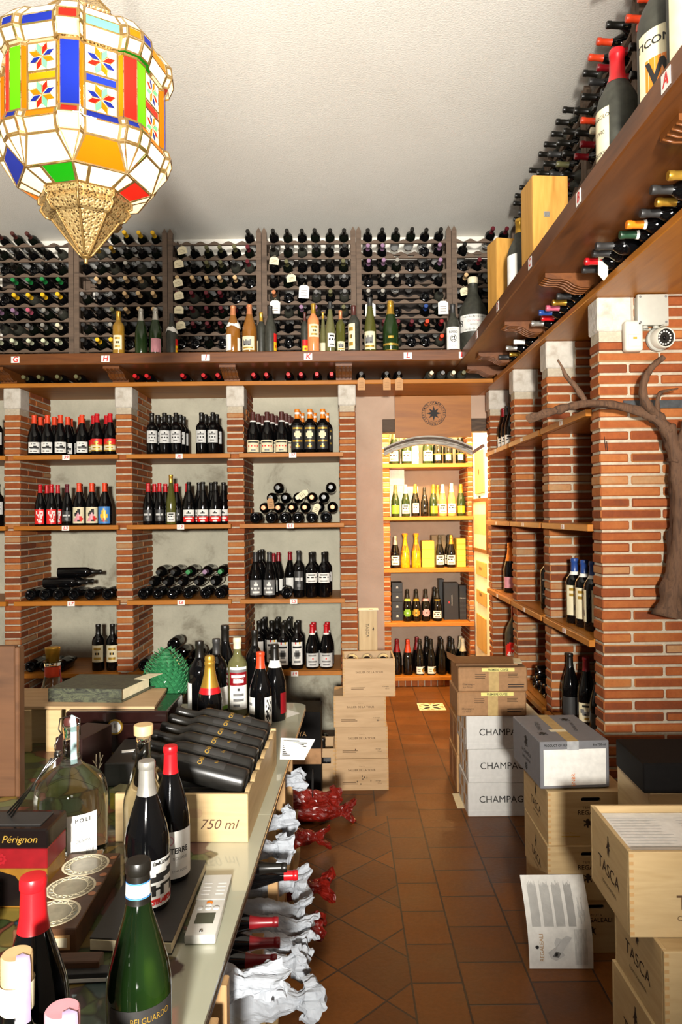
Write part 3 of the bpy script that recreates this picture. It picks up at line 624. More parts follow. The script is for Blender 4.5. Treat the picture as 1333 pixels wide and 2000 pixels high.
# ------------------------------------------------------------------ bottles standing and lying in the back bays
LOOK = {  # code: (type, glass, capsule, band, labels, words, scale, girth)
    'hill': ('burgundy', 'black_glass', 'orange_red', None, [(.022, .098, 52, 0, 'hill')], 'burgundy bottle with orange cap and hill label', 1, 1),
    'gilt': ('burgundy', 'black_glass', 'red', None, [(.03, .115, 60, 0, 'gilt')], 'red-capped bottle with red and cream label', 1.02, .98),
    'vp': ('burgundy', 'black_glass', 'red', None, [(.012, .115, 55, 0, 'vp')], 'red-capped bottle with red and white drawn label', 1.0, .85),
    'cam': ('burgundy', 'black_glass', 'maroon', None, [(.03, .10, 50, 0, 'dark')], 'maroon-capped bottle with black label', 1.0, .85),
    'lady': ('burgundy', 'black_glass', 'orange_red', None, [(.015, .125, 60, 0, 'lady')], 'orange-capped bottle with cream label of a figure', 1.02, .95),
    'blue': ('burgundy', 'black_glass', 'orange_red', None, [(.012, .128, 62, 0, 'blue')], 'orange-capped bottle with bright blue label', 1.02, .95),
    'mar': ('burgundy', 'black_glass', 'red', None, [(.025, .105, 50, 0, 'dark')], 'red-capped bottle with charcoal label', 1.0, .85),
    'slv': ('bordeaux', 'black_glass', 'black', None, [(.085, .175, 62, 0, 'silver')], 'black-capped claret bottle with silver label', .98, 1),
    'rhi': ('rhine', 'olive_glass', 'gold', None, [(.02, .085, 50, 0, 'text')], 'tall slender green bottle with gold cap', 1.0, .9),
    'wr': ('burgundy', 'black_glass', 'black', None, [(.018, .10, 62, 0, 'wr')], 'black-capped bottle with white and red label', 1.02, .93),
    'dots': ('burgundy', 'black_glass', 'brown_maroon', ('white', .222, .232), [(.012, .095, 62, 0, 'dots')], 'brown-capped bottle with red-dotted cream label', 1.02, 1.0),
    'disc': ('bordeaux', 'black_glass', 'orange', ('white', .27, .284), [(.03, .19, 62, 0, 'disc')], 'orange-capped bottle with cream disc on black label', 1.03, 1.06),
    'brn': ('burgundy', 'black_glass', 'charcoal', None, [(.02, .115, 55, 0, 'brown')], 'dark bottle with grey-brown label', 1.1, .95),
    'bkt': ('bordeaux', 'black_glass', 'black', None, [], 'tall black-capped unlabelled claret bottle', 1.08, .9),
    'red': ('burgundy', 'black_glass', 'dark_red', None, [(.03, .11, 50, 0, 'w')], 'dark red-capped bottle with white label', 1.05, .85),
    'blk': ('bordeaux', 'black_glass', 'charcoal', None, [(.05, .17, 50, 0, 'dark')], 'slim bottle with black label', 1.08, .95),
    'wst': ('bordeaux', 'black_glass', 'black', None, [(.10, .165, 62, 0, 'text')], 'black claret bottle with white label strip', 1.03, 1.05),
    'zis': ('bordeaux', 'black_glass', 'black', None, [(.03, .18, 52, 0, 'zis')], 'black-capped bottle with tall white label and seals', 1.05, 1.1),
    'dkb': ('bordeaux', 'black_glass', 'black', None, [(.05, .17, 50, 0, 'w')], 'dark claret bottle', 1.05, 1.0),
    'cre': ('burgundy', 'black_glass', 'red', ('white', .225, .236), [(.015, .105, 62, 0, 'crest')], 'red-capped bottle with grey crest label', 1.05, 1.0),
    'whl': ('bordeaux', 'black_glass', 'black', None, [(.06, .17, 60, 0, 'ctext')], 'black bottle with cream label', 1.06, 1.0),
}
COUNT = {}
def ordw(key):
    COUNT[key] = COUNT.get(key, 0) + 1
    n = COUNT[key]
    return ORD[n - 1] if n <= 15 else f'{ORD[n - 16]} further'
def stand(code, px, py, z, Y, where, row='', name='red_wine_bottle', x=None):
    tp, gl, cap, band, labs, words, s, sx = LOOK[code]
    p = aty(px, py, Y); key = (words, row, where)
    o = ordw(key)
    r = {'': '', 'f': ' of the front row', 'b': ' of the row behind', 'c': ' of third row', 'd': ' of last row'}[row]
    return bottle(tp, (p.x if x is None else x, Y, z + .0003), f'{words}, {o}{r}, {where}', rz=math.atan2(p.x, Y) * -.6 + random.uniform(-.12, .12), glass=gl, cap=cap, band=band, labels=labs, name=name, group=f'bottles on the {where}', s=s, sx=sx)
ROWY = {'f': 5.058, 'b': 5.155, 'c': 5.252, 'd': 5.349}
def shelf_rows(b, lv, rows):
    z = LV[lv]; where = NAMES[(b, lv)]; xa, xb = bay_x(b)
    for row, items in rows:
        last = None
        for px, code in items:
            Y = ROWY[row]; sx = LOOK[code][7]; r = (.046 if LOOK[code][0] != 'bordeaux' else .041) * sx * LOOK[code][6]
            x = aty(px, 1000, Y).x
            x = min(max(x, xa + r + .004), xb - r - .004)
            if last is not None and x - last[0] < r + last[1] + .001: x = last[0] + r + last[1] + .001
            if x + r > xb - .002: continue
            last = (x, r)
            stand(code, px, 1000, z, Y, where, row, x=x)
q = 2.666
def C3(v): return v / q
shelf_rows(1, 1, [('f', [(C3(180), 'hill'), (C3(248), 'hill'), (C3(312), 'hill'), (C3(430), 'hill'), (C3(508), 'gilt'), (C3(572), 'gilt')]),
                  ('b', [(C3(212), 'hill'), (C3(285), 'hill'), (C3(355), 'hill'), (C3(408), 'hill'), (C3(480), 'gilt'), (C3(540), 'gilt')]),
                  ('c', [(C3(235), 'hill'), (C3(300), 'hill'), (C3(370), 'hill'), (C3(430), 'hill'), (C3(500), 'gilt'), (C3(560), 'gilt')])])
shelf_rows(1, 2, [('f', [(C3(210), 'vp'), (C3(262), 'vp'), (C3(350), 'cam'), (C3(412), 'lady'), (C3(478), 'lady'), (C3(528), 'blue'), (C3(590), 'blue')]),
                  ('b', [(C3(245), 'vp'), (C3(290), 'vp'), (C3(420), 'lady'), (C3(468), 'lady'), (C3(520), 'blue'), (C3(575), 'blue')])])
shelf_rows(2, 1, [('f', [(C3(795), 'slv'), (C3(860), 'slv'), (C3(918), 'slv'), (C3(1053), 'slv'), (C3(1112), 'slv'), (C3(1168), 'slv')]),
                  ('b', [(C3(825), 'slv'), (C3(883), 'slv'), (C3(940), 'slv'), (C3(1075), 'slv'), (C3(1130), 'slv')]),
                  ('c', [(C3(845), 'slv'), (C3(900), 'slv'), (C3(958), 'slv'), (C3(1095), 'slv')])])
shelf_rows(2, 2, [('f', [(C3(773), 'mar'), (C3(826), 'mar'), (C3(880), 'rhi'), (C3(985), 'wr'), (C3(1058), 'wr'), (C3(1124), 'wr'), (C3(1185), 'wr')]),
                  ('b', [(C3(805), 'mar'), (C3(850), 'mar'), (C3(918), 'mar'), (C3(962), 'mar'), (C3(1018), 'wr'), (C3(1080), 'wr'), (C3(1138), 'wr')])])
p4 = 2.563
def C4(v): return v / p4 + 440
shelf_rows(3, 1, [('f', [(C4(143), 'dots'), (C4(214), 'dots'), (C4(287), 'dots'), (C4(365), 'disc'), (C4(425), 'disc'), (C4(480), 'disc'), (C4(532), 'disc')]),
                  ('b', [(C4(168), 'dots'), (C4(238), 'dots'), (C4(308), 'dots'), (C4(370), 'disc'), (C4(425), 'disc'), (C4(478), 'disc'), (C4(530), 'disc')]),
                  ('c', [(C4(190), 'dots'), (C4(258), 'dots'), (C4(325), 'dots'), (C4(390), 'disc'), (C4(448), 'disc'), (C4(500), 'disc')]),
                  ('d', [(C4(205), 'dots'), (C4(272), 'dots'), (C4(335), 'dots')])])
shelf_rows(3, 3, [('f', [(C4(150), 'brn'), (C4(220), 'brn'), (C4(367), 'blk'), (C4(424), 'wst'), (C4(478), 'wst'), (C4(530), 'wst')]),
                  ('b', [(C4(172), 'bkt'), (C4(240), 'red'), (C4(440), 'wst'), (C4(492), 'wst')]),
                  ('c', [(C4(185), 'bkt'), (C4(265), 'red')]), ('d', [(C4(322), 'red')])])
shelf_rows(3, 4, [('f', [(C4(285), 'zis'), (C4(350), 'zis'), (C4(430), 'cre'), (C4(500), 'cre'), (C4(562), 'cre')]),
                  ('b', [(C4(165), 'dkb'), (C4(222), 'zis'), (C4(282), 'zis'), (C4(345), 'zis'), (C4(438), 'cre'), (C4(500), 'cre'), (C4(560), 'cre')]),
                  ('c', [(C4(185), 'dkb'), (C4(255), 'dkb'), (C4(315), 'dkb')]), ('d', [(C4(195), 'dkb'), (C4(262), 'dkb'), (C4(322), 'dkb')])])
shelf_rows(1, 4, [('f', [(C3(508), 'whl'), (C3(585), 'whl')])])
shelf_rows(0, 1, [('f', [(-6, 'slv')])]); shelf_rows(0, 2, [('f', [(-4, 'slv')])])

def lie_row(b, lv, items, where, inward=True):
    """items: (px, py, z height of the axis above the plank, kind) ; inward: the base faces the shop, else the neck does"""
    z = LV[lv]
    for px, py, h, kind, look in items:
        zz = z + h
        if kind == 'base':
            p = aty(px, 1000, 4.99); bottle('bordeaux', (p.x, 4.992 + random.uniform(0, .02), zz), f'dark bottle lying base outward, {ordw(("base", where))} of those on the {where}', d=(0, 1, 0.0), glass='black_glass', cap='black',
                                          labels=[(.06, .16, 50, 0, 'k')], name='red_wine_bottle', group=f'bottles lying on the {where}', s=1.0, sx=1.0)
        elif kind == 'neck':
            p = aty(px, 1000, 5.05); bottle('bordeaux', (p.x, 5.375, zz), f'dark bottle lying neck outward with {look.replace("_", " ")} cap, {ordw(("neck", look, where))} on the {where}', d=(0, -1, 0.0), glass='black_glass', cap=look,
                                          labels=[(.06, .16, 50, 0, 'k')], name='red_wine_bottle', group=f'bottles lying on the {where}', s=.98, sx=1.0)
        elif kind == 'side':
            p = aty(px, 1000, 5.22); bottle('bordeaux', (p.x, 5.20 + look, zz), f'dark bottle lying crosswise on top, {ordw(("side", where))} on the {where}', d=(.95, .3, 0), glass='black_glass', cap='black', name='red_wine_bottle', group=f'bottles lying on the {where}')
r0 = .0405
W_ = NAMES[(1, 3)]
lie_row(1, 3, [(C3(v), 0, r0, 'base', '') for v in (150, 226, 300, 378, 463, 555)], W_)
for k, (px, Y, h, dd) in enumerate(((225, 5.07, .118, (1, .10, 0)), (262, 5.17, .118, (1, .06, 0)), (300, 5.12, .187, (1, .08, 0)))):
    bottle('bordeaux', (aty(C3(px), 1000, Y).x, Y, LV[3] + h), f'dark bottle lying crosswise over the others, {("front", "rear", "topmost")[k]} one on the {W_}', d=dd, glass='black_glass', name='red_wine_bottle', group=f'bottles lying on the {W_}', sx=.9)
W_ = NAMES[(2, 3)]
lie_row(2, 3, [(C3(v), 0, r0, 'base', '') for v in (740, 815, 892, 972, 1065, 1142)] + [(C3(v), 0, r0 + .071, 'neck', c) for v, c in ((778, 'black'), (853, 'black'), (931, 'black'), (1016, 'black'), (1103, 'black'))] +
        [(C3(v), 0, r0 + .142, 'neck', c) for v, c in ((815, 'black'), (892, 'black'), (972, 'green'), (1060, 'purple'), (1140, 'green'))], W_)
W_ = NAMES[(3, 2)]
lie_row(3, 2, [(C4(v), 0, r0, 'base', '') for v in (150, 228, 297, 362, 433, 505)] + [(C4(v), 0, r0 + .071, 'neck', c) for v, c in ((189, 'copper'), (262, 'copper'), (330, 'copper'), (397, 'copper'), (469, 'grey'), (538, 'copper'))] +
        [(C4(v), 0, r0 + .142, 'neck', c) for v, c in ((226, 'black'), (297, 'black'), (362, 'cream'), (433, 'copper'), (494, 'black'))] + [(C4(v), 0, r0 + .213, 'neck', c) for v, c in ((262, 'black'), (530, 'black'))], W_)
W_ = NAMES[(2, 4)]
lie_row(2, 4, [(C3(v), 0, r0, 'base', '') for v in (740, 815, 892, 972, 1065, 1142)] + [(C3(v), 0, r0 + .071, 'base', '') for v in (853, 931, 1016, 1103)] + [(C3(893), 0, r0 + .142, 'base', '')], W_)
W_ = NAMES[(1, 4)]
lie_row(1, 4, [(C3(v), 0, r0, 'base', '') for v in (150, 225)] + [(C3(300), 0, r0, 'base', '')], W_)
W_ = NAMES[(0, 3)] = 'shelf beside the walnut board'
# one bottle lying in front on L5
p = aty(C4(308), 1000, 5.02); 
bottle('bordeaux', (p.x, 4.96, LV[3] + r0), 'dark bottle lying base outward alone among the standing ones, shelf marked L5', d=(-.05, 1, 0), glass='black_glass', name='red_wine_bottle', group='bottles on the shelf marked L5')
# neck tags on L1
def neck_tag(label, p, col, w_=.045, h_=.075, rz=0, ry=0, hole=True, cat='neck tag', name='neck_tag', group=None):
    t = thing(name, label, cat, p, rz, group)
    g = G()
    P = [(-w_ / 2, -h_), (w_ / 2, -h_), (w_ / 2, -.014), (w_ * .25, 0), (-w_ * .25, 0), (-w_ / 2, -.014)]
    g.prism(P, .0012, col, Matrix.Rotation(R(90), 4, 'X')); o = g.done('card', t, rot=(0, ry, 0))
    g = G()
    for i in range(3): g.face([(-w_ * .3, -.0016, -h_ * (.4 + .17 * i)), (w_ * .3, -.0016, -h_ * (.4 + .17 * i)), (w_ * .3, -.0016, -h_ * (.43 + .17 * i)), (-w_ * .3, -.0016, -h_ * (.43 + .17 * i))], 'ink_brown')
    g.done('handwriting', o)
    g = G(); g.tube([(0, 0, -.01), (.006, .012, .012), (0, .022, .022), (-.006, .012, .012), (0, 0, -.01)], .0008, 'cream', 5, False); g.done('string', t)
    return t
for px, py, c, rz, ry, l in ((C4(225), C4(0) and 700 + 700 / p4, 'kraft', 0, R(-6), 'brown card tag on a bottle, shelf marked L1'), (C4(412), 700 + 665 / p4, 'paper_cream', 0, R(55), 'cream card tag slanting across the lying bottles, shelf marked L1'), (C4(465), 700 + 728 / p4, 'paper_cream', 0, R(20), 'cream card tag on the grey-capped lying bottle, shelf marked L1')):
    p = aty(px, py, 5.035); neck_tag(l, p, c, .045, .075, 0, ry, group='tags on the shelf marked L1')

# under the L9 shelf, on the floor of the bay
for k, (px, h, n) in enumerate(((602, .0405, 'first'), (632, .0405, 'second'), (617, .112, 'upper'))):
    p = aty(px, 1400, 4.995); bottle('bordeaux', (p.x, 4.99, h), f'{n} dark bottle lying base outward on the floor below the shelf marked L9', d=(0, 1, 0), glass='black_glass', name='red_wine_bottle', group='bottles on the floor below L9')

# ---- bottles lying between the two long planks (back)
zz = ZO1 + .0358
for pxs, cap, bay in (((45, 75, 111, 148), 'olive', 'G and H'), ((263, 286, 356, 397, 425), 'red', 'H and I'), ((495, 520, 563, 588, 619, 648), 'red', 'I and K')):
    for px in pxs:
        p = aty(px, 733, 4.94); bottle('bordeaux', (p.x, 4.94 + .29, zz), f'{cap}-capped bottle lying under the walnut shelf, {ordw(("gap", bay))} between tags {bay}', d=(0, -1, 0), glass='black_glass', cap=cap, name='wine_bottle',
                                      group=f'bottles lying under the shelf between tags {bay}', s=.95, sx=.88)
for px, cap, l in ((706, 'charcoal', 'first with a brown tag'), (756, 'charcoal', 'second with a brown tag'), (780, 'charcoal', 'third with a brown tag'), (844, 'cream', 'with a cream cork'), (866, 'grey', 'with a grey cap'), (887, 'cream', 'with a small pale cork'), (907, 'olive', 'with an olive cap')):
    p = aty(px, 730, 4.94); bottle('bordeaux', (p.x, 4.94 + .29, zz), f'dark bottle lying above the star board, {l}', d=(0, -1, 0), glass='dusty_glass' if px > 800 else 'black_glass', cap=cap, name='wine_bottle', group='bottles lying above the doorway', s=.95, sx=.88)
for px, l in ((706, 'first'), (756, 'second'), (780, 'third')):
    p = aty(px, 738, 4.93); neck_tag(f'brown card tag hanging over the plank edge above the doorway, {l} of three', (p.x, 4.93, p.z), 'kraft', .052, .085, group='brown tags above the doorway')
# ---- the same on the side plank, necks towards the shop (px, py of the cap's end)
SB = [(1305, 343, 'gold'), (1272, 371, 'charcoal'), (1282, 395, 'gold'), (1251, 417, 'charcoal'), (1224, 439, 'orange'), (1211, 459, 'dark_green'), (1164, 481, 'charcoal'), (1158, 495, 'charcoal'), (1143, 511, 'red'), (1138, 527, 'charcoal'),
      (1088, 579, 'charcoal'), (1080, 591, 'gold'), (1067, 602, 'pink'), (1053, 611, 'blue'), (1058, 622, 'red'), (1038, 632, 'silver'), (1004, 668, 'white'), (989, 680, 'silver'), (996, 692, 'gold'), (975, 698, 'charcoal')]
lastY = 0
for px, py, cap in SB:
    p = atz(px, py, zz); Y = max(p.y, lastY + .071) if lastY else p.y; lastY = Y
    x = max(p.x, .90)
    o = bottle('bordeaux', (x + .29, Y, zz), f'{cap.replace("_", " ")}-capped bottle lying on the side plank, {ordw(("side plank", cap))} of that colour from the sensor end', d=(-1, 0, 0), glass='black_glass', cap=cap,
           band=('white', .236, .246) if cap in ('orange', 'dark_green') else None, name='wine_bottle', group='bottles lying on the side plank', s=.95, sx=.88)
g = G(); p = atz(1178, 492, zz + .04)
g.prism([(-.02, 0), (.02, .004), (.016, -.09), (.0, -.11), (-.022, -.085)], .001, 'paper_cream', Matrix.Rotation(R(90), 4, 'X')); tag(g.done('neck_tag', None, (p.x - .005, p.y - .02, zz + .03)), 'cream paper tag hanging from a bottle on the side plank', 'neck tag')

# ---- side bays (right): standing bottles
def sstand(code, px, py, lv, x, where, words=None, **kw):
    p = atx(px, py, x); tp, gl, cap, band, labs, wd, s, sx = LOOK[code]
    return bottle(tp, (x, p.y, SLV[lv] + .0003), f'{words or wd}, {where}', rz=R(kw.pop('rz', -15)), glass=gl, cap=kw.pop('cap', cap), band=kw.pop('band', band), labels=kw.pop('labels', labs), name='red_wine_bottle', s=kw.pop('s', s), sx=kw.pop('sx', sx), group=kw.pop('group', None))
for k, (px, cap) in enumerate(((976, 'dark_red'), (985, 'charcoal'), (993, 'charcoal'))):
    bottle('burgundy', (1.17 + .0 * k, 5.17 - .115 * k, SLV[1] + .0003), f'{cap.replace("_", " ")}-capped bottle with white label, {ORD[k]} on the top shelf beside the doorway', rz=R(-20), glass='black_glass', cap=cap, labels=[(.015, .085, 60, 0, 'text')], name='red_wine_bottle', group='bottles on the top shelf beside the doorway', s=1.06)
bottle('bordeaux', (1.232, 3.27, SLV[2] + .0003), 'claret bottle with tall white label half hidden by the big brick pillar', rz=R(-25), glass='black_glass', labels=[(.02, .20, 60, -20, 'text')], name='red_wine_bottle', s=1.05)
def at_shelf(px, lv, x): return atx(px, 1000, x).y
bottle('champagne', (1.17, 5.02, SLV[3] + .0003), 'sparkling bottle with gold foil and pale label, lower middle shelf beside the doorway', rz=R(-15), glass='black_glass', cap='orange', labels=[(.03, .10, 55, 0, 'pk')], name='champagne_bottle', cat='sparkling wine bottle', s=1.1, capz=.20)
bottle('bordeaux', (1.175, 4.13, SLV[3] + .0003), 'black bottle with dark grey label standing alone in the middle side bay', rz=R(-15), glass='black_glass', labels=[(.13, .18, 55, 0, 'dark'), (.06, .10, 55, 0, 'dark')], name='red_wine_bottle', s=1.06)
for k, (x, y) in enumerate(((1.16, 3.60), (1.165, 3.47), (1.17, 3.36))):
    bottle('bordeaux', (x, y, SLV[3] + .0003), f'blue-capped claret bottle with cream castle label, {ORD[k]} of three behind the big pillar', rz=R(-18 - 8 * k), glass='black_glass', cap='blue', band=('white', .228, .243), labels=[(.04, .18, 58, 0, 'castle')] if k < 2 else [(.04, .18, 45, 48, 'castle'), (.04, .18, 30, -62, 'castle')], name='red_wine_bottle', group='blue-capped clarets behind the big pillar', s=1.06, sx=1.06)
o = bottle('squat', (1.19, 5.0, SLV[4] + .0003), 'big bottle with round red label, bottom shelf beside the doorway', rz=R(-12), glass='dusty_glass', cap='dark_red', labels=[(.03, .15, 66, 0, 'redseal')], name='magnum_bottle', cat='large bottle', s=1.08, sx=1.08)
txt_wrap(o, 'AMARA', .036, 'white', .0618, .075, bold=.001, sx=.8)
for k, (x, y, c, sc) in enumerate(((1.16, 3.70, 'black', 1.12), (1.20, 3.57, 'dark_red', 1.14), (1.305, 3.635, 'dark_red', 1.2), (1.20, 3.40, 'black', 1.06))):
    bottle('burgundy', (x, y, SLV[4] + .0003), f'{c.replace("_", " ")}-capped burgundy bottle, {ORD[k]} of four standing above the grey carton', rz=R(-15), glass='black_glass', cap=c, labels=[(.02, .10, 55, 0, ('k', 'map', 'c', 'k')[k])], name='red_wine_bottle', group='burgundy bottles above the grey carton', s=sc, sx=.9)
t = thing('gift_box', 'slim box with diagonal stripes standing on the bottom shelf behind the big pillar', 'gift box', (1.25, 3.26, SLV[4] + .0003))
g = G(); g.box(-.045, .045, -.045, .045, 0, .30, 'paper_cream', .002); g.done('carton', t)
g = G()
for k in range(9):
    g.face([(-.045, -.0455, .08 + k * .022), (.045, -.0455, .115 + k * .022), (.045, -.0455, .125 + k * .022), (-.045, -.0455, .09 + k * .022)], 'charcoal')
g.done('stripes', t)
g = G(); g.box(-.0455, .0455, -.046, .0, .25, .28, 'dark_red'); g.done('ribbon', t)
for k, (y, z) in enumerate(((4.30, SLV[4] + .041), (4.18, SLV[4] + .041), (4.24, SLV[4] + .113), (4.0, SLV[4] + .041), (4.09, SLV[4] + .041))):
    bottle('bordeaux', (1.13, y, z), f'dark bottle lying with pale label in the middle side bay, {ORD[k]} on the bottom shelf', d=(1, .0, 0), glass='black_glass', labels=[(.09, .19, 60, 0, 'text')], name='red_wine_bottle', group='bottles lying in the middle side bay')
for k, (y, z, c) in enumerate(((3.345, SLV[2] + .037, 'dark_red'), (3.435, SLV[2] + .037, 'dark_red'), (3.39, SLV[2] + .105, 'black'), (3.10 + 1.03, SLV[2] + .037, 'black'), (4.205, SLV[2] + .037, 'black'), (4.168, SLV[2] + .105, 'maroon'))):
    bottle('bordeaux', (1.16 + .44 - (.0 if k < 3 else 0.0), y, z), f'{c.replace("_", " ")}-capped bottle lying deep in the {"bay behind the big pillar" if k < 3 else "middle side bay"}, {ORD[k % 3]} of three', d=(-1, 0, 0), glass='black_glass', cap=c, name='red_wine_bottle', sx=.88,
           group='bottles lying on the upper middle side shelf')
# ------------------------------------------------------------------ wooden bottle racks on the walnut shelf
ZR = [3.629 - .1093 * k for k in range(8)]       # heights of the scalloped rails
def rail_mesh(W, n, along):
    g = G(); N = n * 10; th = .018; h = .018; top = []; 
    def z(u): return .010 * cos(2 * pi * u * n / W) - .0
    for yy in (0, th):
        pass
    m = 'rack_wood' if along == 'X' else 'rack_wood_y'; k = g.mi(m); rows = []
    for i in range(N + 1):
        u = W * i / N; zt = z(u)
        q = [(u, 0, -h), (u, 0, zt), (u, th, zt), (u, th, -h)]
        if along == 'Y': q = [(b, a, c) for a, b, c in q]
        rows.append([g.bm.verts.new(p) for p in q])
    for a, b in zip(rows, rows[1:]):
        for j in range(4):
            f = g.bm.faces.new((a[j], a[(j + 1) % 4], b[(j + 1) % 4], b[j])); f.material_index = k
    for r in (rows[0], rows[-1]): g.bm.faces.new(r).material_index = k
    return g.mesh('scalloped_rail', 30)
PW = .036
def rack(label, x, y, W, n, along, depth, zs):
    """x, y: front corner; rails run along X (back wall) or Y (side wall)"""
    t = thing('bottle_rack', label, 'bottle rack', (x, y, ZB1 + .0003))
    rail = cached(('rail', W, n, along), lambda: rail_mesh(W - 2 * PW, n, along))
    H = 3.715 - ZB1
    m = 'rack_wood' if along == 'X' else 'rack_wood_y'
    for e in (0, W - PW):
        g = G()
        for dd in (0, depth - .03):
            if along == 'X':
                P = [(e, 0), (e + PW, 0), (e + PW, H - .012), (e + PW * .5, H + .02), (e, H - .012)]
                g.prism(P, .03, m, Matrix.Translation((0, dd + .03, 0)) @ Matrix.Rotation(R(90), 4, 'X'))
            else:
                P = [(e, 0), (e + PW, 0), (e + PW, H - .012), (e + PW * .5, H + .02), (e, H - .012)]
                g.prism(P, .03, m, Matrix(((0, 0, 1, dd), (1, 0, 0, 0), (0, 1, 0, 0), (0, 0, 0, 1))))
        for zc in (.05, H * .5, H - .08):
            if along == 'X': g.box(e + .006, e + PW - .006, .03, depth - .03, zc, zc + .03, m)
            else: g.box(.03, depth - .03, e + .006, e + PW - .006, zc, zc + .03, m)
        g.done('upright', t)
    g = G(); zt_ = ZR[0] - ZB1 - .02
    if along == 'X': g.box(PW + .002, W - PW - .002, depth + .062, depth + .07, 0, zt_, 'rack_shade')
    else: g.box(depth + .062, depth + .07, PW + .002, W - PW - .002, 0, zt_, 'rack_shade')
    g.done('back_panel', t)  # added dark panel, stands in for the shade inside the rack
    for z in zs:
        for dd in (.004, depth - .024):
            link('scalloped_rail', rail, t, (PW, dd, z - ZB1) if along == 'X' else (dd, PW, z - ZB1))
    return t
CAPS = {'k': 'black', 'c': 'charcoal', 'm': 'brown_maroon', 'g': 'green', 'y': 'yellow', 'p': 'purple', 'v': 'pale_green', 's': 'silver', 'n': 'gold', 't': 'beige', 'r': 'dark_red', 'R': 'orange_red', 'o': 'orange',
        'b': 'blue', 'e': 'cream', 'q': 'copper', 'u': 'pink', 'l': 'olive', 'x': 'grey', 'w': 'white', 'd': 'maroon'}
CW = {'v': 'pale green', 'm': 'brown', 'R': 'orange-red', 'r': 'dark red', 'u': 'pink'}
RLAB = [[(.03, .15, 62, 180, 'w')], [(.05, .15, 60, 165, 'text')], [(.03, .15, 60, 175, 's')], []]
def rack_bottle(ch, pos, d, label, grp):
    up = ch.isupper() and ch != 'R'
    cap = CAPS[ch if ch in CAPS else ch.lower()]
    lab = random.choice(RLAB)
    gl = 'black_glass' if random.random() < .6 else ('dusty_glass' if random.random() < .35 else 'dark_glass')
    return bottle('bordeaux', pos, label, d=d, glass=gl, cap=cap, labels=lab, name='wine_bottle', group=grp, seg=14, sx=.9, s=.98)
RY, RD = 5.15, .27
posts = [(-49, 144), (144, 327.5), (327.5, 511.5), (511.5, 696.5), (696.5, 883.5), (883.5, 1072)]
ROWS = [  # one string per row, one letter per slot, '.' empty
    ['.mmm..', '.kkkkk', '..k.kk', '..gggg', '..yyyy', '.ppuss', '.ckxse', '.vvvvv'],
    ['kkkyyy', 'knnccc', 'kcksxx', '.ttttt', 'xxxttt', 'cclttt', 'ccsk..', 'cyy...'],
    ['.....k', 'ckllld', 'ccllcd', 'ttttt.', 'dddd.k', 'dddddu', 'dddd..', '..k...'],
    ['kkkkkk', 'kkkckc', 'clkkkl', 'ccccxx', 'q.cxlx', 'ccppxl', 'ck....', 'k..k..'],
    ['kkkkkk', 'pp...p', 'pps..p', '.ss..c', 'ss...c', 'b...bb', 'ddddRr', '..k..R'],
    ['..dd..', 'k..k..', '.dk...', 't..k..', 'd.....', 'e..k..', 'k.k...', '.k....'],
]
RN = ['sixth', 'fifth', 'fourth', 'third', 'second', 'first']
for i, (a, b) in enumerate(posts):
    xa = aty(a, 560, RY).x; xb = aty(b, 560, RY).x; Wd = xb - xa - .004
    if i == 5: xb = min(xb, XW - .36); Wd = xb - xa - .004
    n = 6 if i < 5 else 4
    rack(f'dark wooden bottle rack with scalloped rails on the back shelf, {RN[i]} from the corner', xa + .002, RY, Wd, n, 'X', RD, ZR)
    pitch = (Wd - 2 * PW) / n
    for r, row in enumerate(ROWS[i]):
        for k in range(n):
            ch = row[k]
            if ch == '.':
                # an empty mouth: a bottle pushed far in, neck hidden, is not shown
                if random.random() < .62 and not (r == 0):
                    x = xa + .002 + PW + pitch * (k + .5)
                    bottle('bordeaux', (x, RY + .036, ZR[r] + .044), f'bottle lying base outward, slot {ORD[k]}, {ORD[r]} row, {RN[i]} back rack from the corner', d=(0, 1, 0.0), glass='black_glass', cap=None, labels=[(.05, .16, 60, 180, 's')], name='wine_bottle', group=f'bottles in the {RN[i]} back rack', seg=14, sx=.96, s=.93)
                continue
            x = xa + .002 + PW + pitch * (k + .5)
            cn = CW.get(ch, CAPS[ch].replace('_', ' '))
            if 0 <= aty(0, 500, RY).x - x > .05: continue
            rack_bottle(ch, (x, RY + .225 + random.uniform(-.008, .008), ZR[r] + .030), (random.uniform(-.02, .02), -1, .075), f'{cn}-capped bottle, {ORD[k]} slot of {ORD[r]} row, {RN[i]} back rack from the corner', f'bottles in the {RN[i]} back rack')
# cards on strings in the back racks
for px, py, c, l in ((354, 490, 'paper_cream', 'cream card tag in the second row of the fourth back rack'), (348, 516, 'paper_cream', 'cream card tag in the third row of the fourth back rack'), (346, 553, 'paper_cream', 'cream card tag in the fourth row of the fourth back rack'), (348, 578, 'paper_cream', 'cream card tag in the fifth row of the fourth back rack'),
                     (350, 606, 'paper_cream', 'cream card tag in the sixth row of the fourth back rack'), (352, 636, 'paper_cream', 'cream card tag in the seventh row of the fourth back rack'), (537, 510, 'paper_cream', 'cream card tag in the third row of the third back rack'), (568, 544, 'paper_cream', 'cream card tag in the fourth row of the third back rack'),
                     (595, 565, 'paper', 'white card tag in the fifth row of the third back rack'), (538, 595, 'paper', 'white card tag in the sixth row of the third back rack'), (724, 600, 'paper', 'white card tag in the sixth row of the second back rack'), (866, 596, 'paper', 'white card tag hung from a blue cap in the second back rack'), (907, 570, 'paper_cream', 'tan card tag beside the huge bottle in the corner rack')):
    p = aty(px, py, 5.055); neck_tag(l, (p.x, 5.055, p.z + .03), c, .066 if c == 'paper_cream' else .072, .055 if c == 'paper_cream' else .095, 0, R(random.uniform(-14, 8)), group='card tags on the racks')
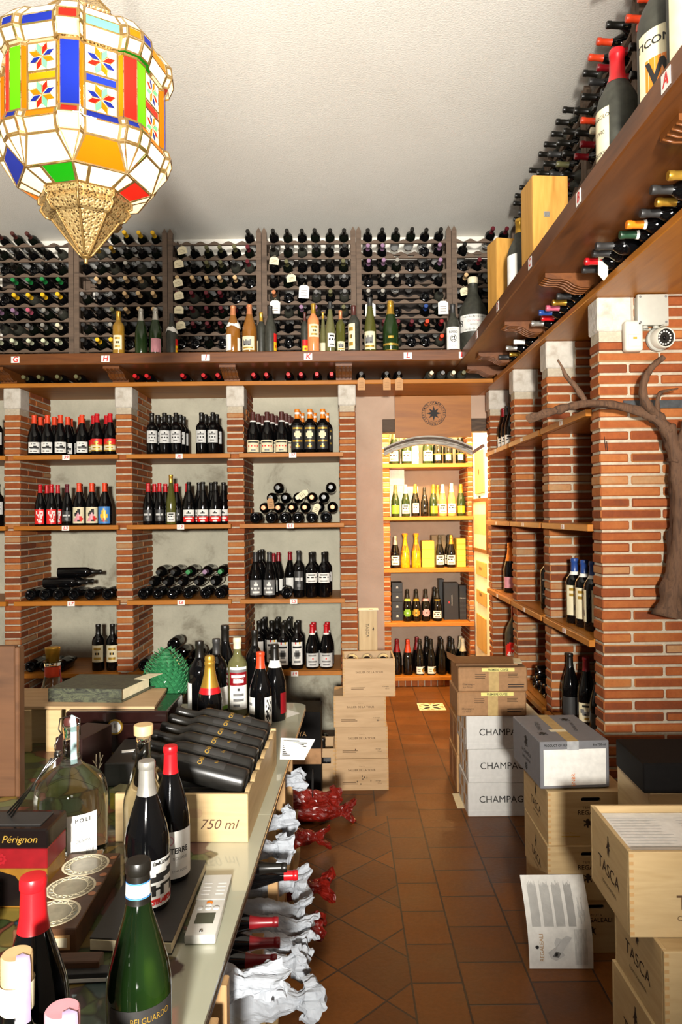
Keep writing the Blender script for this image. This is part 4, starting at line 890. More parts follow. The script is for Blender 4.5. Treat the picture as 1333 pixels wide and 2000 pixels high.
# ---- side racks (only the rows that rise above the walnut shelf's edge)
SROWS = [['kkkok', 'kcook', 'kkkkk', 'kekkk'], ['kkkkk', 'kkckk', 'lkclk', 'bkrrk'], ['ckRRk', 'kkcrr', 'kRkkr', 'rrekr'], ['RpkRk', 'RRpRk', 'kRRkR', 'kRkRk'], ['kRkRk', 'RkRkR', 'kRkRk', 'RkRkR']]
y1 = 4.755
XF = 1.20
for i in range(5):
    y0 = y1 - .632
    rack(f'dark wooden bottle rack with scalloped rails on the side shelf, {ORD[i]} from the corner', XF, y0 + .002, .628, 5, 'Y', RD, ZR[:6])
    pitch = (.628 - 2 * PW) / 5
    for r, row in enumerate(SROWS[i]):
        for k in range(5):
            ch = row[k]
            if r == 0 and (i * 5 + k) % 7 == 3: continue
            y = y1 - .002 - PW - pitch * (k + .5)
            cn = CW.get(ch, CAPS[ch].replace('_', ' '))
            rack_bottle(ch, (XF + .225 + random.uniform(-.01, .015), y, ZR[r] + .030), (-1, random.uniform(-.02, .02), .075), f'{cn}-capped bottle, {ORD[k]} slot of {ORD[r]} row, {ORD[i]} side rack from the corner', f'bottles in the {ORD[i]} side rack')
    y1 = y0
p = atx(1275, 20, 1.12)
g = G()
for k in range(9):
    for j in range(7): pass
vs = [[g.bm.verts.new((.18 * (i / 9 - .5) + random.uniform(-.01, .01), .16 * (j / 8 - .5) + random.uniform(-.01, .01), .03 * noise.noise(Vector((i * .7, j * .7, 3))) - .09 * abs(i / 9 - .5) ** 1.5 + random.uniform(-.006, .006))) for j in range(9)] for i in range(10)]
for i in range(9):
    for j in range(8): g.bm.faces.new((vs[i][j], vs[i + 1][j], vs[i + 1][j + 1], vs[i][j + 1])).material_index = g.mi('paper')
tag(g.done('crumpled_paper', None, (1.10, 2.69, ZR[0] + .108)), 'crumpled white paper on the top row of the side rack above the big magnums', 'paper')

# ---- bottles standing on the back walnut shelf in front of the racks
UP = [  # px, type, glass, cap, labels, girth, scale, words, Y
    (232, 'bordeaux', 'gold_wine_glass', 'gold', [(.03, .13, 45, -8, 'ctext')], 1.0, .96, 'golden sweet wine bottle with black and cream label below the lantern', 4.80),
    (276, 'champagne', 'green_glass', 'silver', [], .9, .98, 'green sparkling bottle with silver foil and no label in view', 4.80),
    (304, 'champagne', 'green_glass', 'silver', [(.008, .10, 50, 10, 'pk')], .9, 1.0, 'green sparkling bottle with silver foil and pink label', 4.80),
    (336, 'burgundy', 'dusty_glass', 'charcoal', [(.008, .105, 22, 62, 'flag')], .95, .93, 'dusty dark bottle with white neck paper and red-yellow label edge', 4.80),
    (456, 'burgundy', 'amber_wine_glass', 'copper', [(.012, .11, 30, -45, 'w'), (.012, .09, 22, 60, 'w')], .98, 1.1, 'amber bottle with white paper collar, first of two', 4.80),
    (488, 'burgundy', 'amber_wine_glass', 'copper', [(.012, .095, 55, -15, 'tower')], .98, 1.12, 'amber bottle with white castle label, second of two', 4.80),
    (511, 'bordeaux', 'dusty_glass', 'gold', [(.02, .1, 20, -60, 'c')], .82, .97, 'dusty slim bottle with gold cap between two others', 4.875),
    (529, 'burgundy', 'dusty_glass', 'charcoal', [(.008, .115, 24, 58, 'flag')], .85, 1.08, 'dusty dark bottle with red and yellow label edge', 4.79),
    (596, 'bordeaux', 'dusty_glass', 'brown_maroon', [(.01, .10, 45, 10, 'flag')], .7, .93, 'dark slim bottle with red and yellow label above the K tag', 4.84),
    (613, 'bordeaux', 'rose_glass', 'gold', [(.09, .17, 55, 10, 'ctext')], .93, 1.07, 'rose-amber bottle with gold cap and cream label', 4.79),
    (632, 'rhine', 'pale_wine_glass', 'gold', [(.02, .09, 45, -10, 'c')], .72, .82, 'slim pale bottle behind the pale one with the bird label', 4.85),
    (646, 'rhine', 'pale_wine_glass', 'charcoal', [(.03, .125, 50, 20, 'text')], .9, .97, 'pale wine bottle with bird-printed white label', 4.79),
    (666, 'bordeaux', 'olive_glass', 'copper', [(.01, .075, 50, 10, 'tower')], .85, .92, 'olive bottle with copper cap and small castle label', 4.80),
    (692, 'bordeaux', 'dusty_glass', 'brown_maroon', [(.01, .18, 40, -30, 'ctext')], .98, 1.02, 'dusty bottle with tall white and ochre label', 4.79),
    (724, 'rhine', 'olive_glass', 'charcoal', [(.01, .125, 60, -8, 'tower')], 1.0, 1.04, 'tall olive bottle with cream building label', 4.79),
    (764, 'champagne', 'green_glass', 'gold', [(.003, .045, 70, 0, 't'), (.075, .09, 20, 0, 't')], 1.05, 1.09, 'green champagne bottle with gold foil and gold base label', 4.80),
    (886, 'squat', 'dusty_glass', 'charcoal', [(.012, .185, 62, 0, 'w')], .93, .86, 'dusty magnum with tall white crest label beside the huge bottle', 4.82),
]
for px, tp, gl, cap, labs, gx, sc, words, Y in UP:
    p = aty(px, 690, Y)
    o = bottle(tp, (p.x, Y, ZB1 + .0003), words, glass=gl, cap=cap, labels=labs, name='vintage_bottle', cat='old wine bottle', group='old bottles standing on the walnut shelf', s=sc, sx=gx, seg=24, rz=-math.atan2(p.x, Y) * .7)
    if 'crest label' in words:
        txt_wrap(o, 'RISERVA', .014, 'grey', .0612, .168); txt_wrap(o, 'ROSSO', .024, 'ink', .0612, .145, bold=.0006); txt_wrap(o, 'SICILIA', .011, 'grey', .0612, .035)
        e = text_mesh('@', .058, 0, .0006, 1.0).copy(); e.materials.clear(); e.materials.append(MATS['ink'])
        for v in e.vertices:
            a = R(-90) + v.co.x / .0612; v.co = Vector((.0612 * cos(a), .0612 * sin(a), .098 + v.co.y))
        link('crest', e, o)
    if 'collar' in words or 'neck paper' in words:
        g = G(); g.lathe([(.030, .19), (.044, .168), (.048, .155)], 'paper', 14); vsx = [v for v in g.bm.verts]
        for v in vsx: v.co.z += random.uniform(-.012, .012)
        g.done('paper_collar', o)
# the huge bottle in the corner
p = aty(933, 680, 4.95)
o = bottle('squat', (.915, 4.93, ZB1 + .0003), 'huge dusty green bottle with ornate white label standing in the corner', glass='dusty_glass', cap='cream', labels=[(.102, .182, 64, -8, 'w')], name='jeroboam_bottle', cat='giant bottle', s=1.43, sx=1.14, seg=32, capz=.345)
for zz_ in (.172, .112): txt_wrap(o, '~o~S~&~S~o~', .013, 'ink', .0612, zz_, -8, sx=1.25)
for an_ in (-64, 48): txt_wrap(o, '8', .045, 'ink', .0612, .142, an_)
txt_wrap(o, 'DONNA', .014, 'rose_pink', .0612, .152, -8); txt_wrap(o, 'BIANCA', .009, 'grey', .0612, .134, -8)
# magnums and boxes on the side walnut shelf
def big(px, X, tp, sc, sx, glass, cap, labs, words, capz=None, dy=0):
    global o_red
    p = atx(px, 300, X)
    o_ = bottle(tp, (X, p.y + dy, ZB1 + .0003), words, glass=glass, cap=cap, labels=labs, name='jeroboam_bottle', cat='giant bottle', s=sc, sx=sx, seg=32, capz=capz, rz=-.35); o_red = o_.name; return o_
big(1014, .905, 'squat', 1.02, 1.05, 'dusty_glass', 'gold', [(.02, .19, 40, -48, 'w')], 'dusty magnum with wax-gold cap on the side shelf, beside the tall pine box')
big(1209, .915, 'squat', 1.12, 1.03, 'dusty_glass', 'red', [(.02, .19, 34, -58, 'c')], 'dusty dark magnum with bright red wax cap on the side shelf', .275)
for zz_, tx in ((.165, 'BAROLO'), (.12, '1990'), (.06, 'RISERVA')): txt_wrap(bpy.data.objects[o_red], tx, .016, 'ink', .0612, zz_, -52)
big(1316, .915, 'squat', 1.22, 1.2, 'dusty_glass', 'charcoal', [(.02, .165, 62, -8, 'c'), (.03, .10, 30, -22, 'o')], 'giant dusty bottle with cream and orange label at the end of the side shelf')
txt_wrap(bpy.data.objects[o_red], 'TICONDO', .024, 'ink', .0614, .135, -20, bold=.0004); txt_wrap(bpy.data.objects[o_red], 'W', .075, 'ink', .0617, .062, -20, bold=.002, sx=.8)
big(1382, .915, 'squat', 1.22, 1.2, 'dusty_glass', 'charcoal', [(.02, .18, 62, -8, 'c'), (.03, .11, 30, -10, 'o')], 'giant dusty bottle with cream and orange label, mostly beyond the view')
def pine_box(label, p, w_, d_, h_, rz, latch):
    t = thing('wine_box', label, 'wooden box', p, rz)
    g = G(); g.box(0, w_, 0, d_, 0, h_, 'honey_pine', .002); g.done('box_body', t)
    g = G(); g.box(.0, w_, -.008, -.0005, .0, h_, 'honey_pine', .0015); g.done('sliding_lid', t)
    if latch:
        g = G(); g.box(w_ * .3, w_ * .3 + .026, -.012, -.0085, h_ * .49, h_ * .49 + .024, 'silver', .002); g.box(w_ * .3 + .003, w_ * .3 + .012, -.0145, -.0115, h_ * .49 + .005, h_ * .49 + .019, 'grey', .001); g.box(w_ * .3 + .014, w_ * .3 + .023, -.0145, -.0115, h_ * .49 + .005, h_ * .49 + .019, 'grey', .001); g.done('metal_latch', t)
    return t
pine_box('tall pale pine box with a metal latch standing on the side walnut shelf', (.825, 3.05, ZB1 + .0003), .155, .15, .352, R(4), True)
pine_box('narrow pale pine box behind the wax-gold capped magnum', (.845, 3.86, ZB1 + .0003), .14, .12, .40, R(12), False)
# ------------------------------------------------------------------ doorway, passage and the lit champagne niche
p0, p1 = aty(771.6, 770, 5.49), aty(922, 852, 5.49)
t = thing('star_sign', 'oak board branded with an eight-pointed star in a ring, above the doorway', 'sign', ((p0.x + p1.x) / 2, 5.498, (p0.z + p1.z) / 2))
sw, sh = (p1.x - p0.x), (p0.z - p1.z)
g = G(); g.box(-sw / 2, sw / 2, 0, .018, -sh / 2 - .005, min(sh / 2, ZO0 - .001 - (p0.z + p1.z) / 2), 'sign_wood', .002); g.done('board', t)
c = aty(848, 807, 5.49); cx, cz = c.x - (p0.x + p1.x) / 2, c.z - (p0.z + p1.z) / 2
g = G(); Rr = .094
def annulus(g, r0, r1, m, y=-.0008, n=40):
    for k in range(n):
        a, b = 2 * pi * k / n, 2 * pi * (k + 1) / n
        g.face([(cx + r0 * cos(a), y, cz + r0 * sin(a)), (cx + r1 * cos(a), y, cz + r1 * sin(a)), (cx + r1 * cos(b), y, cz + r1 * sin(b)), (cx + r0 * cos(b), y, cz + r0 * sin(b))], m)
annulus(g, Rr - .003, Rr, 'ink'); annulus(g, Rr * .70, Rr * .725, 'ink')
for k in range(8):
    a = pi / 2 + k * pi / 4; L = Rr * (.62 if k % 2 == 0 else .56)
    g.face([(cx + L * cos(a), -.0008, cz + L * sin(a)), (cx + Rr * .27 * cos(a + pi / 8), -.0008, cz + Rr * .27 * sin(a + pi / 8)), (cx, -.0008, cz), (cx + Rr * .27 * cos(a - pi / 8), -.0008, cz + Rr * .27 * sin(a - pi / 8))], 'ink')
o = g.done('branded_star', t)
for k, ch in enumerate('*MERIDIES*OCCIDENS*SEPTEMTRIO'):
    a = pi / 2 - 2 * pi * k / 29; r = Rr * .85
    x = txt(o, ch, .024, 'ink', (cx + r * cos(a), -.001, cz + r * sin(a)), '-Y', roll=a - pi / 2, bold=.0005)

# arched old mould leaning under the lintel
t = thing('arch_mould', 'curved grey weathered wooden mould spanning the doorway under the star board', 'wooden arch', (0, 5.40, 0))
A0, A1, AM = aty(751, 874, 5.42), aty(923, 874, 5.42), aty(838, 851, 5.42)
def arcpt(f, off):
    x = A0.x + (A1.x - A0.x) * f; z = A0.z + (AM.z - A0.z) * (1 - (2 * f - 1.0) ** 2); return x, z - off
for j, (o0, o1, yy, m) in enumerate(((0, .012, 0, 'grey_wood'), (.0135, .026, .008, 'old_wood'), (.0275, .040, .012, 'grey_wood'), (.0415, .062, .018, 'grey_wood'))):
    g = G(); n = 24; rows = []; k = g.mi(m)
    for i in range(n + 1):
        x, z = arcpt(i / n, o0); x2, z2 = arcpt(i / n, o1)
        rows.append([g.bm.verts.new(q) for q in ((x, yy, z2), (x, yy, z), (x, .10, z), (x, .10, z2))])
    for a, b in zip(rows, rows[1:]):
        for q in range(4): g.bm.faces.new((a[q], a[(q + 1) % 4], b[(q + 1) % 4], b[q])).material_index = k
    for r in (rows[0], rows[-1]): g.bm.faces.new(r).material_index = k
    g.done('curved_stave', t)
g = G(); p = aty(934, 868, 5.45); g.box(-.055, .055, 0, .07, -.012, .012, 'walnut', .002); tag(g.done('wooden_stick', None, (A1.x + .045, 5.42, A1.z - .012), (0, R(-32), 0)), 'reddish brown wooden stick sloping up from the end of the grey arch', 'stick')

# niche of brick with five oak shelves
AY, AB = 6.9, 7.397
def jamb(label, x0, x1):
    return pillar(label, x0, x1, AY, AB, 2.62, 'Y', 0, 0)
jamb('brick jamb of the lit niche on the pink wall side', DX0 + .004, .455)
jamb('brick jamb of the lit niche on the picture wall side', 1.205, DX1 - .004)
g = G(); n = 12
g2x0, g2x1 = .458, 1.202
for k in range(n):
    a = g2x0 + (g2x1 - g2x0) * k / n; g.box(a + .004, a + (g2x1 - g2x0) / n - .004, 0, .2, 0, .072, 'brick_red', .004)
g.box(g2x0, g2x1, .006, .2, 0, .066, 'mortar')
me = g.mesh('brick_plinth'); at = me.attributes.new('tint', 'FLOAT', 'FACE')
for i in range(len(at.data)): at.data[i].value = .25 + .25 * ((i // 26) % 3) / 2
o = link('brick_plinth', me, None, (0, AY, 0)); tag(o, 'row of upright bricks under the lowest champagne shelf', 'brick plinth', kind='structure')
ALZ = [2.134, 1.628, 1.13, .615, .10]
AN = ['top champagne shelf', 'second champagne shelf', 'middle champagne shelf', 'fourth champagne shelf', 'lowest champagne shelf']
for z, nm in zip(ALZ, AN):
    g = G(); g.box(.459, 1.201, AY, AB - .003, z - .035, z, 'oak'); g.box(.385, 1.245, AY - .05, AY - .004, z - .035, z, 'oak', .002)
    tag(g.done('niche_shelf'), f'{nm} of the lit brick niche, oak board', 'shelf')
def champ(px, lv, gl, cap, labs, words, Y=6.99, s=.98, sx=.96, capz=None, name='champagne_bottle', band=None, tp='champagne'):
    p = aty(px, 1000, Y); z = ALZ[lv]
    x = min(max(p.x, .459 + .047), 1.201 - .047)
    return bottle(tp, (x, Y, z + .0003), f'{words}, {AN[lv]}', glass=gl, cap=cap, labels=labs, name=name, cat='champagne bottle', group=f'bottles on the {AN[lv]}', s=s, sx=sx, capz=capz, band=band, rz=random.uniform(-.2, .1))
WL = [(.03, .12, 58, 0, 'text')]; SL = [(.035, .085, 30, 0, 'c'), (.088, .093, 70, 0, 't')]
for px, lab, l in ((770, WL, 'first green magnum with white label'), (796, WL, 'second green magnum with white label'), (837, WL, 'third green magnum with white label'), (857, SL, 'first dark magnum with small cream label'), (877, SL, 'second dark magnum with small cream label'), (904, SL, 'third dark magnum with small cream label')):
    champ(px, 0, 'green_glass' if lab is WL else 'dark_glass', 'olive', lab, l, s=1.1, sx=1.0 if lab is WL else .93)
for px, gl, cap, lab, l, sc, yy in ((773, 'green_glass', 'olive', [(.03, .115, 58, 0, 'n')], 'olive-capped bottle with yellow-green label', .99, 6.99), (793, 'green_glass', 'cream', WL, 'cream-foiled bottle with white label', .99, 6.99), (812, 'dark_glass', 'gold', [(.035, .13, 45, 10, 'text')], 'gold-capped dark bottle with white label', 1.0, 6.99),
                                    (830, 'black_glass', 'black', [(.05, .075, 30, 0, 'k')], 'smaller all-black bottle', .9, 6.97), (847.5, 'green_glass', 'gold', [(.03, .10, 55, 10, 'y')], 'gold-capped bottle with yellow label', .99, 6.985), (856, 'rose_glass', 'gold', [], 'rosé bottle half hidden behind', .99, 7.10), (865.5, 'rose_glass', 'cream', WL, 'rosé bottle with white label', .99, 6.985),
                                    (883, 'rose_glass', 'cream', WL, 'pale rosé bottle with wide white label', 1.02, 6.985), (902, 'green_glass', 'gold', [(.03, .10, 50, 0, 'y')], 'dark bottle with yellow label and crumpled tissue', .99, 6.985)):
    champ(px, 1, gl, cap, lab, l, yy, sc, .9)
for px, gl, cap, lab, l, yy in ((771, 'black_glass', 'silver', WL, 'silver-foiled bottle with white label', 6.985), (858.5, 'black_glass', 'charcoal', WL, 'brown-black bottle with white label', 6.985), (881, 'black_glass', 'gold', WL, 'gold-necked bottle with white label', 6.985), (876, 'black_glass', 'charcoal', WL, 'dark bottle standing just behind the gold-necked one', 7.10)):
    champ(px, 2, gl, cap, lab, l, yy, 1.0, .95)
plain('gold_film', 'd68a10', .12, 0, coat=.6, var=.25)
for px, l in ((791, 'first'), (812.5, 'second')):
    o = champ(px, 2, 'amber_wine_glass', 'gold', [(.03, .1, 50, 0, 'y')], f'{l} bottle wrapped in shiny gold film', 6.985, 1.0, .92)
    g = G(); P = [(.047, .004), (.049, .06), (.047, .12), (.044, .16), (.030, .21), (.022, .25), (.019, .29), (.030, .335)]
    for r, z in P: pass
    rg = g.lathe(P, 'gold_film', 22)
    for ring in rg:
        for v in ring: v.co += Vector((random.uniform(-1, 1), random.uniform(-1, 1), 0)) * .0018
    g.done('gold_wrap', o)
for px, cap, lab, l in ((794, 'black', 'oval_g', 'lime-green oval label'), (811.5, 'black', 'oval_t', 'bronze oval label'), (830, 'black', 'oval_p', 'pale pink oval label')):
    champ(px, 3, 'black_glass', cap, [(.05, .12, 56, 0, lab)], f'black bottle with {l}', 6.97, .98, .93, band=({'oval_g': 'label_green', 'oval_t': 'gold', 'oval_p': 'rose_pink'}[lab], .20, .222))
champ(852.5, 3, 'black_glass', 'black', [(.03, .10, 60, 0, 'text')], 'black bottle with white label and gilt neck ring', 6.97, 1.0, .96, band=('gold', .20, .21))
champ(847, 3, 'black_glass', 'black', [], 'black bottle standing behind the gilt-ringed one', 7.10, 1.0, .9)
for px, cap, lab, l, yy in ((773, 'dark_red', [], 'first red-foiled dark bottle', 6.99), (794, 'orange_red', [], 'bright orange-foiled dark bottle', 6.97), (812, 'dark_red', [], 'red-foiled bottle behind the portrait label', 7.10), (817, 'black', [(.012, .075, 60, 10, 'face')], 'first bottle with portrait label', 6.97), (839, 'black', [(.012, .075, 60, 10, 'face')], 'second bottle with portrait label', 6.97),
                            (831, 'black', [], 'black bottle behind the two portraits', 7.12), (860, 'black', [], 'first unlabelled black bottle', 6.97), (857, 'black', [], 'second unlabelled black bottle', 7.10), (881, 'black', [], 'third unlabelled black bottle', 6.97), (876, 'black', [], 'fourth unlabelled black bottle', 7.10), (906, 'cream', [], 'first cream-foiled bottle', 7.0), (899, 'cream', [], 'second cream-foiled bottle', 7.12)):
    champ(px, 4, 'black_glass', cap, lab, l, yy, 1.08, .92, capz=.20 if cap != 'black' else None)
def carton(name, label, cat, loc, w_, d_, h_, m, rz=0, bev=.002, group=None, part='carton'):
    t = thing(name, label, cat, loc, rz, group)
    g = G(); g.box(0, w_, 0, d_, 0, h_, m, bev); g.done(part, t); return t
def shelf_box(lv, x0p, x1p, h, Y, d_, m, label, z0=0, **kw):
    a, b = aty(x0p, 1000, Y).x, aty(x1p, 1000, Y).x
    a, b = max(a, .461), min(b, 1.199)
    return carton('gift_box', label + ', ' + AN[lv], 'gift box', (a, Y, ALZ[lv] + .0003 + z0), b - a, d_, h, m, **kw), b - a
plain('silver_pattern', '8d8872', .3, .5, var=.5); plain('box_yellow', 'd9b23a', .5, var=.05); plain('box_taupe', '7d6c4f', .6, var=.05); plain('box_black', '16130f', .45, var=.1)
for a, b, l in ((806, 820, 'first silver-patterned box'), (783, 788, 'second silver-patterned box')): shelf_box(0, a, b, .33, 7.08, .1, 'silver_pattern', l)
for k in range(3): shelf_box(1, 762, 791, .155, 7.16, .15, 'paper', f'white carton, {ORD[2-k]} from the top of the white stack', k * .156)
for k in range(2): shelf_box(1, 792, 818, .15, 7.16, .15, 'paper', f'white carton behind the gold-capped bottle, {("lower","upper")[k]} of two', k * .151)
for k in range(3): shelf_box(2, 824, 848, .086, 7.02, .16, 'box_yellow', f'yellow box beside the gold-wrapped bottles, {ORD[2-k]} from the top', k * .087)
shelf_box(2, 843, 871, .31, 7.14, .12, 'box_taupe', 'tall taupe box behind the bottles')
for k in range(5): shelf_box(2, 891.5, 914, .055, 7.02, .16, 'box_yellow', f'yellow box at the picture wall end, {ORD[4-k]} from the top', k * .056)
for k in range(4):
    t, bw = shelf_box(3, 764, 785, .092, 7.0, .14, 'box_black', f'small black box at the end, {ORD[3-k]} from the top', k * .093)
    g = G(); g.face([(bw / 2 - .012, -.001, .035), (bw / 2 + .012, -.001, .035), (bw / 2 + .008, -.001, .055), (bw / 2 - .008, -.001, .055)], 'light_grey'); g.done('emblem', t)
shelf_box(3, 856, 866, .385, 7.16, .12, 'box_black', 'tall black box standing at the back')
t, bw = shelf_box(3, 866, 894, .36, 7.03, .12, 'box_black', 'big black gift box with small red square'); g = G(); g.box(bw * .3, bw * .38, -.001, 0, .16, .18, 'bright_red'); g.done('red_square', t); txt(t, 'FRANCIACORTA', .014, 'light_grey', (bw * .55, -.001, .19), '-Y', roll=R(90))
t, bw = shelf_box(3, 896, 915, .335, 7.03, .12, 'box_black', 'narrow black box with diamond pattern'); txt(t, 'PREMIUM', .014, 'paper', (bw * .5, -.001, .21), '-Y'); g = G()
for i in range(3):
    for j in range(4):
        x, z = bw * (.2 + .3 * i), .03 + .045 * j; g.face([(x - .012, -.001, z + .016), (x, -.001, z), (x + .012, -.001, z + .016), (x, -.001, z + .032)], 'charcoal')
g.done('diamond_pattern', t)

# pictures and crate panels on the passage wall (X = DX1)
def panel_on_wall(name, label, cat, pxa, pya, pxb, pyb, m, frame=None, d_=.014):
    a, b = atx(pxa, pya, DX1 - .01), atx(pxb, pyb, DX1 - .01)
    y0, y1 = sorted((a.y, b.y)); y0 = max(y0, YW + .11); z0, z1 = sorted((a.z, b.z))
    t = thing(name, label, cat, (DX1, (y0 + y1) / 2, (z0 + z1) / 2), R(-90)); hw, hh = (y1 - y0) / 2, (z1 - z0) / 2
    if frame:
        g = G(); fw = .03
        for q in ((-hw, hw, hh - fw, hh), (-hw, hw, -hh, -hh + fw), (-hw, -hw + fw, -hh + fw, hh - fw), (hw - fw, hw, -hh + fw, hh - fw)): g.box(q[0], q[1], -.022, -.001, q[2], q[3], frame, .002)
        g.done('picture_frame', t)
        g = G(); g.box(-hw + fw, hw - fw, -.010, -.002, -hh + fw, hh - fw, m); o = g.done('print', t)
        g = G(); g.box(-hw + fw * 2, hw - fw * 2, -.0105, -.0102, -hh * .35, hh * .4, 'beige'); g.done('print_area', o)
        g = G(); g.box(-.006, .006, -.02, -.001, hh + .002, hh + .025, 'ink'); g.done('hook', t)
    else:
        g = G(); g.box(-hw, hw, -d_, -.001, -hh, hh, m, .002); g.done('board', t)
    return t, hw, hh
wood('panel_wood', 'c19a55', 'd0ab66', 'b68c48', 'Z', 1, .5)
t, hw, hh = panel_on_wall('wooden_plaque', 'pale wooden crate panel with small oval mark, highest on the passage wall', 'wooden panel', 928, 884, 946, 962, 'panel_wood')
g = G(); g.face([(.02 * cos(a * pi / 6), -.0152, .03 * sin(a * pi / 6)) for a in range(12)], 'ink_brown'); g.done('oval_mark', t)
panel_on_wall('framed_picture', 'framed antique print on the white passage wall', 'framed picture', 924, 975, 954, 1082, 'paper_cream', 'walnut')
t, hw, hh = panel_on_wall('wooden_plaque', 'small wooden crate panel hung below the framed print', 'wooden panel', 931, 1094, 950, 1129, 'panel_wood'); txt(t, 'RISERVA', .04, 'ink_brown', (0, -.0155, 0), '-Y')
t, hw, hh = panel_on_wall('wooden_plaque', 'small square wooden crate panel, third down the passage wall', 'wooden panel', 932, 1150, 950, 1186, 'panel_wood'); txt(t, 'Bolle', .05, 'ink_brown', (0, -.0155, .03), '-Y')
panel_on_wall('wooden_plaque', 'tall wooden crate panel, lowest on the passage wall', 'wooden panel', 932, 1197, 950, 1278, 'panel_wood')
# patterned tile let into the floor
a, b = atz(818, 1387, .0), atz(867, 1374, .0)
t = thing('patterned_tile', 'patterned majolica tile let into the terracotta passage floor', 'decorative tile', ((a.x + b.x) / 2, (a.y + b.y) / 2, 0)); t['kind'] = 'structure'
g = G(); s_ = .113; g.box(-s_, s_, -s_, s_, -.01, .0012, 'paper_cream'); g.done('tile', t)
g = G()
for q in range(4):
    M = Matrix.Rotation(q * pi / 2, 3, 'Z')
    for P in ([(.01, .01), (.05, .02), (.09, .09), (.02, .05)], [(.06, .0), (.10, -.02), (.105, .02)], [(.03, .075), (.05, .10), (.02, .105)], [(.085, .05), (.105, .045), (.105, .075)]):
        g.face([M @ Vector((x, y, .0016)) for x, y in P], 'ink' if P[0][0] < .02 else 'tan')
g.done('glaze_pattern', t)
# upright TASCA box with a sheet on top, on a hidden pedestal of cases beside the doorway
# ------------------------------------------------------------------ the long painted table with a glass top
TZ = .80
def table_mat():
    m, nt, p, nd, lk = _nt('painted_top')
    v = coords(nd, lk); sx = nd.new('ShaderNodeSeparateXYZ'); lk.new(v, sx.inputs[0])
    vo = nd.new('ShaderNodeTexVoronoi'); vo.inputs['Scale'].default_value = 17; vo.inputs['Randomness'].default_value = 1
    n0 = ntex(nd, lk, v, 9, 3); ad = nd.new('ShaderNodeVectorMath'); ad.operation = 'MULTIPLY_ADD'; ad.inputs[1].default_value = (.12, .12, .12)
    cn = nd.new('ShaderNodeTexNoise'); cn.inputs['Scale'].default_value = 7; lk.new(v, cn.inputs['Vector'])
    lk.new(cn.outputs['Color'], ad.inputs[0]); lk.new(v, ad.inputs[2]); lk.new(ad.outputs[0], vo.inputs['Vector'])
    se = nd.new('ShaderNodeSeparateColor'); lk.new(vo.outputs['Color'], se.inputs[0])
    fruit = ramp(nd, lk, se.outputs[0], [(0, srgb('2c381c')), (.2, srgb('545e2a')), (.35, srgb('1f3026')), (.5, srgb('8f7a30')), (.62, srgb('3f2a20')), (.72, srgb('74402e')), (.82, srgb('2a3c4c')), (.92, srgb('56663c'))])
    d = nd.new('ShaderNodeTexVoronoi'); d.feature = 'DISTANCE_TO_EDGE'; d.inputs['Scale'].default_value = 17; lk.new(ad.outputs[0], d.inputs['Vector'])
    fruit = mix(nd, lk, 1, fruit, ramp(nd, lk, d.outputs[0], [(0, (.25, .22, .18, 1)), (.07, (1, 1, 1, 1))]), 'MULTIPLY')
    base = ramp(nd, lk, ntex(nd, lk, v, 3, 3), [(.3, srgb('9c9d88')), (.7, srgb('aaab97'))])
    # the painted garland runs down the middle of the top, a plain margin along the edge
    mg = nd.new('ShaderNodeMath'); mg.operation = 'MULTIPLY_ADD'; mg.inputs[1].default_value = .22; lk.new(n0, mg.inputs[0]); lk.new(sx.outputs[0], mg.inputs[2])
    fm = ramp(nd, lk, mg.outputs[0], [(.0, (1, 1, 1, 1)), (.01, (0, 0, 0, 1))])
    sh = nd.new('ShaderNodeMath'); sh.operation = 'ADD'; sh.inputs[1].default_value = .315; lk.new(mg.outputs[0], sh.inputs[0])
    fm = ramp(nd, lk, sh.outputs[0], [(0.09, (1, 1, 1, 1)), (.10, (0, 0, 0, 1))])
    lk.new(mix(nd, lk, fm, base, fruit), p.inputs['Base Color'])
    p.inputs['Roughness'].default_value = .35; p.inputs['Coat Weight'].default_value = .8; p.inputs['Coat Roughness'].default_value = .03
    MATS['painted_top'] = m
table_mat()
plain('chrome', '9a9a98', .15, 1, var=0); plain('dark_edge', '3a2c22', .35, var=.1); plain('glass_edge', '8fa897', .1, var=0)
def edge_x(y): return -.283 + .0335 * y
t = thing('table', 'long table with painted fruit top under glass and a dark edge', 'table', (0, 0, 0))
xl = -1.75
def top_poly(y0, y1, rnd):
    P = [(xl, y0), (edge_x(y0), y0)]
    if rnd:
        r = .07; e = edge_x(y1)
        P += [(edge_x(y1 - r), y1 - r)] + [(e - r + r * cos(a * pi / 12), y1 - r + r * sin(a * pi / 12)) for a in range(1, 7)]
    else: P += [(edge_x(y1), y1)]
    return P + [(xl, y1)]
YS, YE = 2.055, 3.27
for y0, y1, rd, nm in ((.25, YS - .001, False, 'near'), (YS + .001, YE, True, 'far')):
    g = G(); g.prism(top_poly(y0, y1, rd), .012, 'painted_top', Matrix.Translation((0, 0, TZ - .012))); g.done('painted_panel', t)
g = G(); P = top_poly(.25, YE, True); g.prism([(x - .004 if x > -1 else x, y) for x, y in P], .026, 'dark_edge', Matrix.Translation((0, 0, TZ - .0385))); g.done('edge_band', t)
g = G(); g.tube([(edge_x(y) - .001, y, TZ - .013) for y in (.25, 1, 2, 3.0, 3.2)], .0035, 'chrome', 6); g.done('metal_trim', t)
wood('leg_wood', 'a9845a', 'bd9869', '9a764d', 'Z', 1, .6)
for y in (.5, 1.75, 3.05):
    for x in (-1.6, -.86):
        g = G(); g.box(x - .03, x + .03, y - .03, y + .03, 0, TZ - .039, 'leg_wood', .003); g.done('leg', t)

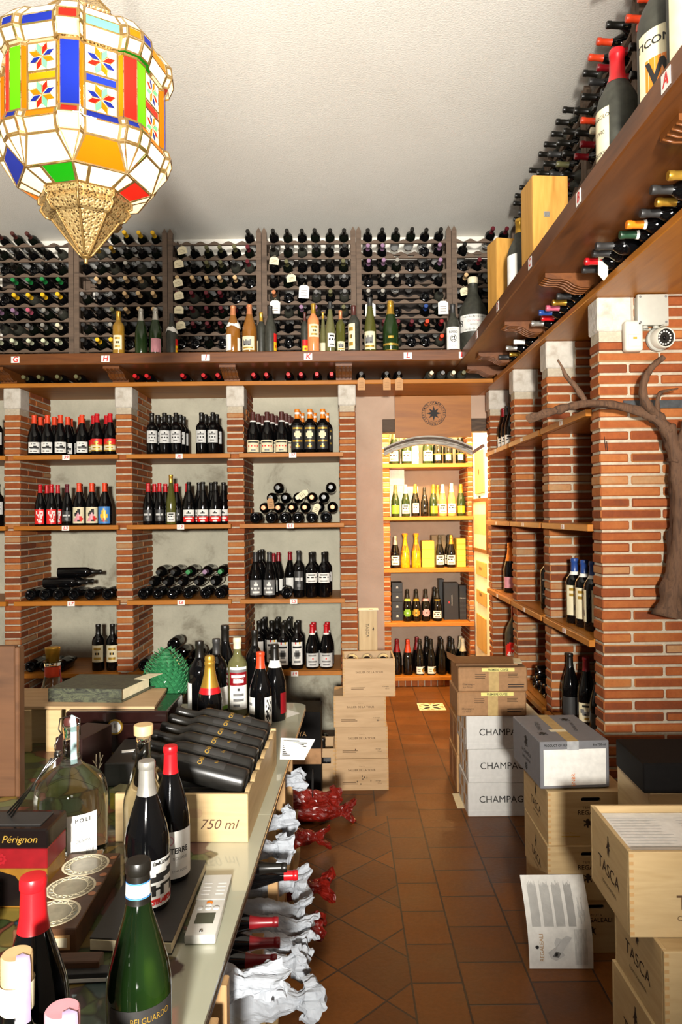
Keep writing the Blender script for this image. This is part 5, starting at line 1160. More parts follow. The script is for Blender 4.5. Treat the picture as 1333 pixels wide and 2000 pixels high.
# ------------------------------------------------------------------ low wooden shelf of laid bottles under the table
SBX = [(.066, -.16), (.272, -.165), (.472, -.29)]
t = thing('bottle_shelf', 'low pale wooden shelf full of laid bottles under the table', 'shelf unit', (0, 0, 0))
for z, xe in SBX:
    g = G(); g.box(-.80, xe - .06, 1.30, 3.45, z - .02, z, 'pine_y', .002); g.done('board', t)
for y in (1.30, 1.42, 2.03, 2.475, 2.80, 3.20):
    for x0, x1, zt_ in ((-.27, -.235, .47 if y in (2.03, 2.475) else .74), (-.80, -.765, .6)): g = G(); g.box(x0, x1, y - .018, y + .018, 0, zt_, 'leg_wood', .002); g.done('upright', t)

def crumple(mesh_rows, amp, freq, seed):
    for ring in mesh_rows:
        for v in ring:
            n = noise.noise_vector(Vector((v.co.x, v.co.y, v.co.z)) * freq + Vector((seed, seed * 2, 0)))
            m2 = noise.noise_vector(Vector((v.co.x, v.co.y, v.co.z)) * freq * 2.7 + Vector((seed, 0, 5)))
            m3 = noise.noise_vector(v.co * freq * 6 + Vector((0, seed, 9))); v.co += n * amp + m2 * amp * .55 + m3 * amp * .25
plain('tissue', 'a6abb2', .8, var=.06, spec=.2); plain('tissue_dark', 'b9bcbf', .8, var=.1, spec=.2); plain('red_film', '6a140c', .3, spec=.4, coat=.2, var=.3)
def wrapped(label, tip, d, s=1.0, m='tissue', seed=1, name='wrapped_bottle', fan=1.0):
    """a bottle rolled in thin paper, the paper gathered at the neck and fanned out past it; tip = where the fan ends"""
    g = G(); N = 44; rows = []
    P = [(0, 0), (.030, .0), (.046, .006), (.048, .05), (.049, .10), (.048, .15), (.046, .185), (.040, .21), (.033, .235), (.026, .258), (.022, .275), (.026, .288), (.036 * fan, .305), (.044 * fan, .325), (.046 * fan, .335), (.030 * fan, .327), (.016, .30), (.0, .285)]
    Q = []
    for (a, b), (c, e) in zip(P, P[1:]): Q += [(a + (c - a) * f, b + (e - b) * f) for f in (0, .33, .67)]
    Q.append(P[-1])
    rows = g.lathe(Q, m, N)
    uniq = [list(dict.fromkeys(r)) for r in rows]
    for i, r in enumerate(uniq):
        rr, z = Q[i]
        for j, v in enumerate(r):
            a = 2 * pi * j / N
            pl = .07 * sin(9 * a + seed + z * 25) + .06 * sin(5 * a - seed * 2) if z > .2 else .025 * sin(7 * a + seed + z * 40)
            v.co.x *= 1 + pl * (1.5 if z > .29 else 1); v.co.y *= 1 + pl * (1.5 if z > .29 else 1)
            if z > .30: v.co.z += .018 * sin(2 * a + seed) + .005 * sin(7 * a + seed)
    crumple(uniq, .0078, 26, seed)
    me = g.mesh('paper_wrap'); 
    for p_ in me.polygons: p_.use_smooth = False
    d = Vector(d).normalized(); o = link(name, me, None, Vector(tip) - d * .335 * s); o.rotation_euler = frame_of(d).to_euler(); o.scale = (s, s, s)
    return tag(o, label, 'wrapped bottle', 'paper-wrapped bottles under the table')
def laid(px, py, z, label, m='tissue', s=1.0, seed=0, fan=1.0, dy=.05, dz=0, **kw):
    p = atz(px, py, z); return wrapped(label, (p.x, p.y, z + dz + .019), (1, dy, .0), s, m, seed, fan=fan, **kw)
laid(592, 1532, .517, 'white paper-wrapped bottle tied with dark string, at the crates end of the shelf', seed=1, s=.92, dy=.12)
laid(573, 1612, .517, 'white paper-wrapped bottle with pointed paper fan beside the table seam', seed=2, s=.92, fan=1.25, dy=.2)
laid(566, 1668, .517, 'broad white paper-wrapped bottle just below the table seam', seed=3, fan=1.1, s=.98)
laid(600, 1740, .317, 'white paper-wrapped bottle with trailing paper tails, middle of the shelf', seed=4, fan=1.4, dy=-.06)
laid(604, 1790, .317, 'white paper-wrapped bottle, second of the middle row', s=.84, seed=5, fan=1.1)
laid(614, 1822, .317, 'white paper-wrapped bottle with pointed end, third of the middle row', s=.84, seed=6, fan=.9)
laid(604, 1856, .317, 'white paper-wrapped bottle, fourth of the middle row', s=.80, seed=7, fan=.9)
laid(598, 1893, .317, 'white paper-wrapped bottle, fifth of the middle row', s=.88, seed=8, fan=1.1)
laid(625, 1965, .317, 'largest white paper-wrapped bottle with crumpled end, at the bottom edge', seed=9, fan=1.15, s=1.02)
laid(549, 1935, .595, 'white paper-wrapped bottle lying on top beside the red and gold cap', seed=10, fan=.8, s=1.1)
laid(690, 1590, .036, 'red film-wrapped bottle with long pointed tail, lying on the floor', 'red_film', 1.0, 11, 1.2)
laid(640, 1642, .112, 'red film-wrapped bottle, second from the crates', 'red_film', 1.0, 12, 1.0)
laid(648, 1740, .112, 'red film-wrapped bottle spread open, third from the crates', 'red_film', 1.0, 13, 1.3)
laid(630, 1818, .112, 'red film-wrapped bottle, fourth from the crates', 'red_film', 1.0, 14, 1.0)
laid(662, 1566, .317, 'red film-wrapped bottle with spiky tail lying over the others', 'red_film', .95, 15, 1.2)
for px, py, z, cap, l in ((582, 1712, .517, 'red', 'bottle with short red cap lying alone under the table'), (544, 1804, .517, 'dark_red', 'dark red-capped bottle under the table, first of four'), (547, 1845, .517, 'dark_red', 'dark red-capped bottle under the table, second of four'), (541, 1879, .517, 'dark_red', 'dark red-capped bottle under the table, third of four'), (528, 1916, .517, 'dark_red', 'dark red and gold-capped bottle under the table, fourth of four'),
                       (560, 1697, .605, 'black', 'black bottle lying behind the short red cap')):
    p = atz(px, py, z); bottle('burgundy', (p.x - .292, p.y, z), l, d=(1, .03, 0), glass='black_glass', cap=cap, name='red_wine_bottle', group='bare bottles laid under the table', seg=24, sx=.78 if cap != 'red' else .9, capz=.248 if cap == 'red' else .212, band=('orange', .272, .2921) if 'fourth' in l else None)
g = G(); g.tube([(-.30, 3.03 + .06 * cos(a), .517 + .055 * sin(a)) for a in [k * pi / 8 for k in range(17)]], .0015, 'ink', 5, False); tag(g.done('tie_string', None, (.16, .02, 0)), 'thin dark string tied round the paper-wrapped bottle by the crates', 'string')

# ------------------------------------------------------------------ things on the table
def on(px, py): return atz(px, py, TZ)
def tb(tp, px, py, label, sc=1.0, sx=1.0, **kw):
    p = on(px, py); nm = kw.pop('name', 'red_wine_bottle'); z = kw.pop('z', TZ)
    return bottle(tp, (p.x, p.y, z + .0003), label, name=nm, s=sc, sx=sx, seg=kw.pop('seg', 40), **kw)
def fan_rz(px, py):
    p = on(px, py); return -math.atan2(p.x, p.y)
# foreground
o = bottle('burgundy', (aty(270, 1680, 1.08).x, 1.08, TZ + .0003), 'green glass bottle with black cap and blue-edged white neck band, front of the table', glass='bright_green_glass', cap='black', capz=.24, name='white_wine_bottle', s=1.155, sx=.92, seg=48, labels=[(.02, .125, 62, 8, 'k')], rz=.25)
g = G(); g.lathe(prof_between(BT['burgundy'][0], .250, .266, .0012), 'white', 40); g.lathe(prof_between(BT['burgundy'][0], .2665, .268, .0014), 'sky', 40); g.lathe(prof_between(BT['burgundy'][0], .248, .2495, .0014), 'sky', 40); g.done('neck_band', o, smooth=40)
txt_wrap(o, 'BELGUARDO', .011, 'ink_gold', .0464, .112, 22, sx=.9); txt_wrap(o, 'Rosso', .012, 'ink_gold', .0464, .094, 22)
bottle('burgundy', (aty(65, 1680, 1.05).x, 1.05, TZ + .0003), 'dark bottle with bright red wax cap in front of the red gift box', glass='black_glass', cap='red', capz=.225, name='red_wine_bottle', s=1.13, sx=.97, seg=48, labels=[(.015, .10, 60, 50, 'barcode')], rz=.5)
# clear-stoppered bottles at the very front
for px, Y, top, l, s in ((33, .90, 1862, 'pale-stoppered bottle with a lilac paper strip, at the front edge', 1.0), (122, .80, 1970, 'bottle with pinkish stopper, lowest at the front edge', 1.0)):
    zt = aty(px, top, Y).z; p = aty(px, top, Y)
    o = bottle('bordeaux', (p.x, Y, TZ + .0003), l, glass='black_glass', cap=None, name='stoppered_bottle', cat='stoppered bottle', s=(zt - TZ) / .335, sx=1.1, seg=40)
    g = G(); g.lathe([(0, .29), (.0185, .29), (.0185, .333), (.017, .335), (0, .335)], 'beige' if px < 60 else 'rose_pink', 32); g.lathe([(.0195, .262), (.0205, .30)], 'cream', 32); g.done('stopper', o, smooth=40)
    g = G(); g.lathe([(.0212, .25), (.0212, .325), (.02, .336), (.008, .3365)], plain('lilac_paper', '9a8ba8', .6), 10, a0=R(-70), a1=R(-20)); g.done('paper_strip', o)
# bottles at the board
BZ = TZ + .026
t = thing('dark_board', 'flat dark grey book lying under the two tall bottles beside the remote', 'book', (0, 0, TZ))
c = [atz(403, 1680, BZ), atz(336, 1838, BZ)]
g = G(); P = [(c[0].x, c[0].y), (c[0].x - .165, c[0].y + .015), (c[1].x - .165, c[1].y + .015), (c[1].x, c[1].y)]
g.prism(P, .003, 'charcoal', Matrix.Translation((0, 0, .0228))); g.prism(P, .003, 'charcoal', Matrix.Translation((0, 0, .0003))); g.done('cover', t)
g = G(); g.prism([(x * .985 - .006, y * .998) for x, y in P], .0188, 'paper_cream', Matrix.Translation((0, 0, .0036))); g.done('pages', t)
p = atz(286, 1770, BZ)
o = bottle('burgundy', (p.x, p.y + .01, BZ), 'dark bottle with silver capsule and cow-drawing label, on the grey book', glass='black_glass', cap='silver', capz=.225, name='red_wine_bottle', s=1.04, sx=1.0, seg=48, labels=[(.012, .105, 62, 58, 'cows')], rz=.12)
txt_wrap(o, 'la Kiuva', .012, 'ink', .0462, .098, 45, shear=.2, bold=.0004); txt_wrap(o, 'GIRASOLI', .014, 'bright_red', .0462, .022, 52, bold=.0005)
p = atz(329, 1716, BZ)
o = bottle('burgundy', (p.x + .004, p.y + .012, BZ), 'dark bottle with red wax cap and broad white label, on the grey book', glass='black_glass', cap='red', capz=.232, name='red_wine_bottle', s=1.02, sx=.92, seg=48, labels=[(.012, .115, 66, 30, 'w')], rz=.1)
txt_wrap(o, 'TERRE', .017, 'ink', .0462, .072, 34, bold=.0003); txt_wrap(o, 'SICILIANE', .009, 'grey', .0462, .055, 36); txt_wrap(o, 'ETNA ROSSO', .007, 'grey', .0462, .028, 36)
g = G(); g.lathe([(.0, 0)], 'red', 3); 
g2 = G()
for k in range(14):
    a, b = 2 * pi * k / 14, 2 * pi * (k + 1) / 14
    g2.face([(R(-90 + 2) * 0 + .0464 * cos(R(-88) + .26 * cos(q)), .0464 * sin(R(-88) + .26 * cos(q)), .096 + .011 * sin(q)) for q in (a, b)] + [(.0464 * cos(R(-88) + .2 * cos(q)), .0464 * sin(R(-88) + .2 * cos(q)), .096 + .0085 * sin(q)) for q in (b, a)], 'rose_pink')
g2.done('oval_stamp', o)
p = atz(262, 1735, TZ)
o = bottle('burgundy', (p.x - .02, 1.80, TZ + .0003), 'clear glass bottle with wooden stopper behind the silver-capped one', glass='clear_glass', cap=None, name='stoppered_bottle', cat='stoppered bottle', s=1.05, sx=1.06, seg=40)
o.location.x = aty(281, 1500, 1.80).x
g = G(); g.lathe([(0, .285), (.0125, .285), (.0125, .293), (.021, .293), (.0215, .314), (.020, .316), (0, .316)], 'beige', 32); g.done('wooden_stopper', o, smooth=40)
# big clear demijohn-like bottle
p = on(140, 1668)
o = thing('grappa_bottle', 'big round clear glass bottle with a wire swing-top and white label', 'glass bottle', (p.x, p.y, TZ + .0003))
g = G(); g.lathe([(0, .006), (.07, 0), (.082, .004), (.0885, .016), (.0885, .155), (.084, .178), (.071, .198), (.052, .212), (.034, .222), (.0245, .234), (.021, .25), (.0195, .31), (.0215, .313), (.0215, .325), (.0, .325)], 'clear_glass', 56); g.done('glass_body', o, smooth=40)
g = G(); g.lathe([(.0, .326), (.017, .326), (.018, .336), (.014, .345), (0, .346)], 'brown_maroon', 28); g.done('stopper', o, smooth=40)
g = G(); g.tube([(-.023, 0, .30), (-.030, -.004, .315), (-.026, -.004, .342), (0, -.006, .349), (.024, -.004, .342), (.023, 0, .30)], .0016, 'chrome', 8); g.tube([(-.024, -.002, .305), (-.04, -.004, .275), (-.036, -.008, .25)], .0016, 'chrome', 8); g.done('wire_bail', o)
g = G(); g.lathe([(.0235, .232), (.0208, .26), (.0206, .33), (.016, .349), (.004, .351)], 'pale_blue' if 'pale_blue' in MATS else plain('pale_blue', 'a9c6c8', .6, var=.12), 8, a0=R(-72), a1=R(-30)); g.done('tax_strip', o)
pr = [(0, 0), (0, 0), (.0885, .016), (.0885, .155), (.084, .178), (0, .2)]
o2 = link('front_label', label_mesh(pr, .022, .128, 24, 38, 'w'), o)
txt_wrap(o2, 'P O L I', .013, 'ink', .0896, .114, 38, bold=.0004); txt_wrap(o2, '- - - -', .012, 'grey', .0896, .088, 38); txt_wrap(o2, '|||||||', .014, 'ink', .0896, .036, 48); txt_wrap(o2, 'GRAPPA', .010, 'ink', .0896, .064, 38)
link('rear_label', label_mesh(pr, .03, .168, 24, -66, 'w'), o)
# spoon-handled rods leaning at the demijohn
t = thing('tasting_rods', 'thin metal rods with a round knob leaning against the big clear bottle', 'rods', (0, 0, 0))
a, b = aty(113, 1478, 1.86), atz(30, 1610, TZ + .01)
a = aty(113, 1478, 1.61)
for k in range(3):
    g = G(); g.tube([(a.x - .005 * k, a.y - .006 * k, a.z), (-.775 + .01 * k, 1.65 - .012 * k, TZ + .1775)], .0022, 'chrome', 8)
    if k == 0: g.lathe([(0, -.009), (.007, -.006), (.009, 0), (.007, .006), (0, .009)], 'chrome', 14, Matrix.Translation((a.x, a.y, a.z + .006)))
    g.done('rod', t)
# crate of twelve black bottles
c0, c1 = on(485, 1646), on(549, 1489)
cl = on(228, 1640)
CW_, CD, CH = c0.x - cl.x, 2.46 - c0.y, .125
ang = math.atan2(-(c1.x - c0.x), c1.y - c0.y)
ang = -.035
t = thing('wine_crate', 'open pine crate marked 750 ml full of laid black bottles on the table', 'wooden crate', (c0.x, c0.y, TZ + .0003), ang)
g = G(); g.box(-CW_, 0, 0, .012, 0, CH, 'pine', .0015); o = g.done('front_panel', t)
txt(o, '750 ml', .036, 'ink_brown', (-.078, -.0008, .046), '-Y', shear=.35)
g = G(); hx = -CW_ * .46
for k in range(10):
    pass
g.prism([(hx - .03 + .012 * cos(a), .075 + .012 * sin(a)) for a in [pi / 2 + k * pi / 8 for k in range(9)]] + [(hx + .03 + .012 * cos(a), .075 + .012 * sin(a)) for a in [-pi / 2 + k * pi / 8 for k in range(9)]], .001, 'pale_pine', Matrix.Rotation(R(90), 4, 'X')); g.done('handle_recess', o)
g = G(); g.box(-CW_, 0, CD - .012, CD, 0, CH, 'pine', .0015); g.done('back_panel', t)
g = G()
P = [(0.012, 0), (CD - .012, 0)]; n = 60; top = []
for k in range(n + 1):
    y = CD - .012 - (CD - .024) * k / n; top.append((y, CH - .008 + .010 * abs(sin(pi * (k / n) * 6.0)) ** .7))
g.prism(P + top, .012, 'pine_y', Matrix(((0, 0, 1, -.012), (1, 0, 0, 0), (0, 1, 0, 0), (0, 0, 0, 1)))); g.done('scalloped_side', t)
g = G(); g.box(-CW_, -CW_ + .012, .012, CD - .012, 0, CH * .55, 'pine_y', .0015); g.done('low_side', t)
g = G(); g.box(-CW_ + .0121, -.0121, .0121, CD - .0121, .001, .011, 'pine_y'); g.done('bottom', t)
M = t.matrix_basis if False else Matrix.Translation(t.location) @ Matrix.Rotation(ang, 4, 'Z')
for layer in range(2):
    for k in range(6):
        y = .057 + (CD - .115) * k / 5 * (.995 if layer == 0 else .935); zl = .048 + (.082 if layer else 0)
        if layer == 1: y += .012
        base = M @ Vector((-.016, y, zl)); neck = M @ Vector((-.33, y + (.0 if layer == 0 else .02), zl + (.0 if layer == 0 else .070)))
        d = neck - base
        if layer == 0 and k > 4: continue
        o = bottle('bordeaux', base, f'gold-lettered black bottle in the 750 ml crate, {ORD[k]} of the {("lower", "upper")[layer]} layer from its front', d=d, glass='satin_black' if 'satin_black' in MATS else plain('satin_black', '1b1a18', .28, var=.25) and 'satin_black', cap='black', name='red_wine_bottle',
                   group='black bottles in the 750 ml crate', s=1.05, sx=.84, seg=28, labels=[(.06, .165, 62, 20, 'k')])
        if layer == 1:
            txt_wrap(o, 'CHARME', .017, 'ink_gold', .0414, .125, 4, bold=.0004); txt_wrap(o, 'Rosso', .011, 'ink_gold', .0414, .085, 2, bold=.0002)
# paper slip hanging at the crate's far corner over the table edge
a, b, c, d = aty(549, 1440, 2.36), aty(616, 1444, 2.36), aty(596, 1484, 2.30), aty(546, 1482, 2.30)
t = thing('delivery_note', 'printed delivery slip sticking out between crate and table edge', 'paper slip', (0, 0, 0))
g = G(); q = [aty(549, 1441, 2.42), aty(616, 1444, 2.45), aty(595, 1484, 2.34), aty(547, 1483, 2.36)]
for v in q: pass
g.face([q[3], q[2], q[1], q[0]], 'paper'); g.face([v + Vector((0, .001, -.0008)) for v in q], 'paper'); g.done('sheet', t)
g = G()
for k in range(9):
    f = .12 + .085 * k; A = q[0].lerp(q[3], f); B = q[1].lerp(q[2], f); x0, x1 = A.lerp(B, .08), A.lerp(B, .45 + .4 * random.random()); dn = (q[3] - q[0]) * .04; up = Vector((0, -.002, .002))
    g.face([x0 + up, x1 + up, x1 + dn + up, x0 + dn + up], 'ink')
g.done('small_print', t)
# air conditioner remote
c = [on(398, 1723), on(458, 1721), on(422, 1853), on(356, 1850)]
ctr = sum(c, Vector()) / 4
rz = math.atan2(-((c[0] + c[1]) / 2 - (c[2] + c[3]) / 2).x, ((c[0] + c[1]) / 2 - (c[2] + c[3]) / 2).y)
plain('remote_white', 'b9b7af', .35, var=.02)
t = thing('remote_control', 'white remote control lying on the table edge', 'remote control', (ctr.x, ctr.y, TZ + .0003), rz)
hw, hl = .0315, .118
g = G(); g.box(-hw, hw, -hl, hl, 0, .019, 'remote_white', .004, 2); g.done('case', t, smooth=40)
g = G(); g.box(-hw * .62, hw * .62, -hl * .66, -hl * .33, .0188, .0197, plain('lcd', '4a4d40', .2, var=.05)); g.done('screen', t)
g = G(); g.box(-hw, hw, hl * .1, hl, .0192, .0205, 'remote_white', .0006); o = g.done('cover_flap', t)
g = G()
for r in range(4):
    for s_ in (-1, 1): g.box(s_ * hw * .5 - .009, s_ * hw * .5 + .009, hl * (.28 + .13 * r), hl * (.28 + .13 * r) + .0035, .0205, .0209, 'light_grey')
g.done('printed_keys', o)
for x, y, m, l in ((-.55, -.18, 'light_grey', 'key'), (0, -.18, 'light_grey', 'key'), (.55, -.18, 'light_grey', 'key'), (0, -.08, 'light_grey', 'key'), (0, .0, 'orange', 'key')):
    g = G(); g.lathe([(.0065, .019), (.0065, .0208), (.005, .0214), (0, .0214)], m, 18); g.done('button', t, (hw * x, hl * y, 0))
g = G(); g.lathe([(0, .0215), (.003, .0212), (.004, .019)], 'chrome', 12); g.done('sensor_dot', t, (0, -hl * .88, 0))
# window cartons with glasses
wood('photo_brown', '3a2618', '5c3c25', '2a1a11', 'X', 1.2, .4)
p = on(149, 1867)
t = thing('glass_set_carton', 'brown carton with round windows showing glass rims, on the table', 'gift carton', (p.x, p.y, TZ + .0003), R(2))
W_, D_, H_ = .122, .315, .052
g = G(); g.box(-W_, 0, 0, D_, 0, H_, 'photo_brown', .002); g.done('carton', t)
for k in range(3):
    y = .058 + .1 * k; x = -.064
    g = G(); g.lathe([(0, H_ + .0004), (.047, H_ + .0004)], plain('window_film', '8d8672', .15, var=.2), 36); g.lathe([(.047, H_ + .0005), (.050, H_ + .0012), (.052, H_ + .0005)], 'cream', 36)
    for q in range(18):
        a = q * pi / 9; g.tube([(.036 * cos(a), .036 * sin(a), H_ + .0012), (.044 * cos(a + .17), .044 * sin(a + .17), H_ + .0012), (.036 * cos(a + .35), .036 * sin(a + .35), H_ + .0012)], .0007, 'cream', 4)
    g.lathe([(.0345, H_ + .001), (.0355, H_ + .0016), (.0365, H_ + .001)], 'cream', 36); g.done('round_window', t, (x, y, 0))
g = G(); g.box(-.052, -.012, -.0012, 0, .012, .04, 'tan'); g.box(-.046, -.018, -.0018, -.0012, .017, .035, 'cream'); g.done('end_label', t)
for k in range(5):
    g = G(); g.lathe([(0, H_ + .0005), (.008, H_ + .0005)], 'copper', 14); g.done('printed_disc', t, (-.010, .13 + .04 * k, 0))
p = on(250, 1838)
t = thing('glass_set_carton', 'second brown window carton lying under the silver-capped bottle', 'gift carton', (p.x - .02, 1.357, TZ + .0003), R(2))
g = G(); g.box(-.10, 0, -.02, .012, 0, .03, 'photo_brown', .002); g.done('carton', t)
t = thing('paper_pad', 'stack of paper with a white edge in front of the window carton', 'paper stack', (on(235, 1905).x, on(235, 1905).y - .02, TZ + .0003), R(3))
g = G(); g.box(-.16, 0, 0, .025, 0, .018, 'charcoal', .001); g.done('cover', t); g = G(); g.box(-.158, -.001, -.001, .0, .003, .009, 'paper'); g.done('page_edge', t)
# red and black gift boxes
plain('lacquer_black', '120d0c', .2, coat=.4, var=.1); plain('lacquer_red', '6c0c12', .35, var=.15); plain('lacquer_gold', '704c12', .4, var=.2)
t = thing('gift_box', 'tall black, red and gold gift box with script lettering at the table corner', 'gift box', (-.654, 1.575, TZ + .0003), R(-1))
g = G(); g.box(-.17, 0, 0, .10, 0, .085, 'lacquer_gold', .002); g.face([(-.17, -.001, .005), (-.02, -.001, .005), (-.07, -.001, .07), (-.17, -.001, .10)], 'lacquer_black'); g.done('gold_panel', t)
g = G(); g.box(-.171, .001, -.001, .101, .0852, .128, 'lacquer_red', .002); o = g.done('red_band', t); emblem(o, 'crest', .025, 'dark_red', (-.10, -.0022, .107))
g = G(); g.box(-.173, .003, -.003, .103, .1282, .172, 'lacquer_black', .004); o = g.done('lid', t); txt(o, 'Dom Pérignon', .022, 'ink_gold', (-.085, -.0042, .15), '-Y', shear=.3)
g = G(); g.box(-.15, -.02, .015, .085, .172, .1745, 'charcoal', .002); g.done('lid_inlay', t)
p = on(40, 1935)
t = carton('gift_box', 'plain dark red gift box behind the red-waxed bottle', 'gift box', (-.86, 1.27, TZ + .0003), .16, .10, .13, 'lacquer_red'); 
# walnut board standing upright
p = on(62, 1546)
t = thing('wooden_box', 'large upright brown wooden box at the side edge of the view', 'wooden box', (p.x, 2.20, TZ + .0003), R(0))
zt = aty(50, 1262, 2.20).z - TZ
g = G(); g.box(-.36, -.032, 0, .028, 0, zt, 'board_wood', .003); g.done('front_board', t)
g = G(); g.box(-.031, -.017, -.003, .036, 0, zt - .004, 'board_wood', .003); g.done('side_board', t)
# humidor with gauge
p = on(322, 1452); q = on(130, 1452)
HX0, HX1, HY = aty(130, 1400, 2.60).x, aty(326, 1400, 2.60).x, 2.60
plain('mahogany', '1e0d0b', .18, coat=.6, var=.15)
hw_ = HX1 - HX0
t = thing('humidor', 'glossy dark mahogany humidor box with a round brass gauge', 'humidor', (HX0, HY, TZ + .0003))
g = G(); g.box(0, hw_, 0, .24, 0, .105, 'mahogany', .004, 2); g.done('box_body', t)
g = G(); g.box(-.003, hw_ + .003, -.003, .243, .107, .150, 'mahogany', .006, 2); g.done('lid', t)
c = aty(225, 1420, 2.597); cx_, cz_ = c.x - HX0, c.z - TZ
M_ = Matrix.Translation((cx_, 0, cz_)) @ Matrix.Rotation(R(90), 4, 'X')
g = G(); g.lathe([(.0, .003), (.021, .003), (.022, .006), (.0275, .006), (.0285, 0)], 'gold', 36, M_); o = g.done('gauge_ring', t, smooth=40)
g = G(); g.lathe([(0, .0062), (.0215, .0062)], 'paper', 32, M_); o2 = g.done('dial', o)
g = G()
for k in range(24):
    a = k * pi / 12; g.face([(cx_ + .017 * cos(a), -.0066, cz_ + .017 * sin(a)), (cx_ + .0195 * cos(a), -.0066, cz_ + .0195 * sin(a)), (cx_ + .0195 * cos(a + .09), -.0066, cz_ + .0195 * sin(a + .09)), (cx_ + .017 * cos(a + .09), -.0066, cz_ + .017 * sin(a + .09))], 'sky')
g.box(cx_ - .0012, cx_ + .0012, -.0075, -.0068, cz_ - .004, cz_ + .014, 'ink'); g.done('needle', o)
# pale board on the humidor
ZP = TZ + .1515
g = G(); P = [atz(40, 1382, ZP + .006), atz(302, 1382, ZP + .006), atz(326, 1346, ZP + .006), atz(40, 1346, ZP + .006)]
g.prism([(v.x, v.y) for v in P], .010, 'pale_pine', Matrix.Translation((0, 0, ZP))); tag(g.done('pine_board'), 'pale thin pine board lying on the mahogany humidor', 'wooden board')
t = thing('wooden_stand', 'pale wooden crate side propping the pine board beside the humidor', 'wooden crate', (-1.215, 2.62, TZ + .0003))
g = G(); g.box(0, .07, 0, .012, 0, .1505, 'pine', .001); g.box(.125, .18, 0, .012, 0, .1505, 'pine', .001); g.box(0, .18, .10, .112, 0, .1505, 'pine', .001); g.done('side_board', t)
# marbled album on the board
ZA = ZP + .0105
plain('marbled', '3d4038', .5, var=.0)
def marb():
    m, nt, p_, nd, lk = _nt('marbled_cover'); v = coords(nd, lk, scale=(1, 3, 2))
    lk.new(ramp(nd, lk, ntex(nd, lk, v, 22, 5, .65, 2.5), [(.3, srgb('1b1a16')), (.45, srgb('34362d')), (.6, srgb('50543f')), (.72, srgb('2a2a22')), (.85, srgb('6c6a55'))]), p_.inputs['Base Color']); p_.inputs['Roughness'].default_value = .45
    MATS['marbled_cover'] = m
marb()
t = thing('photo_album', 'thick album with a grey-green marbled cover on the pine board', 'album', (0, 0, 0))
F0, F1, B0, B1 = atz(92, 1372, ZA), atz(236, 1374, ZA), atz(130, 1345, ZA + .05), atz(300, 1343, ZA + .045)
F0, F1 = Vector((F0.x, F0.y + .01, 0)), Vector((F1.x, F1.y + .01, 0)); Bk0, Bk1 = Vector((F0.x + .03, F0.y + .24, 0)), Vector((F1.x + .06, F1.y + .24, 0))
g = G(); q4 = [(v.x, v.y) for v in (F0, F1, Bk1, Bk0)]
g.prism(q4, .003, 'marbled_cover', Matrix.Translation((0, 0, ZA + .0003))); g.prism(q4, .003, 'marbled_cover', Matrix.Translation((0, 0, ZA + .047))); 
vs = g.box(0, (F1 - F0).length, 0, .004, .003, .047, 'marbled_cover', 0, mat=Matrix.Translation((F0.x, F0.y, ZA)) @ Matrix.Rotation(math.atan2((F1 - F0).y, (F1 - F0).x), 4, 'Z')); g.done('cover', t)
g = G(); q5 = [F0.lerp(Bk0, .03), F1.lerp(Bk1, .03) - Vector((.012, 0, 0)), Bk1 - Vector((.02, .01, 0)), Bk0]; g.prism([(v.x, v.y) for v in q5], .042, 'paper_cream', Matrix.Translation((0, 0, ZA + .0042))); g.done('pages', t)
g = G(); a_ = Bk1; g.prism([(a_.x - .06, a_.y - .08), (a_.x - .01, a_.y - .10), (a_.x + .03, a_.y + .01), (a_.x - .03, a_.y + .01)], .0012, 'paper_cream', Matrix.Translation((0, 0, ZA + .0515))); g.done('loose_page', t)
# deer box
p = aty(105, 1490, 2.32)
t = carton('gift_box', 'dark brown gift box printed with pale antlers beside the big clear bottle', 'gift box', (aty(108, 1400, 2.28).x, 2.28, TZ + .0003), .095, .17, .155, plain('deep_brown', '2a1917', .35, var=.1), R(-14))
g = G()
for s_ in (-1, 1):
    for x0, y0, x1, y1 in ((0, .02, .012, .05), (.012, .05, .01, .085), (.012, .05, .028, .07), (.006, .035, .024, .045)):
        g.tube([(.097, .085 + s_ * x0, y0), (.097, .085 + s_ * x1, y1)], .0016, 'cream', 5)
g.done('antler_print', t); txt(t, 'DEER', .02, 'ink_gold', (.055, -.001, .03), '-Y')
# white paper by the walnut box
g = G(); P = [atz(64, 1430, .86), atz(105, 1428, .86), atz(92, 1455, TZ + .004), atz(66, 1470, TZ + .004)]
P = [(-.99, 2.50, TZ + .085), (-.90, 2.50, TZ + .09), (-.93, 2.42, TZ + .002), (-.98, 2.40, TZ + .002)]
g.face(P, 'paper'); tag(g.done('paper_sheet'), 'curled white sheet tucked behind the upright brown wooden box', 'paper')
# dark flat case with oval-marked strip
a, b = aty(209, 1455, 2.42), aty(330, 1455, 2.42)
t = thing('black_case', 'flat black case carrying a white strip with oval seals, in front of the humidor', 'case', (a.x + .04, 2.27, TZ + .0003), R(3))
g = G(); g.box(0, b.x - a.x - .055, 0, .25, 0, .075, 'box_black', .004); g.done('case_body', t)
g = G(); g.box(-.085, .085, -.011, .011, 0, .0012, 'paper'); o = g.done('paper_strip', t, (.11, .13, .0753), (0, 0, R(14)))
g = G()
for x in (.012, .048):
    for r0, r1 in ((.010, .0115), (.005, .0065)):
        for k in range(20):
            A, B = k * pi / 10, (k + 1) * pi / 10; g.face([(x + 1.5 * r0 * cos(A), r0 * sin(A) * .8, .0016), (x + 1.5 * r1 * cos(A), r1 * sin(A) * .8, .0016), (x + 1.5 * r1 * cos(B), r1 * sin(B) * .8, .0016), (x + 1.5 * r0 * cos(B), r0 * sin(B) * .8, .0016)], 'ink_gold')
g.done('oval_seal', o)
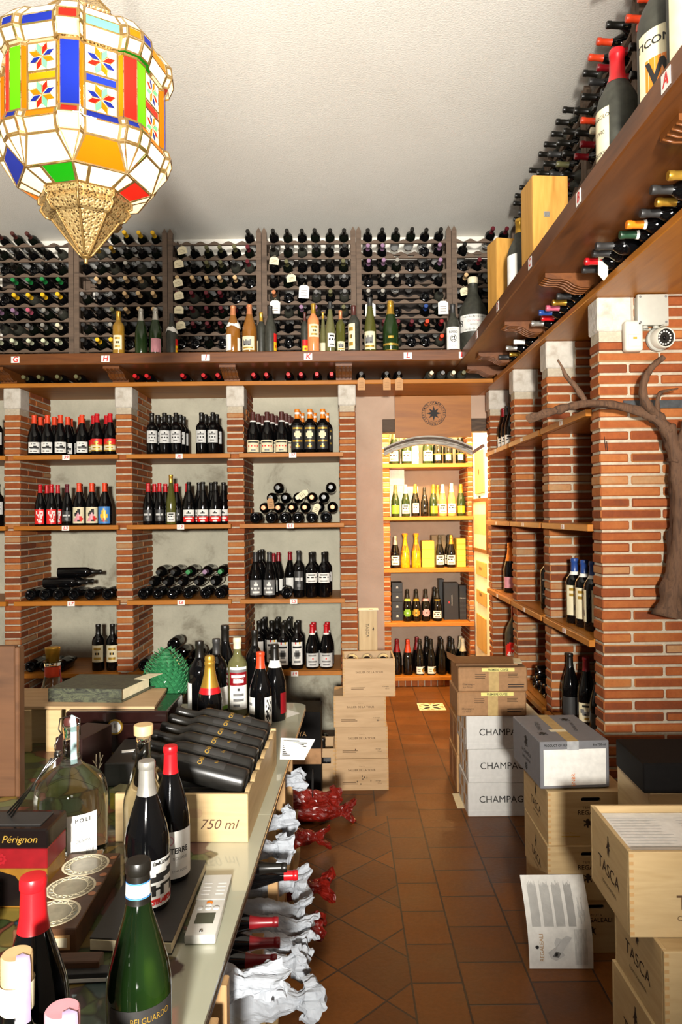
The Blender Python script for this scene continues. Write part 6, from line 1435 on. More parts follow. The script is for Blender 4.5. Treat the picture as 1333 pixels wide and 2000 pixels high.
# small yellow tin and stones between demijohn and crate
t = carton('small_tin', 'small olive and yellow patterned tin beside the pine crate', 'tin', (aty(214, 1530, 2.10).x, 2.10, TZ + .0003), .075, .05, .055, plain('tin_yellow', '7d7425', .4, var=.5), R(-20))
g = G(); g.box(-.001, .076, -.001, .051, .048, .057, 'olive', .001); g.done('lid', t)
# ceramic pinecone
p = on(326, 1404)
plain('glazed_green', '2c6a42', .14, coat=.5, var=.25); plain('stone_foot', 'a6a499', .4, var=.15)
t = thing('ceramic_pinecone', 'large glazed green ceramic pinecone on a grey foot', 'ceramic pinecone', (p.x, p.y, TZ + .0003))
g = G(); g.lathe([(0, 0), (.052, 0), (.055, .006), (.046, .016), (.034, .03), (.036, .045), (.052, .056), (0, .058)], 'stone_foot', 32); g.done('foot', t, smooth=40)
def cone_r(f): return .104 * (sin(pi * min(1, (f * .86 + .14))) ** .62) * (1 - .25 * f) if f < 1 else 0
g = G(); g.lathe([(max(.001, cone_r(k / 16) - .008), .055 + .24 * k / 16) for k in range(16)] + [(0, .297)], 'glazed_green', 28); o = g.done('cone_body', t, smooth=60)
def scale_mesh():
    g = G(); k = g.mi('glazed_green'); rows = []
    for v_ in range(5):
        f = v_ / 4; wv = .0125 * (1 - f ** 2.2); row = []
        for u_ in range(5):
            x = (u_ / 2 - 1) * wv; row.append(g.bm.verts.new((x, -.004 - .011 * f + .25 * abs(x) * (1 - f) , .006 + .017 * f - .010 * f * f * (x / .0125) ** 2)))
        rows.append(row)
    for a, b in zip(rows, rows[1:]):
        for i in range(4): g.bm.faces.new((a[i], a[i + 1], b[i + 1], b[i])).material_index = k
    bmesh.ops.remove_doubles(g.bm, verts=g.bm.verts, dist=.0002)
    bmesh.ops.solidify(g.bm, geom=list(g.bm.faces), thickness=.0035)
    return g.mesh('pinecone_scale', 60)
sm = scale_mesh(); big_ = bmesh.new()
for r in range(15):
    f = r / 15; rr = cone_r(f) - .007; n = max(5, int(2 * pi * rr / .0225)); z = .058 + .24 * f
    for k in range(n):
        a = 2 * pi * (k + .5 * (r % 2)) / n; tl = R(10 - 55 * max(0, f - .45))
        b2 = bmesh.new(); b2.from_mesh(sm); sc_ = 1.0 if f < .7 else .85
        bmesh.ops.transform(b2, matrix=Matrix.Translation((rr * cos(a), rr * sin(a), z)) @ Matrix.Rotation(a + pi / 2, 4, 'Z') @ Matrix.Rotation(tl * -1, 4, 'X') @ Matrix.Scale(sc_, 4), verts=b2.verts)
        tmp = bpy.data.meshes.new('tmp'); b2.to_mesh(tmp); b2.free(); big_.from_mesh(tmp); bpy.data.meshes.remove(tmp)
me = bpy.data.meshes.new('scales'); big_.to_mesh(me); big_.free(); me.materials.append(MATS['glazed_green'])
for q in me.polygons: q.use_smooth = True
so = link('scales', me, t); so['kind'] = 'stuff'
# bottle group beyond the crate
tb('champagne', 411, 1446, 'champagne bottle with gold foil and red collar behind the black bottles', 1.02, 1.0, glass='black_glass', cap='gold', capz=.195, band=('red', .178, .20), name='champagne_bottle', labels=[(.02, .07, 40, -40, 'w')])
tb('magnum', 391, 1418, 'tall dark magnum half hidden by the gold-foiled champagne', .86, .95, glass='black_glass', cap='black', labels=[(.05, .21, 25, -55, 'w')])
tb('magnum', 424, 1406, 'dark magnum with white and green label edge behind the champagne', .845, .95, glass='black_glass', cap='charcoal', labels=[(.06, .17, 30, 52, 'greenband')])
tb('squat', 441, 1384, 'broad-shouldered dark bottle beside the brick pillar', .98, .86, glass='black_glass', cap='black')
o = tb('bordeaux', 465, 1396, 'clear-shouldered bottle with red and white label among the dark bottles', 1.08, .98, glass='pale_wine_glass', cap='cream', capz=.262, name='white_wine_bottle', labels=[(.03, .195, 55, 5, 'redtop')], rz=.15)
txt_wrap(o, 'BARASTRO', .0085, 'white', .0412, .157, 5); txt_wrap(o, 'MONNOT', .0095, 'white', .0412, .146, 5, bold=.0003)
tb('magnum', 499, 1386, 'tall dark bottle with black capsule behind the orange-red capped one', .87, .8, glass='black_glass', cap='black')
o = tb('burgundy', 510, 1417, 'dark bottle with orange-red cap and speckled white label near the table corner', 1.02, 1.0, glass='black_glass', cap='orange_red', capz=.228, labels=[(.01, .12, 26, 52, 'speckle'), (.01, .12, 26, -50, 'barcode')])
tb('burgundy', 538, 1405, 'dark bottle with black cap, white neck band and red label near the table corner', 1.07, .96, glass='black_glass', cap='black', band=('white', .205, .232), labels=[(.03, .11, 26, 60, 'm')])
g = G(); P = [on(463, 1403), on(552, 1383), on(586, 1393), on(500, 1422)]
g.prism([(v.x, v.y) for v in P], .0002, 'paper', Matrix.Translation((0, 0, TZ + .0001))); tag(g.done('paper_sheet'), 'white sheet lying under the bottles near the table corner', 'paper')
# decanter, boxes, small bottle and glass at the back of the table
p = aty(103, 1330, 3.05)
t = thing('decanter', 'clear fluted decanter with square cork and red neck tie', 'decanter', (p.x, 3.05, TZ + .0003)); t.scale = (1.12, 1.12, 1.2)
g = G(); g.lathe([(0, .004), (.06, 0), (.066, .01), (.06, .05), (.035, .13), (.027, .16), (.026, .18), (.032, .2), (.034, .205), (0, .203)], 'thin_clear_glass', 32)
for v in g.bm.verts:
    if .01 < v.co.z < .15: a = math.atan2(v.co.y, v.co.x); s_ = 1 + .03 * sin(16 * a); v.co.x *= s_; v.co.y *= s_
g.done('glass_body', t, smooth=40)
g = G(); g.lathe([(0, .20), (.024, .20), (.030, .248), (.030, .252), (0, .252)], 'gold', 8); g.done('cork', t)
g = G(); g.lathe([(.0285, .15), (.0295, .165), (.0285, .186)], 'orange_red', 24); g.tube([(.028, -.005, .175), (.036, -.01, .14), (.033, -.012, .09), (.038, -.012, .06)], .003, 'dark_red', 6); g.done('neck_tie', t)
t = carton('gift_box', 'black box with small pale mark, nearer of two behind the album', 'gift box', (aty(127, 1330, 3.06).x + .03, 3.06, TZ + .0003), .115, .09, .085, 'box_black', R(-8)); txt(t, 'S', .02, 'light_grey', (.045, -.001, .03), '-Y')
t = carton('gift_box', 'black box behind the nearer black box at the back of the table', 'gift box', (aty(136, 1330, 3.17).x, 3.17, TZ + .0003), .11, .07, .105, 'box_black', R(-8))
o = bottle('bordeaux', (aty(222, 1330, 3.12).x, 3.12, TZ + .0003), 'short bottle with white and maroon label at the back of the table', glass='black_glass', cap='maroon', labels=[(.08, .2, 50, -20, 'w'), (.08, .2, 30, 60, 'm')], name='red_wine_bottle', s=.48, sx=1.6)
t = thing('tasting_glass', 'small glass jar tied with white ribbon at the back of the table', 'glass jar', (aty(243, 1330, 3.05).x, 3.05, TZ + .0003))
g = G(); g.lathe([(0, .003), (.028, 0), (.03, .005), (.03, .12), (.028, .12), (.028, .006), (0, .006)], 'thin_clear_glass', 24); g.done('glass_body', t, smooth=40)
g = G(); g.tube([(.0305 * cos(a), .0305 * sin(a), .1) for a in [k * pi / 8 for k in range(17)]], .002, 'paper', 5, False); g.tube([(.03, -.01, .1), (.05, -.02, .118), (.055, -.02, .105), (.032, -.012, .1)], .002, 'paper', 5); g.done('ribbon', t)
for px, l in ((145, 'first'), (200, 'second'), (248, 'third')):
    g = G(); g.lathe([(0, 0), (.017, 0), (.019, .006), (.019, .012), (.016, .016), (0, .016)], 'beige', 18); p = aty(px, 1325, 2.86)
    tag(g.done('cork_stopper', None, (p.x, 2.97, TZ + .0003), smooth=40), f'round pale cork lying behind the album, {l} of three', 'cork', 'corks behind the album')
o = g
# ------------------------------------------------------------------ cases and cartons on the floor
def crate(label, loc, w_, d_, h_, rz=0, wood_='pale_pine', open_=False, group=None, fingers=9, slot=None, th=.011, cat='wooden crate', overhang=0):
    """local frame: x 0..w, y 0..d (front at y = 0), z 0..h"""
    wy = {'pale_pine': 'pale_pine_y', 'pine': 'pine_y'}[wood_]
    t = thing('wine_crate', label, cat, loc, rz, group); e = .0002
    g = G()
    if slot:
        sx, sz, sl, sr = slot
        g.box(0, w_, 0, th, 0, sz - sr, wood_); g.box(0, w_, 0, th, sz + sr, h_, wood_); g.box(0, sx - sl, 0, th, sz - sr, sz + sr, wood_); g.box(sx + sl, w_, 0, th, sz - sr, sz + sr, wood_)
        for s_ in (-1, 1):
            pts = [(sx + s_ * sl, sz - sr)] + [(sx + s_ * (sl - sr * (1 - sin(a))) , sz - sr * cos(a)) for a in [k * pi / 8 for k in range(9)]] + [(sx + s_ * sl, sz + sr)]
            g.prism([(x, z) for x, z in pts], th, wood_, Matrix(((1, 0, 0, 0), (0, 0, 1, 0), (0, 1, 0, 0), (0, 0, 0, 1))))
    else: g.box(0, w_, 0, th, 0, h_, wood_, .0012)
    f = g.done('front_panel', t)
    g = G(); g.box(0, w_, d_ - th, d_, 0, h_, wood_, .0012); g.done('back_panel', t)
    for x in (0, w_ - th):
        g = G(); g.box(x, x + th, th + e, d_ - th - e, 0, h_, wy, .0012); o = g.done('side_panel', t)
        if fingers:
            g = G(); n = fingers
            for k in range(n):
                za = h_ * (k + .28) / n; zb = h_ * (k + .72) / n
                xx = -.0006 if x == 0 else x + th - .004
                g.box(x + .0005 if x == 0 else x, x + th if x == 0 else x + th - .0005, -.0005, .0001, za, zb, 'tan'); 
            g.done('finger_joint', o)
    g = G(); g.box(th + e, w_ - th - e, th + e, d_ - th - e, 0, .008, wood_); g.done('bottom', t)
    if not open_:
        g = G(); g.box(th + e, w_ - th - e, th + e, d_ - th - e, h_ - .009, h_ - .001, wood_); g.done('lid', t)
    return t, f
wood('pale_pine_y', 'a68761', 'b99a74', '9c7c54', 'Y', .8, .6)
plain('burnt_ink', '5a4126', .7); plain('burnt_dark', '2a1c12', .7)
# Sallier de la Tour stack
SX, SY, SW, SD, SH = aty(655, 1540, 4.32).x, 4.32, .322, .25, .188
names = ['lowest', 'second', 'third']
for k in range(3):
    dx = (0, .002, -.004)[k]
    t, f = crate(f'closed pine wine case with faint burnt lettering beside the passage, {names[k]} of its stack', (SX + dx, SY + (0, .003, .0)[k], SH * k + .0003 * k), SW - .004 * k, SD, SH - .0005, R((0, .4, -.5)[k]), group='wine cases stacked beside the passage', fingers=10)
    txt(f, 'SALLIER DE LA TOUR', .0175, 'burnt_ink', (SW * .5, -.0008, SH * .64), '-Y', bold=.0002); txt(f, 'TENUTA', .007, 'burnt_ink', (SW * .5, -.0008, SH * .76), '-Y', spacing=1.4)
    lines(f, 'burnt_ink', SW * .14, SW * .44, SH * .18, SH * .27, 2, loc=(0, -.0008, 0)); txt(f, '6 Bottiglie', .0095, 'burnt_dark', (SW * .80, -.0008, SH * .30), '-Y'); txt(f, '750 ml', .0085, 'burnt_dark', (SW * .83, -.0008, SH * .22), '-Y')
    g = G()
    for i in range((7, 1, 1)[k]): x, z = SW * random.uniform(.25, .85), SH * random.uniform(.12, .45); g.face([(x - .002, -.0009, z - .005), (x + .002, -.0009, z - .004), (x + .0025, -.0009, z + .005), (x - .002, -.0009, z + .006)], 'burnt_dark')
    g.done('knot', f)
TX = aty(670, 1350, 4.30).x
t, f = crate('open pine wine case with three labelled bottles, on top of its stack', (TX, 4.29, SH * 3 + .0012), .315, .25, .226, R(.5), open_=True, group='wine cases stacked beside the passage', fingers=13)
txt(f, 'SALLIER DE LA TOUR', .0175, 'burnt_ink', (.16, -.0008, .145), '-Y', bold=.0002); txt(f, 'TENUTA', .007, 'burnt_ink', (.16, -.0008, .165), '-Y', spacing=1.4)
lines(f, 'burnt_ink', .05, .14, .042, .058, 2, loc=(0, -.0008, 0)); txt(f, '6 Bottiglie', .0095, 'burnt_dark', (.255, -.0008, .06), '-Y'); txt(f, '750 ml', .0085, 'burnt_dark', (.265, -.0008, .046), '-Y')
g = G(); g.box(.012, .303, .012, .238, .112, .120, 'pale_pine'); g.done('divider', t)
for k in range(3):
    for L in (1,):
        bottle('bordeaux', (TX + .058 + .098 * k, 4.50, SH * 3 + .0012 + .181), f'bottle with pale label lying in the open top wine case, {ORD[k]} of three', d=(0, -1, -.0), glass='black_glass', cap='black', labels=[(.05, .17, 70, (-40, 60, 20)[k], 'c')], name='red_wine_bottle', group='bottles in the open wine case', s=.56, sx=1.75)
# hidden cases carrying the upright Tasca box
t, f = crate('plain pine wine case behind the stack beside the passage, carrying the upright box', (.015, 4.72, 0), .23, .26, .52, 0, fingers=0)
a, b = aty(702, 1264, 4.85), aty(737, 1190, 4.85)
t = thing('wine_box', 'slim upright pine box with sideways lettering beside the doorway', 'wooden box', (a.x, 4.85, .5203))
bw = b.x - a.x; bh = aty(720, 1192, 4.85).z - .5203
g = G(); g.box(0, bw, 0, .11, 0, bh, 'pine_z', .0015); f = g.done('box_body', t)
txt(f, 'TASCA', .03, 'burnt_dark', (bw * .45, -.001, bh * .72), '-Y', roll=R(-90)); emblem(f, 'rider', .03, 'burnt_dark', (bw * .78, -.001, bh * .74))
t2 = thing('folded_sheet', 'white folded sheet lying on top of the slim upright pine box', 'paper', (a.x - .003, 4.84, .5203 + bh + .0005))
g = G(); g.prism([(0, 0), (bw + .012, .004), (bw + .015, .115), (.006, .12)], .0015, 'paper'); g.done('sheet', t2); g = G(); g.face([(bw * .6, .03, .0018), (bw * .8, .032, .0018), (bw * .8, .06, .0018), (bw * .6, .058, .0018)], 'burnt_ink'); g.done('stamp', t2)

# cartons past the table's far end
plain('carton_black', '0d0b0a', .7, var=.2, spec=.12); plain('carton_grey', '53504c', .55, var=.08); plain('carton_white', 'c9c7c2', .6, var=.05); plain('carton_brown', '97714c', .75, var=.12); plain('carton_kraft', 'b08a5c', .8, var=.1); plain('tape_clear', 'b59a68', .2, var=.1); plain('carton_blue_grey', '6d6d70', .6, var=.05)
t = carton('carton', 'black wine carton with pale print, lower of two beyond the table corner', 'carton', (-.50, 3.96, .0003), .365, .24, .285, 'carton_black')
txt(t, 'YA', .04, 'tan', (.25, -.001, .20), '-Y')
t = carton('carton', 'black wine carton with brown lower band, upper of two beyond the table corner', 'carton', (-.50, 3.95, .2860), .366, .24, .285, 'carton_black')
g = G(); g.box(-.001, .367, -.0012, .241, .001, .085, 'carton_brown'); g.done('brown_band', t); txt(t, 'LA YA', .035, 'tan', (.24, -.0015, .165), '-Y'); txt(t, 'SAN MICHELE', .022, 'tan', (.25, -.0015, .13), '-Y')
t, f = crate('small open pine case with one black bottle, between the dark cartons and the stack', (-.215, 4.21, 0), .155, .24, .285, 0, open_=True, fingers=11)
g = G(); g.box(.05, .13, -.001, 0, .20, .235, 'black_glass'); g.done('bottle_slot', f)
bottle('bordeaux', (-.135, 4.31, .0095), 'dark bottle standing inside the small open pine case', glass='black_glass', name='red_wine_bottle', s=1.0, sx=.95)

# CHAMPAGNE cartons
BX, BY, BW, BD, BH = aty(914, 1500, 3.93).x, 3.93, .40, .30, .1815
for k in range(3):
    t = carton('champagne_carton', f'white carton printed CHAMPAGNE, {("bottom", "middle", "top")[k]} of the three white ones', 'carton', (BX + (0, .003, -.004)[k], BY, .0003 + (BH + .0006) * k), BW, BD, BH, 'carton_white', R((0, -.6, .4)[k]), group='white champagne cartons')
    txt(t, 'CHAMPAGNE', .052, 'ink', (.215 + .004 * k, -.001, BH * .5), '-Y', sx=.98)
    g = G()
    for i in range(4):
        for j in range(2): g.box(-.0008, 0, .03 + .065 * i, .08 + .065 * i, .02 + .08 * j, .08 + .08 * j, 'carton_kraft' if (i + j) % 2 else 'light_grey')
    g.done('side_print', t)
    g = G(); g.box(.0, .30, -.0012, -.0002, .03, .0306, 'paper'); g.done('crease', t)
# Premiere cuvee cartons
zt = .0003 + (BH + .0006) * 3
for k in range(2):
    h_ = .132
    t = carton('champagne_carton', f'brown carton with a yellow PREMIERE CUVEE strip, {("lower", "upper")[k]} of two', 'carton', (BX - .052 + .006 * k, BY - .012, zt + (h_ + .001) * k), .375, .30, h_, 'carton_brown', R((0, -.8)[k]), group='brown champagne cartons', bev=.006)
    g = G(); g.box(.128, .305, -.0012, 0, h_ - .022, h_ - .003, 'label_yellow' if 'label_yellow' in MATS else plain('label_yellow', 'd9cf7a', .6, var=.05)); o = g.done('yellow_strip', t); txt(o, 'PREMIERE CUVEE', .0165, 'ink', (.216, -.0016, h_ - .0125), '-Y', bold=.0003, sx=.9)
    g = G(); g.box(.165, .22, -.0008, .3008, .004, h_ + .0008, 'tape_clear'); g.done('brown_tape', t)
    txt(t, 'Champagne', .014, 'burnt_dark', (.055, -.001, .042), '-Y'); txt(t, '6 x 750 ml', .011, 'burnt_dark', (.05, -.001, .026), '-Y'); lines(t, 'burnt_dark', .27, .36, .02, .045, 2, loc=(0, -.001, 0)); lines(t, 'burnt_ink', .09, .15, .07, .10, 3, loc=(0, -.001, 0)); lines(t, 'burnt_ink', .27, .33, .075, .10, 3, loc=(0, -.001, 0))
z0 = zt + .1345 * 2 + .001
g = G(); g.prism([(0, 0), (.33, -.012), (.37, .20), (.03, .23)], .005, 'carton_brown', Matrix.Rotation(R(-2), 4, 'X')); tag(g.done('cardboard_sheet', None, (BX - .06, BY - .03, z0 + .011)), 'flat brown cardboard sheet lying on the cartons, under the folded one', 'cardboard')
g = G(); g.prism([(0, 0), (.10, .01), (.12, .14), (.02, .16)], .0015, 'paper_cream', Matrix.Rotation(R(3), 4, 'Y')); tag(g.done('paper_scrap', None, (BX + .205, BY - .012, z0 + .0185)), 'crumpled cream paper scrap beside the folded cardboard', 'paper')
g = G()
for P in ([(0, 0, 0), (.31, 0, -.004), (.345, .17, .0), (.03, .18, .004)], [(0, 0, 0), (.03, .18, .004), (-.03, .16, .035), (-.045, .02, .025)]):
    f1 = g.face(P, 'kraft')
bmesh.ops.solidify(g.bm, geom=list(g.bm.faces), thickness=.004)
tag(g.done('cardboard_flap', None, (BX - .062, BY - .045, z0 + .0265)), 'bent tan cardboard flap lying topmost on the brown cartons', 'cardboard')
# dark board and cartons behind the CHAMPAGNE stack
for k, (z, h_, x) in enumerate(((0, .22, .66), (.2205, .20, .665))):
    t = carton('carton', f'long tan carton behind the CHAMPAGNE stack, {("lower", "upper")[k]} of two', 'carton', (x, 4.27, z + .0003), .30, .34, h_, 'carton_kraft', R(-1))
    g = G()
    for i in range(2): g.box(-.001, 0, .02 + .16 * i, .15 + .16 * i, .03, h_ - .03, 'carton_brown')
    g.done('printed_panel', t)
t = carton('carton', 'tan carton with a black top flap, topmost behind the CHAMPAGNE stack', 'carton', (.672, 4.30, .4212), .28, .30, .13, 'carton_kraft'); g = G(); g.prism([(-.03, .02), (.06, -.03), (.06, .2), (-.01, .2)], .003, 'carton_black', Matrix.Translation((0, 0, .128))); g.done('black_flap', t)
g = G(); P = [atz(884, 1550, 0), atz(905, 1550, 0), atz(908, 1579, 0), atz(894, 1579, 0)]
g.prism([(v.x, v.y) for v in P], .001, 'paper_cream', Matrix.Translation((0, 0, .0005))); tag(g.done('paper_scrap'), 'cream paper scrap on the floor against the CHAMPAGNE cartons', 'paper')

# Regaleali crates with the grey carton
RX, RYc, RW, RDp, RH = .757, 2.71, .30, .36, .1995
rn = ['bottom', 'middle', 'top']
for k in range(3):
    t, f = crate(f'pine crate with handle slot and lion emblem, {rn[k]} of three under the grey carton', (RX + (0.01, -.003, .003)[k], RYc + (0, -.004, .004)[k], RH * k + .0003 * k), RW, RDp, RH - .0004, R((.4, -.8, 0)[k]), 'pine', group='pine crates under the grey carton', fingers=10, slot=(.162, .170, .037, .0085))
    txt(f, 'TENUTA', .0125, 'burnt_dark', (.160, -.0008, .140), '-Y', spacing=1.35); txt(f, 'REGALEALI', .0235, 'burnt_dark', (.170, -.0008, .121), '-Y', bold=.0003, spacing=1.02)
    emblem(f, 'lion', .034, 'burnt_dark', (.150, -.0008, .082)); txt(f, '* Conte Tasca', .009, 'ink_gold', (.075, -.0008, .046), '-Y', shear=.3); lines(f, 'ink_gold', .05, .125, .030, .037, 1, loc=(0, -.0008, 0))
    s_ = [c for c in t.children if c.name.startswith('side_panel')][0]
    txt(s_, 'TASCA', .045, 'burnt_dark', (-.0008, .17, .085), '-X', spacing=1.05); emblem(s_, 'rider', .05, 'burnt_dark', (-.0008, .17, .145), '-X'); txt(s_, "CONTI D'ALMERITA", .010, 'burnt_dark', (-.0008, .17, .055), '-X')
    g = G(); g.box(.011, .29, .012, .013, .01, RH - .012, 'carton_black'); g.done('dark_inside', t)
GX, GY, GZ = aty(1055, 1540, 2.745).x, 2.735, RH * 3 + .0035
t = carton('carton', 'grey wine carton with a blank white label, on the crates with handle slots', 'carton', (GX, GY, GZ), .268, .355, .178, 'carton_blue_grey', R(3.0), bev=.003)
g = G(); g.box(.014, .255, -.001, 0, .012, .148, 'paper'); o = g.done('white_label', t); txt(o, 'ENBR', .020, 'orange', (.128, -.0015, .032), '-Y', roll=R(90))
txt(t, 'PRODUCT OF FRANCE', .0135, 'ink', (.072, -.001, .163), '-Y', bold=.0003, sx=.82); txt(t, '6 x 750 ml', .0115, 'ink', (.230, -.001, .163), '-Y', bold=.0003)
g = G(); g.box(.105, .150, -.0018, .356, .1785, .1792, 'tape_clear'); g.box(.105, .150, -.0018, -.0008, .145, .1785, plain('tape_shiny', '9fa0a0', .15, var=.15)); g.box(.085, .15, .12, .15, .1793, .1797, 'paper_cream'); g.done('packing_tape', t)
txt(t, 'CHATEAU', .026, 'ink', (.06, .20, .1795), '+Z', roll=R(80)); txt(t, 'GRAND VIN', .02, 'ink', (.20, .18, .1795), '+Z', roll=R(80)); emblem(t, 'lion', .04, 'ink', (.045, .10, .1795), '+Z'); emblem(t, 'lion', .04, 'ink', (.20, .28, .1795), '+Z')
txt(t, 'LA CHAPELLE', .02, 'ink', (-.001, .17, .085), '-X', shear=.2); txt(t, 'SAINT-ESTEPHE', .015, 'ink', (-.001, .17, .06), '-X'); emblem(t, 'lion', .045, 'ink', (-.001, .17, .13), '-X'); emblem(t, 'crest', .03, 'ink', (-.001, .17, .03), '-X')
# leaflet leaning on them
q = [atz(1035, 1892, .002), atz(1160, 1892, .002), None, None]
q[2] = aty(1139, 1708, 2.692); q[3] = aty(1016, 1709, 2.692)
t = thing('leaflet', 'printed white leaflet with a grey map leaning on the crates under the grey carton', 'leaflet', (0, 0, 0))
def lf(u, v):
    a = q[0].lerp(q[1], u); b = q[3].lerp(q[2], u); p = a.lerp(b, v); p.y -= .035 * sin(pi * v) - .0; p.z += .0; return p
g = G(); N = 10; vs = [[g.bm.verts.new(lf(i / 4, j / N)) for i in range(5)] for j in range(N + 1)]; k = g.mi('paper')
for j in range(N):
    for i in range(4): f = g.bm.faces.new((vs[j][i], vs[j][i + 1], vs[j + 1][i + 1], vs[j + 1][i])); f.material_index = k; f.smooth = True
g.done('sheet', t)
off = Vector((0, -.0022, .0008))
def lbar(g, u0, u1, v0, v1, m):
    n = max(1, int(abs(v1 - v0) * 14))
    for s_ in range(n):
        a, b = v0 + (v1 - v0) * s_ / n, v0 + (v1 - v0) * (s_ + 1) / n
        g.face([lf(u0, a) + off, lf(u1, a) + off, lf(u1, b) + off, lf(u0, b) + off], m)
g = G()
for c, (u0, u1) in enumerate(((.08, .22), (.27, .42), (.46, .60), (.65, .77))):
    n = 20
    for i in range(n): u = u0 + (u1 - u0) * i / n; lbar(g, u, u + .0026, .50, .95 - .05 * random.random(), 'grey')
for i in range(9):
    u = .82 + .012 * i; lbar(g, u, u + .003, .52 + .1 * random.random(), .62 + .3 * random.random(), 'grey')
for i in range(16):
    u = .72 + .0125 * i; lbar(g, u, u + .0026, .05, .47, 'grey')
g.done('small_print', t)
g = G(); mp_ = [(.30, .20), (.34, .13), (.42, .10), (.50, .14), (.56, .17), (.52, .21), (.60, .27), (.68, .38), (.60, .40), (.52, .36), (.44, .38), (.40, .32), (.42, .27), (.36, .24)]
g.face([lf(u, v) + off for u, v in mp_], 'light_grey'); g.face([lf(u, v) + off * 1.3 for u, v in ((.36, .15), (.46, .14), (.50, .20), (.42, .22))], 'grey'); g.face([lf(u, v) + off * 1.6 for u, v in ((.40, .16), (.44, .16), (.45, .195), (.41, .20))], 'ink'); g.done('map_print', t)
g = G(); cu, cv = .13, .27
g.face([lf(cu + .028 * cos(a * pi / 8), cv + .022 * sin(a * pi / 8)) + off for a in range(16)], 'ink'); o = g.done('round_emblem', t)
me = text_mesh('REGALEALI', .021).copy(); me.materials.clear(); me.materials.append(MATS['tan'])
for v in me.vertices: u_, v_ = .205 - v.co.y / .24, .26 + v.co.x / .31; v.co = lf(u_, v_) + off
link('lettering', me, t)

# nearest Tasca crates
def tasca(label, loc, w_, d_, h_, rz, open_, face_text=True):
    t, f = crate(label, loc, w_, d_, h_, rz, 'pine', open_=open_, group='pine crates with rider emblem', fingers=11)
    s_ = [c for c in t.children if c.name.startswith('side_panel')][0]
    txt(s_, 'TASCA', .048, 'burnt_dark', (-.0008, d_ * .5, h_ * .42), '-X', spacing=1.05); emblem(s_, 'rider', .055, 'burnt_dark', (-.0008, d_ * .5, h_ * .74), '-X'); txt(s_, "CONTI D'ALMERITA", .012, 'burnt_dark', (-.0008, d_ * .5, h_ * .22), '-X')
    txt(f, 'TASCA', .048, 'burnt_ink', (.19, -.0008, h_ * .40), '-Y', bold=.0006, spacing=1.05); txt(f, "CONTI D'ALMERITA", .017, 'burnt_ink', (.19, -.0008, h_ * .22), '-Y'); emblem(f, 'rider', .05, 'burnt_ink', (.16, -.0008, h_ * .74))
    return t
for k in range(3):
    tasca(f'closed pine crate with rider emblem, {("bottom", "second", "third")[k]} of the stack under the open one', (.742 - .006 * (2 - k), 1.695, .2062 * k + .0003), .36, .31, .206, R(1.2 - k * .6), False)
TOPZ = .2062 * 3 + .0006
t = tasca('open pine crate with rider emblem holding printed sheets, topmost of its stack', (.6855, 1.752, TOPZ), .40, .285, .206, R(-1), True)
g = G(); g.box(.0125, .386, .0125, .27, .13, .188, 'paper'); o = g.done('sheet_pile', None, t.location, t.rotation_euler); tag(o, 'pile of printed white sheets inside the open rider-emblem crate', 'paper stack')
o['label'] = 'pile of printed white sheets inside the open rider-emblem crate'
g = G()
for r in range(13):
    y = .03 + .017 * r
    for c in range(2): g.face([(.03 + .18 * c, y, .1886), (.18 + .17 * c - .05 * random.random(), y, .1886), (.18 + .17 * c - .05 * random.random(), y + .004, .1886), (.03 + .18 * c, y + .004, .1886)], 'light_grey')
g.done('small_print', o)
g = G(); g.box(.0125, .386, .0125, .27, .0085, .1295, 'carton_kraft'); tag(g.done('carton', None, t.location, t.rotation_euler), 'kraft packing filling the open rider-emblem crate below the sheets', 'packing')

# black case on a wooden stack by the big pillar
t = carton('carton', 'black leatherette carton standing on pine cases by the big brick pillar', 'carton', (.975, 2.36, .7285), .42, .26, .098, 'carton_black', R(-2), bev=.004)
txt(t, 'Fine', .02, 'tan', (.17, -.001, .045), '-Y', shear=.3)
for k in range(4):
    crate(f'pine case under the black carton, {("lowest", "second", "third", "topmost")[k]} of four', (1.0, 2.37, .182 * k + .0003), .42, .28, .1815, 0, 'pine', fingers=0)

# ------------------------------------------------------------------ on the big pillar: junction box, sensor, camera, conduit, steel band, old vine
PYF = 3.021
def onp(px, py, Y=PYF): return aty(px, py, Y)
plain('device_grey', 'a3a196', .45, var=.03); plain('device_white', 'c4bfb0', .4, var=.03); plain('led_orange', 'e0902a', .4)
a, b = onp(1238, 621), onp(1297, 563)
t = thing('junction_box', 'square grey electrical box with four screws on the big pillar', 'junction box', ((a.x + b.x) / 2, PYF, 0))
s_ = (b.x - a.x) / 2; t.location.z = ZO0 - s_ - .003
g = G(); g.box(-s_ + .004, s_ - .004, -.022, 0, -s_ + .004, s_ - .004, 'device_grey', .003); g.done('housing', t)
g = G(); g.box(-s_, s_, -.045, -.0225, -s_, s_, 'device_grey', .004, 2); g.done('cover', t, smooth=40)
for sx_ in (-1, 1):
    for sz_ in (-1, 1):
        g = G(); g.lathe([(.005, 0), (.005, .001), (.0035, .0013), (0, .001)], 'grey', 12, Matrix.Translation((sx_ * s_ * .82, -.045, sz_ * s_ * .82)) @ Matrix.Rotation(R(90), 4, 'X')); g.done('screw', t)
for x in (-.4, .3):
    g = G(); g.lathe([(.016, -s_ - .012), (.012, -s_ - .004), (.012, -s_)], 'device_grey', 14, Matrix.Translation((s_ * x, -.02, 0))); g.done('cable_gland', t)
t = thing('conduit', 'ribbed grey conduit running from the junction box along the pillar top', 'conduit', (0, 0, 0))
p, q_ = onp(1298, 569), onp(1360, 566)
g = G(); n = 90; g.tube([(p.x + .003 + (q_.x - p.x) * i / n, PYF - .016, p.z - .012) for i in range(n + 1)], [(.0125 if i % 3 else .0105) for i in range(n + 1)], 'device_white', 10); g.done('ribbed_tube', t)
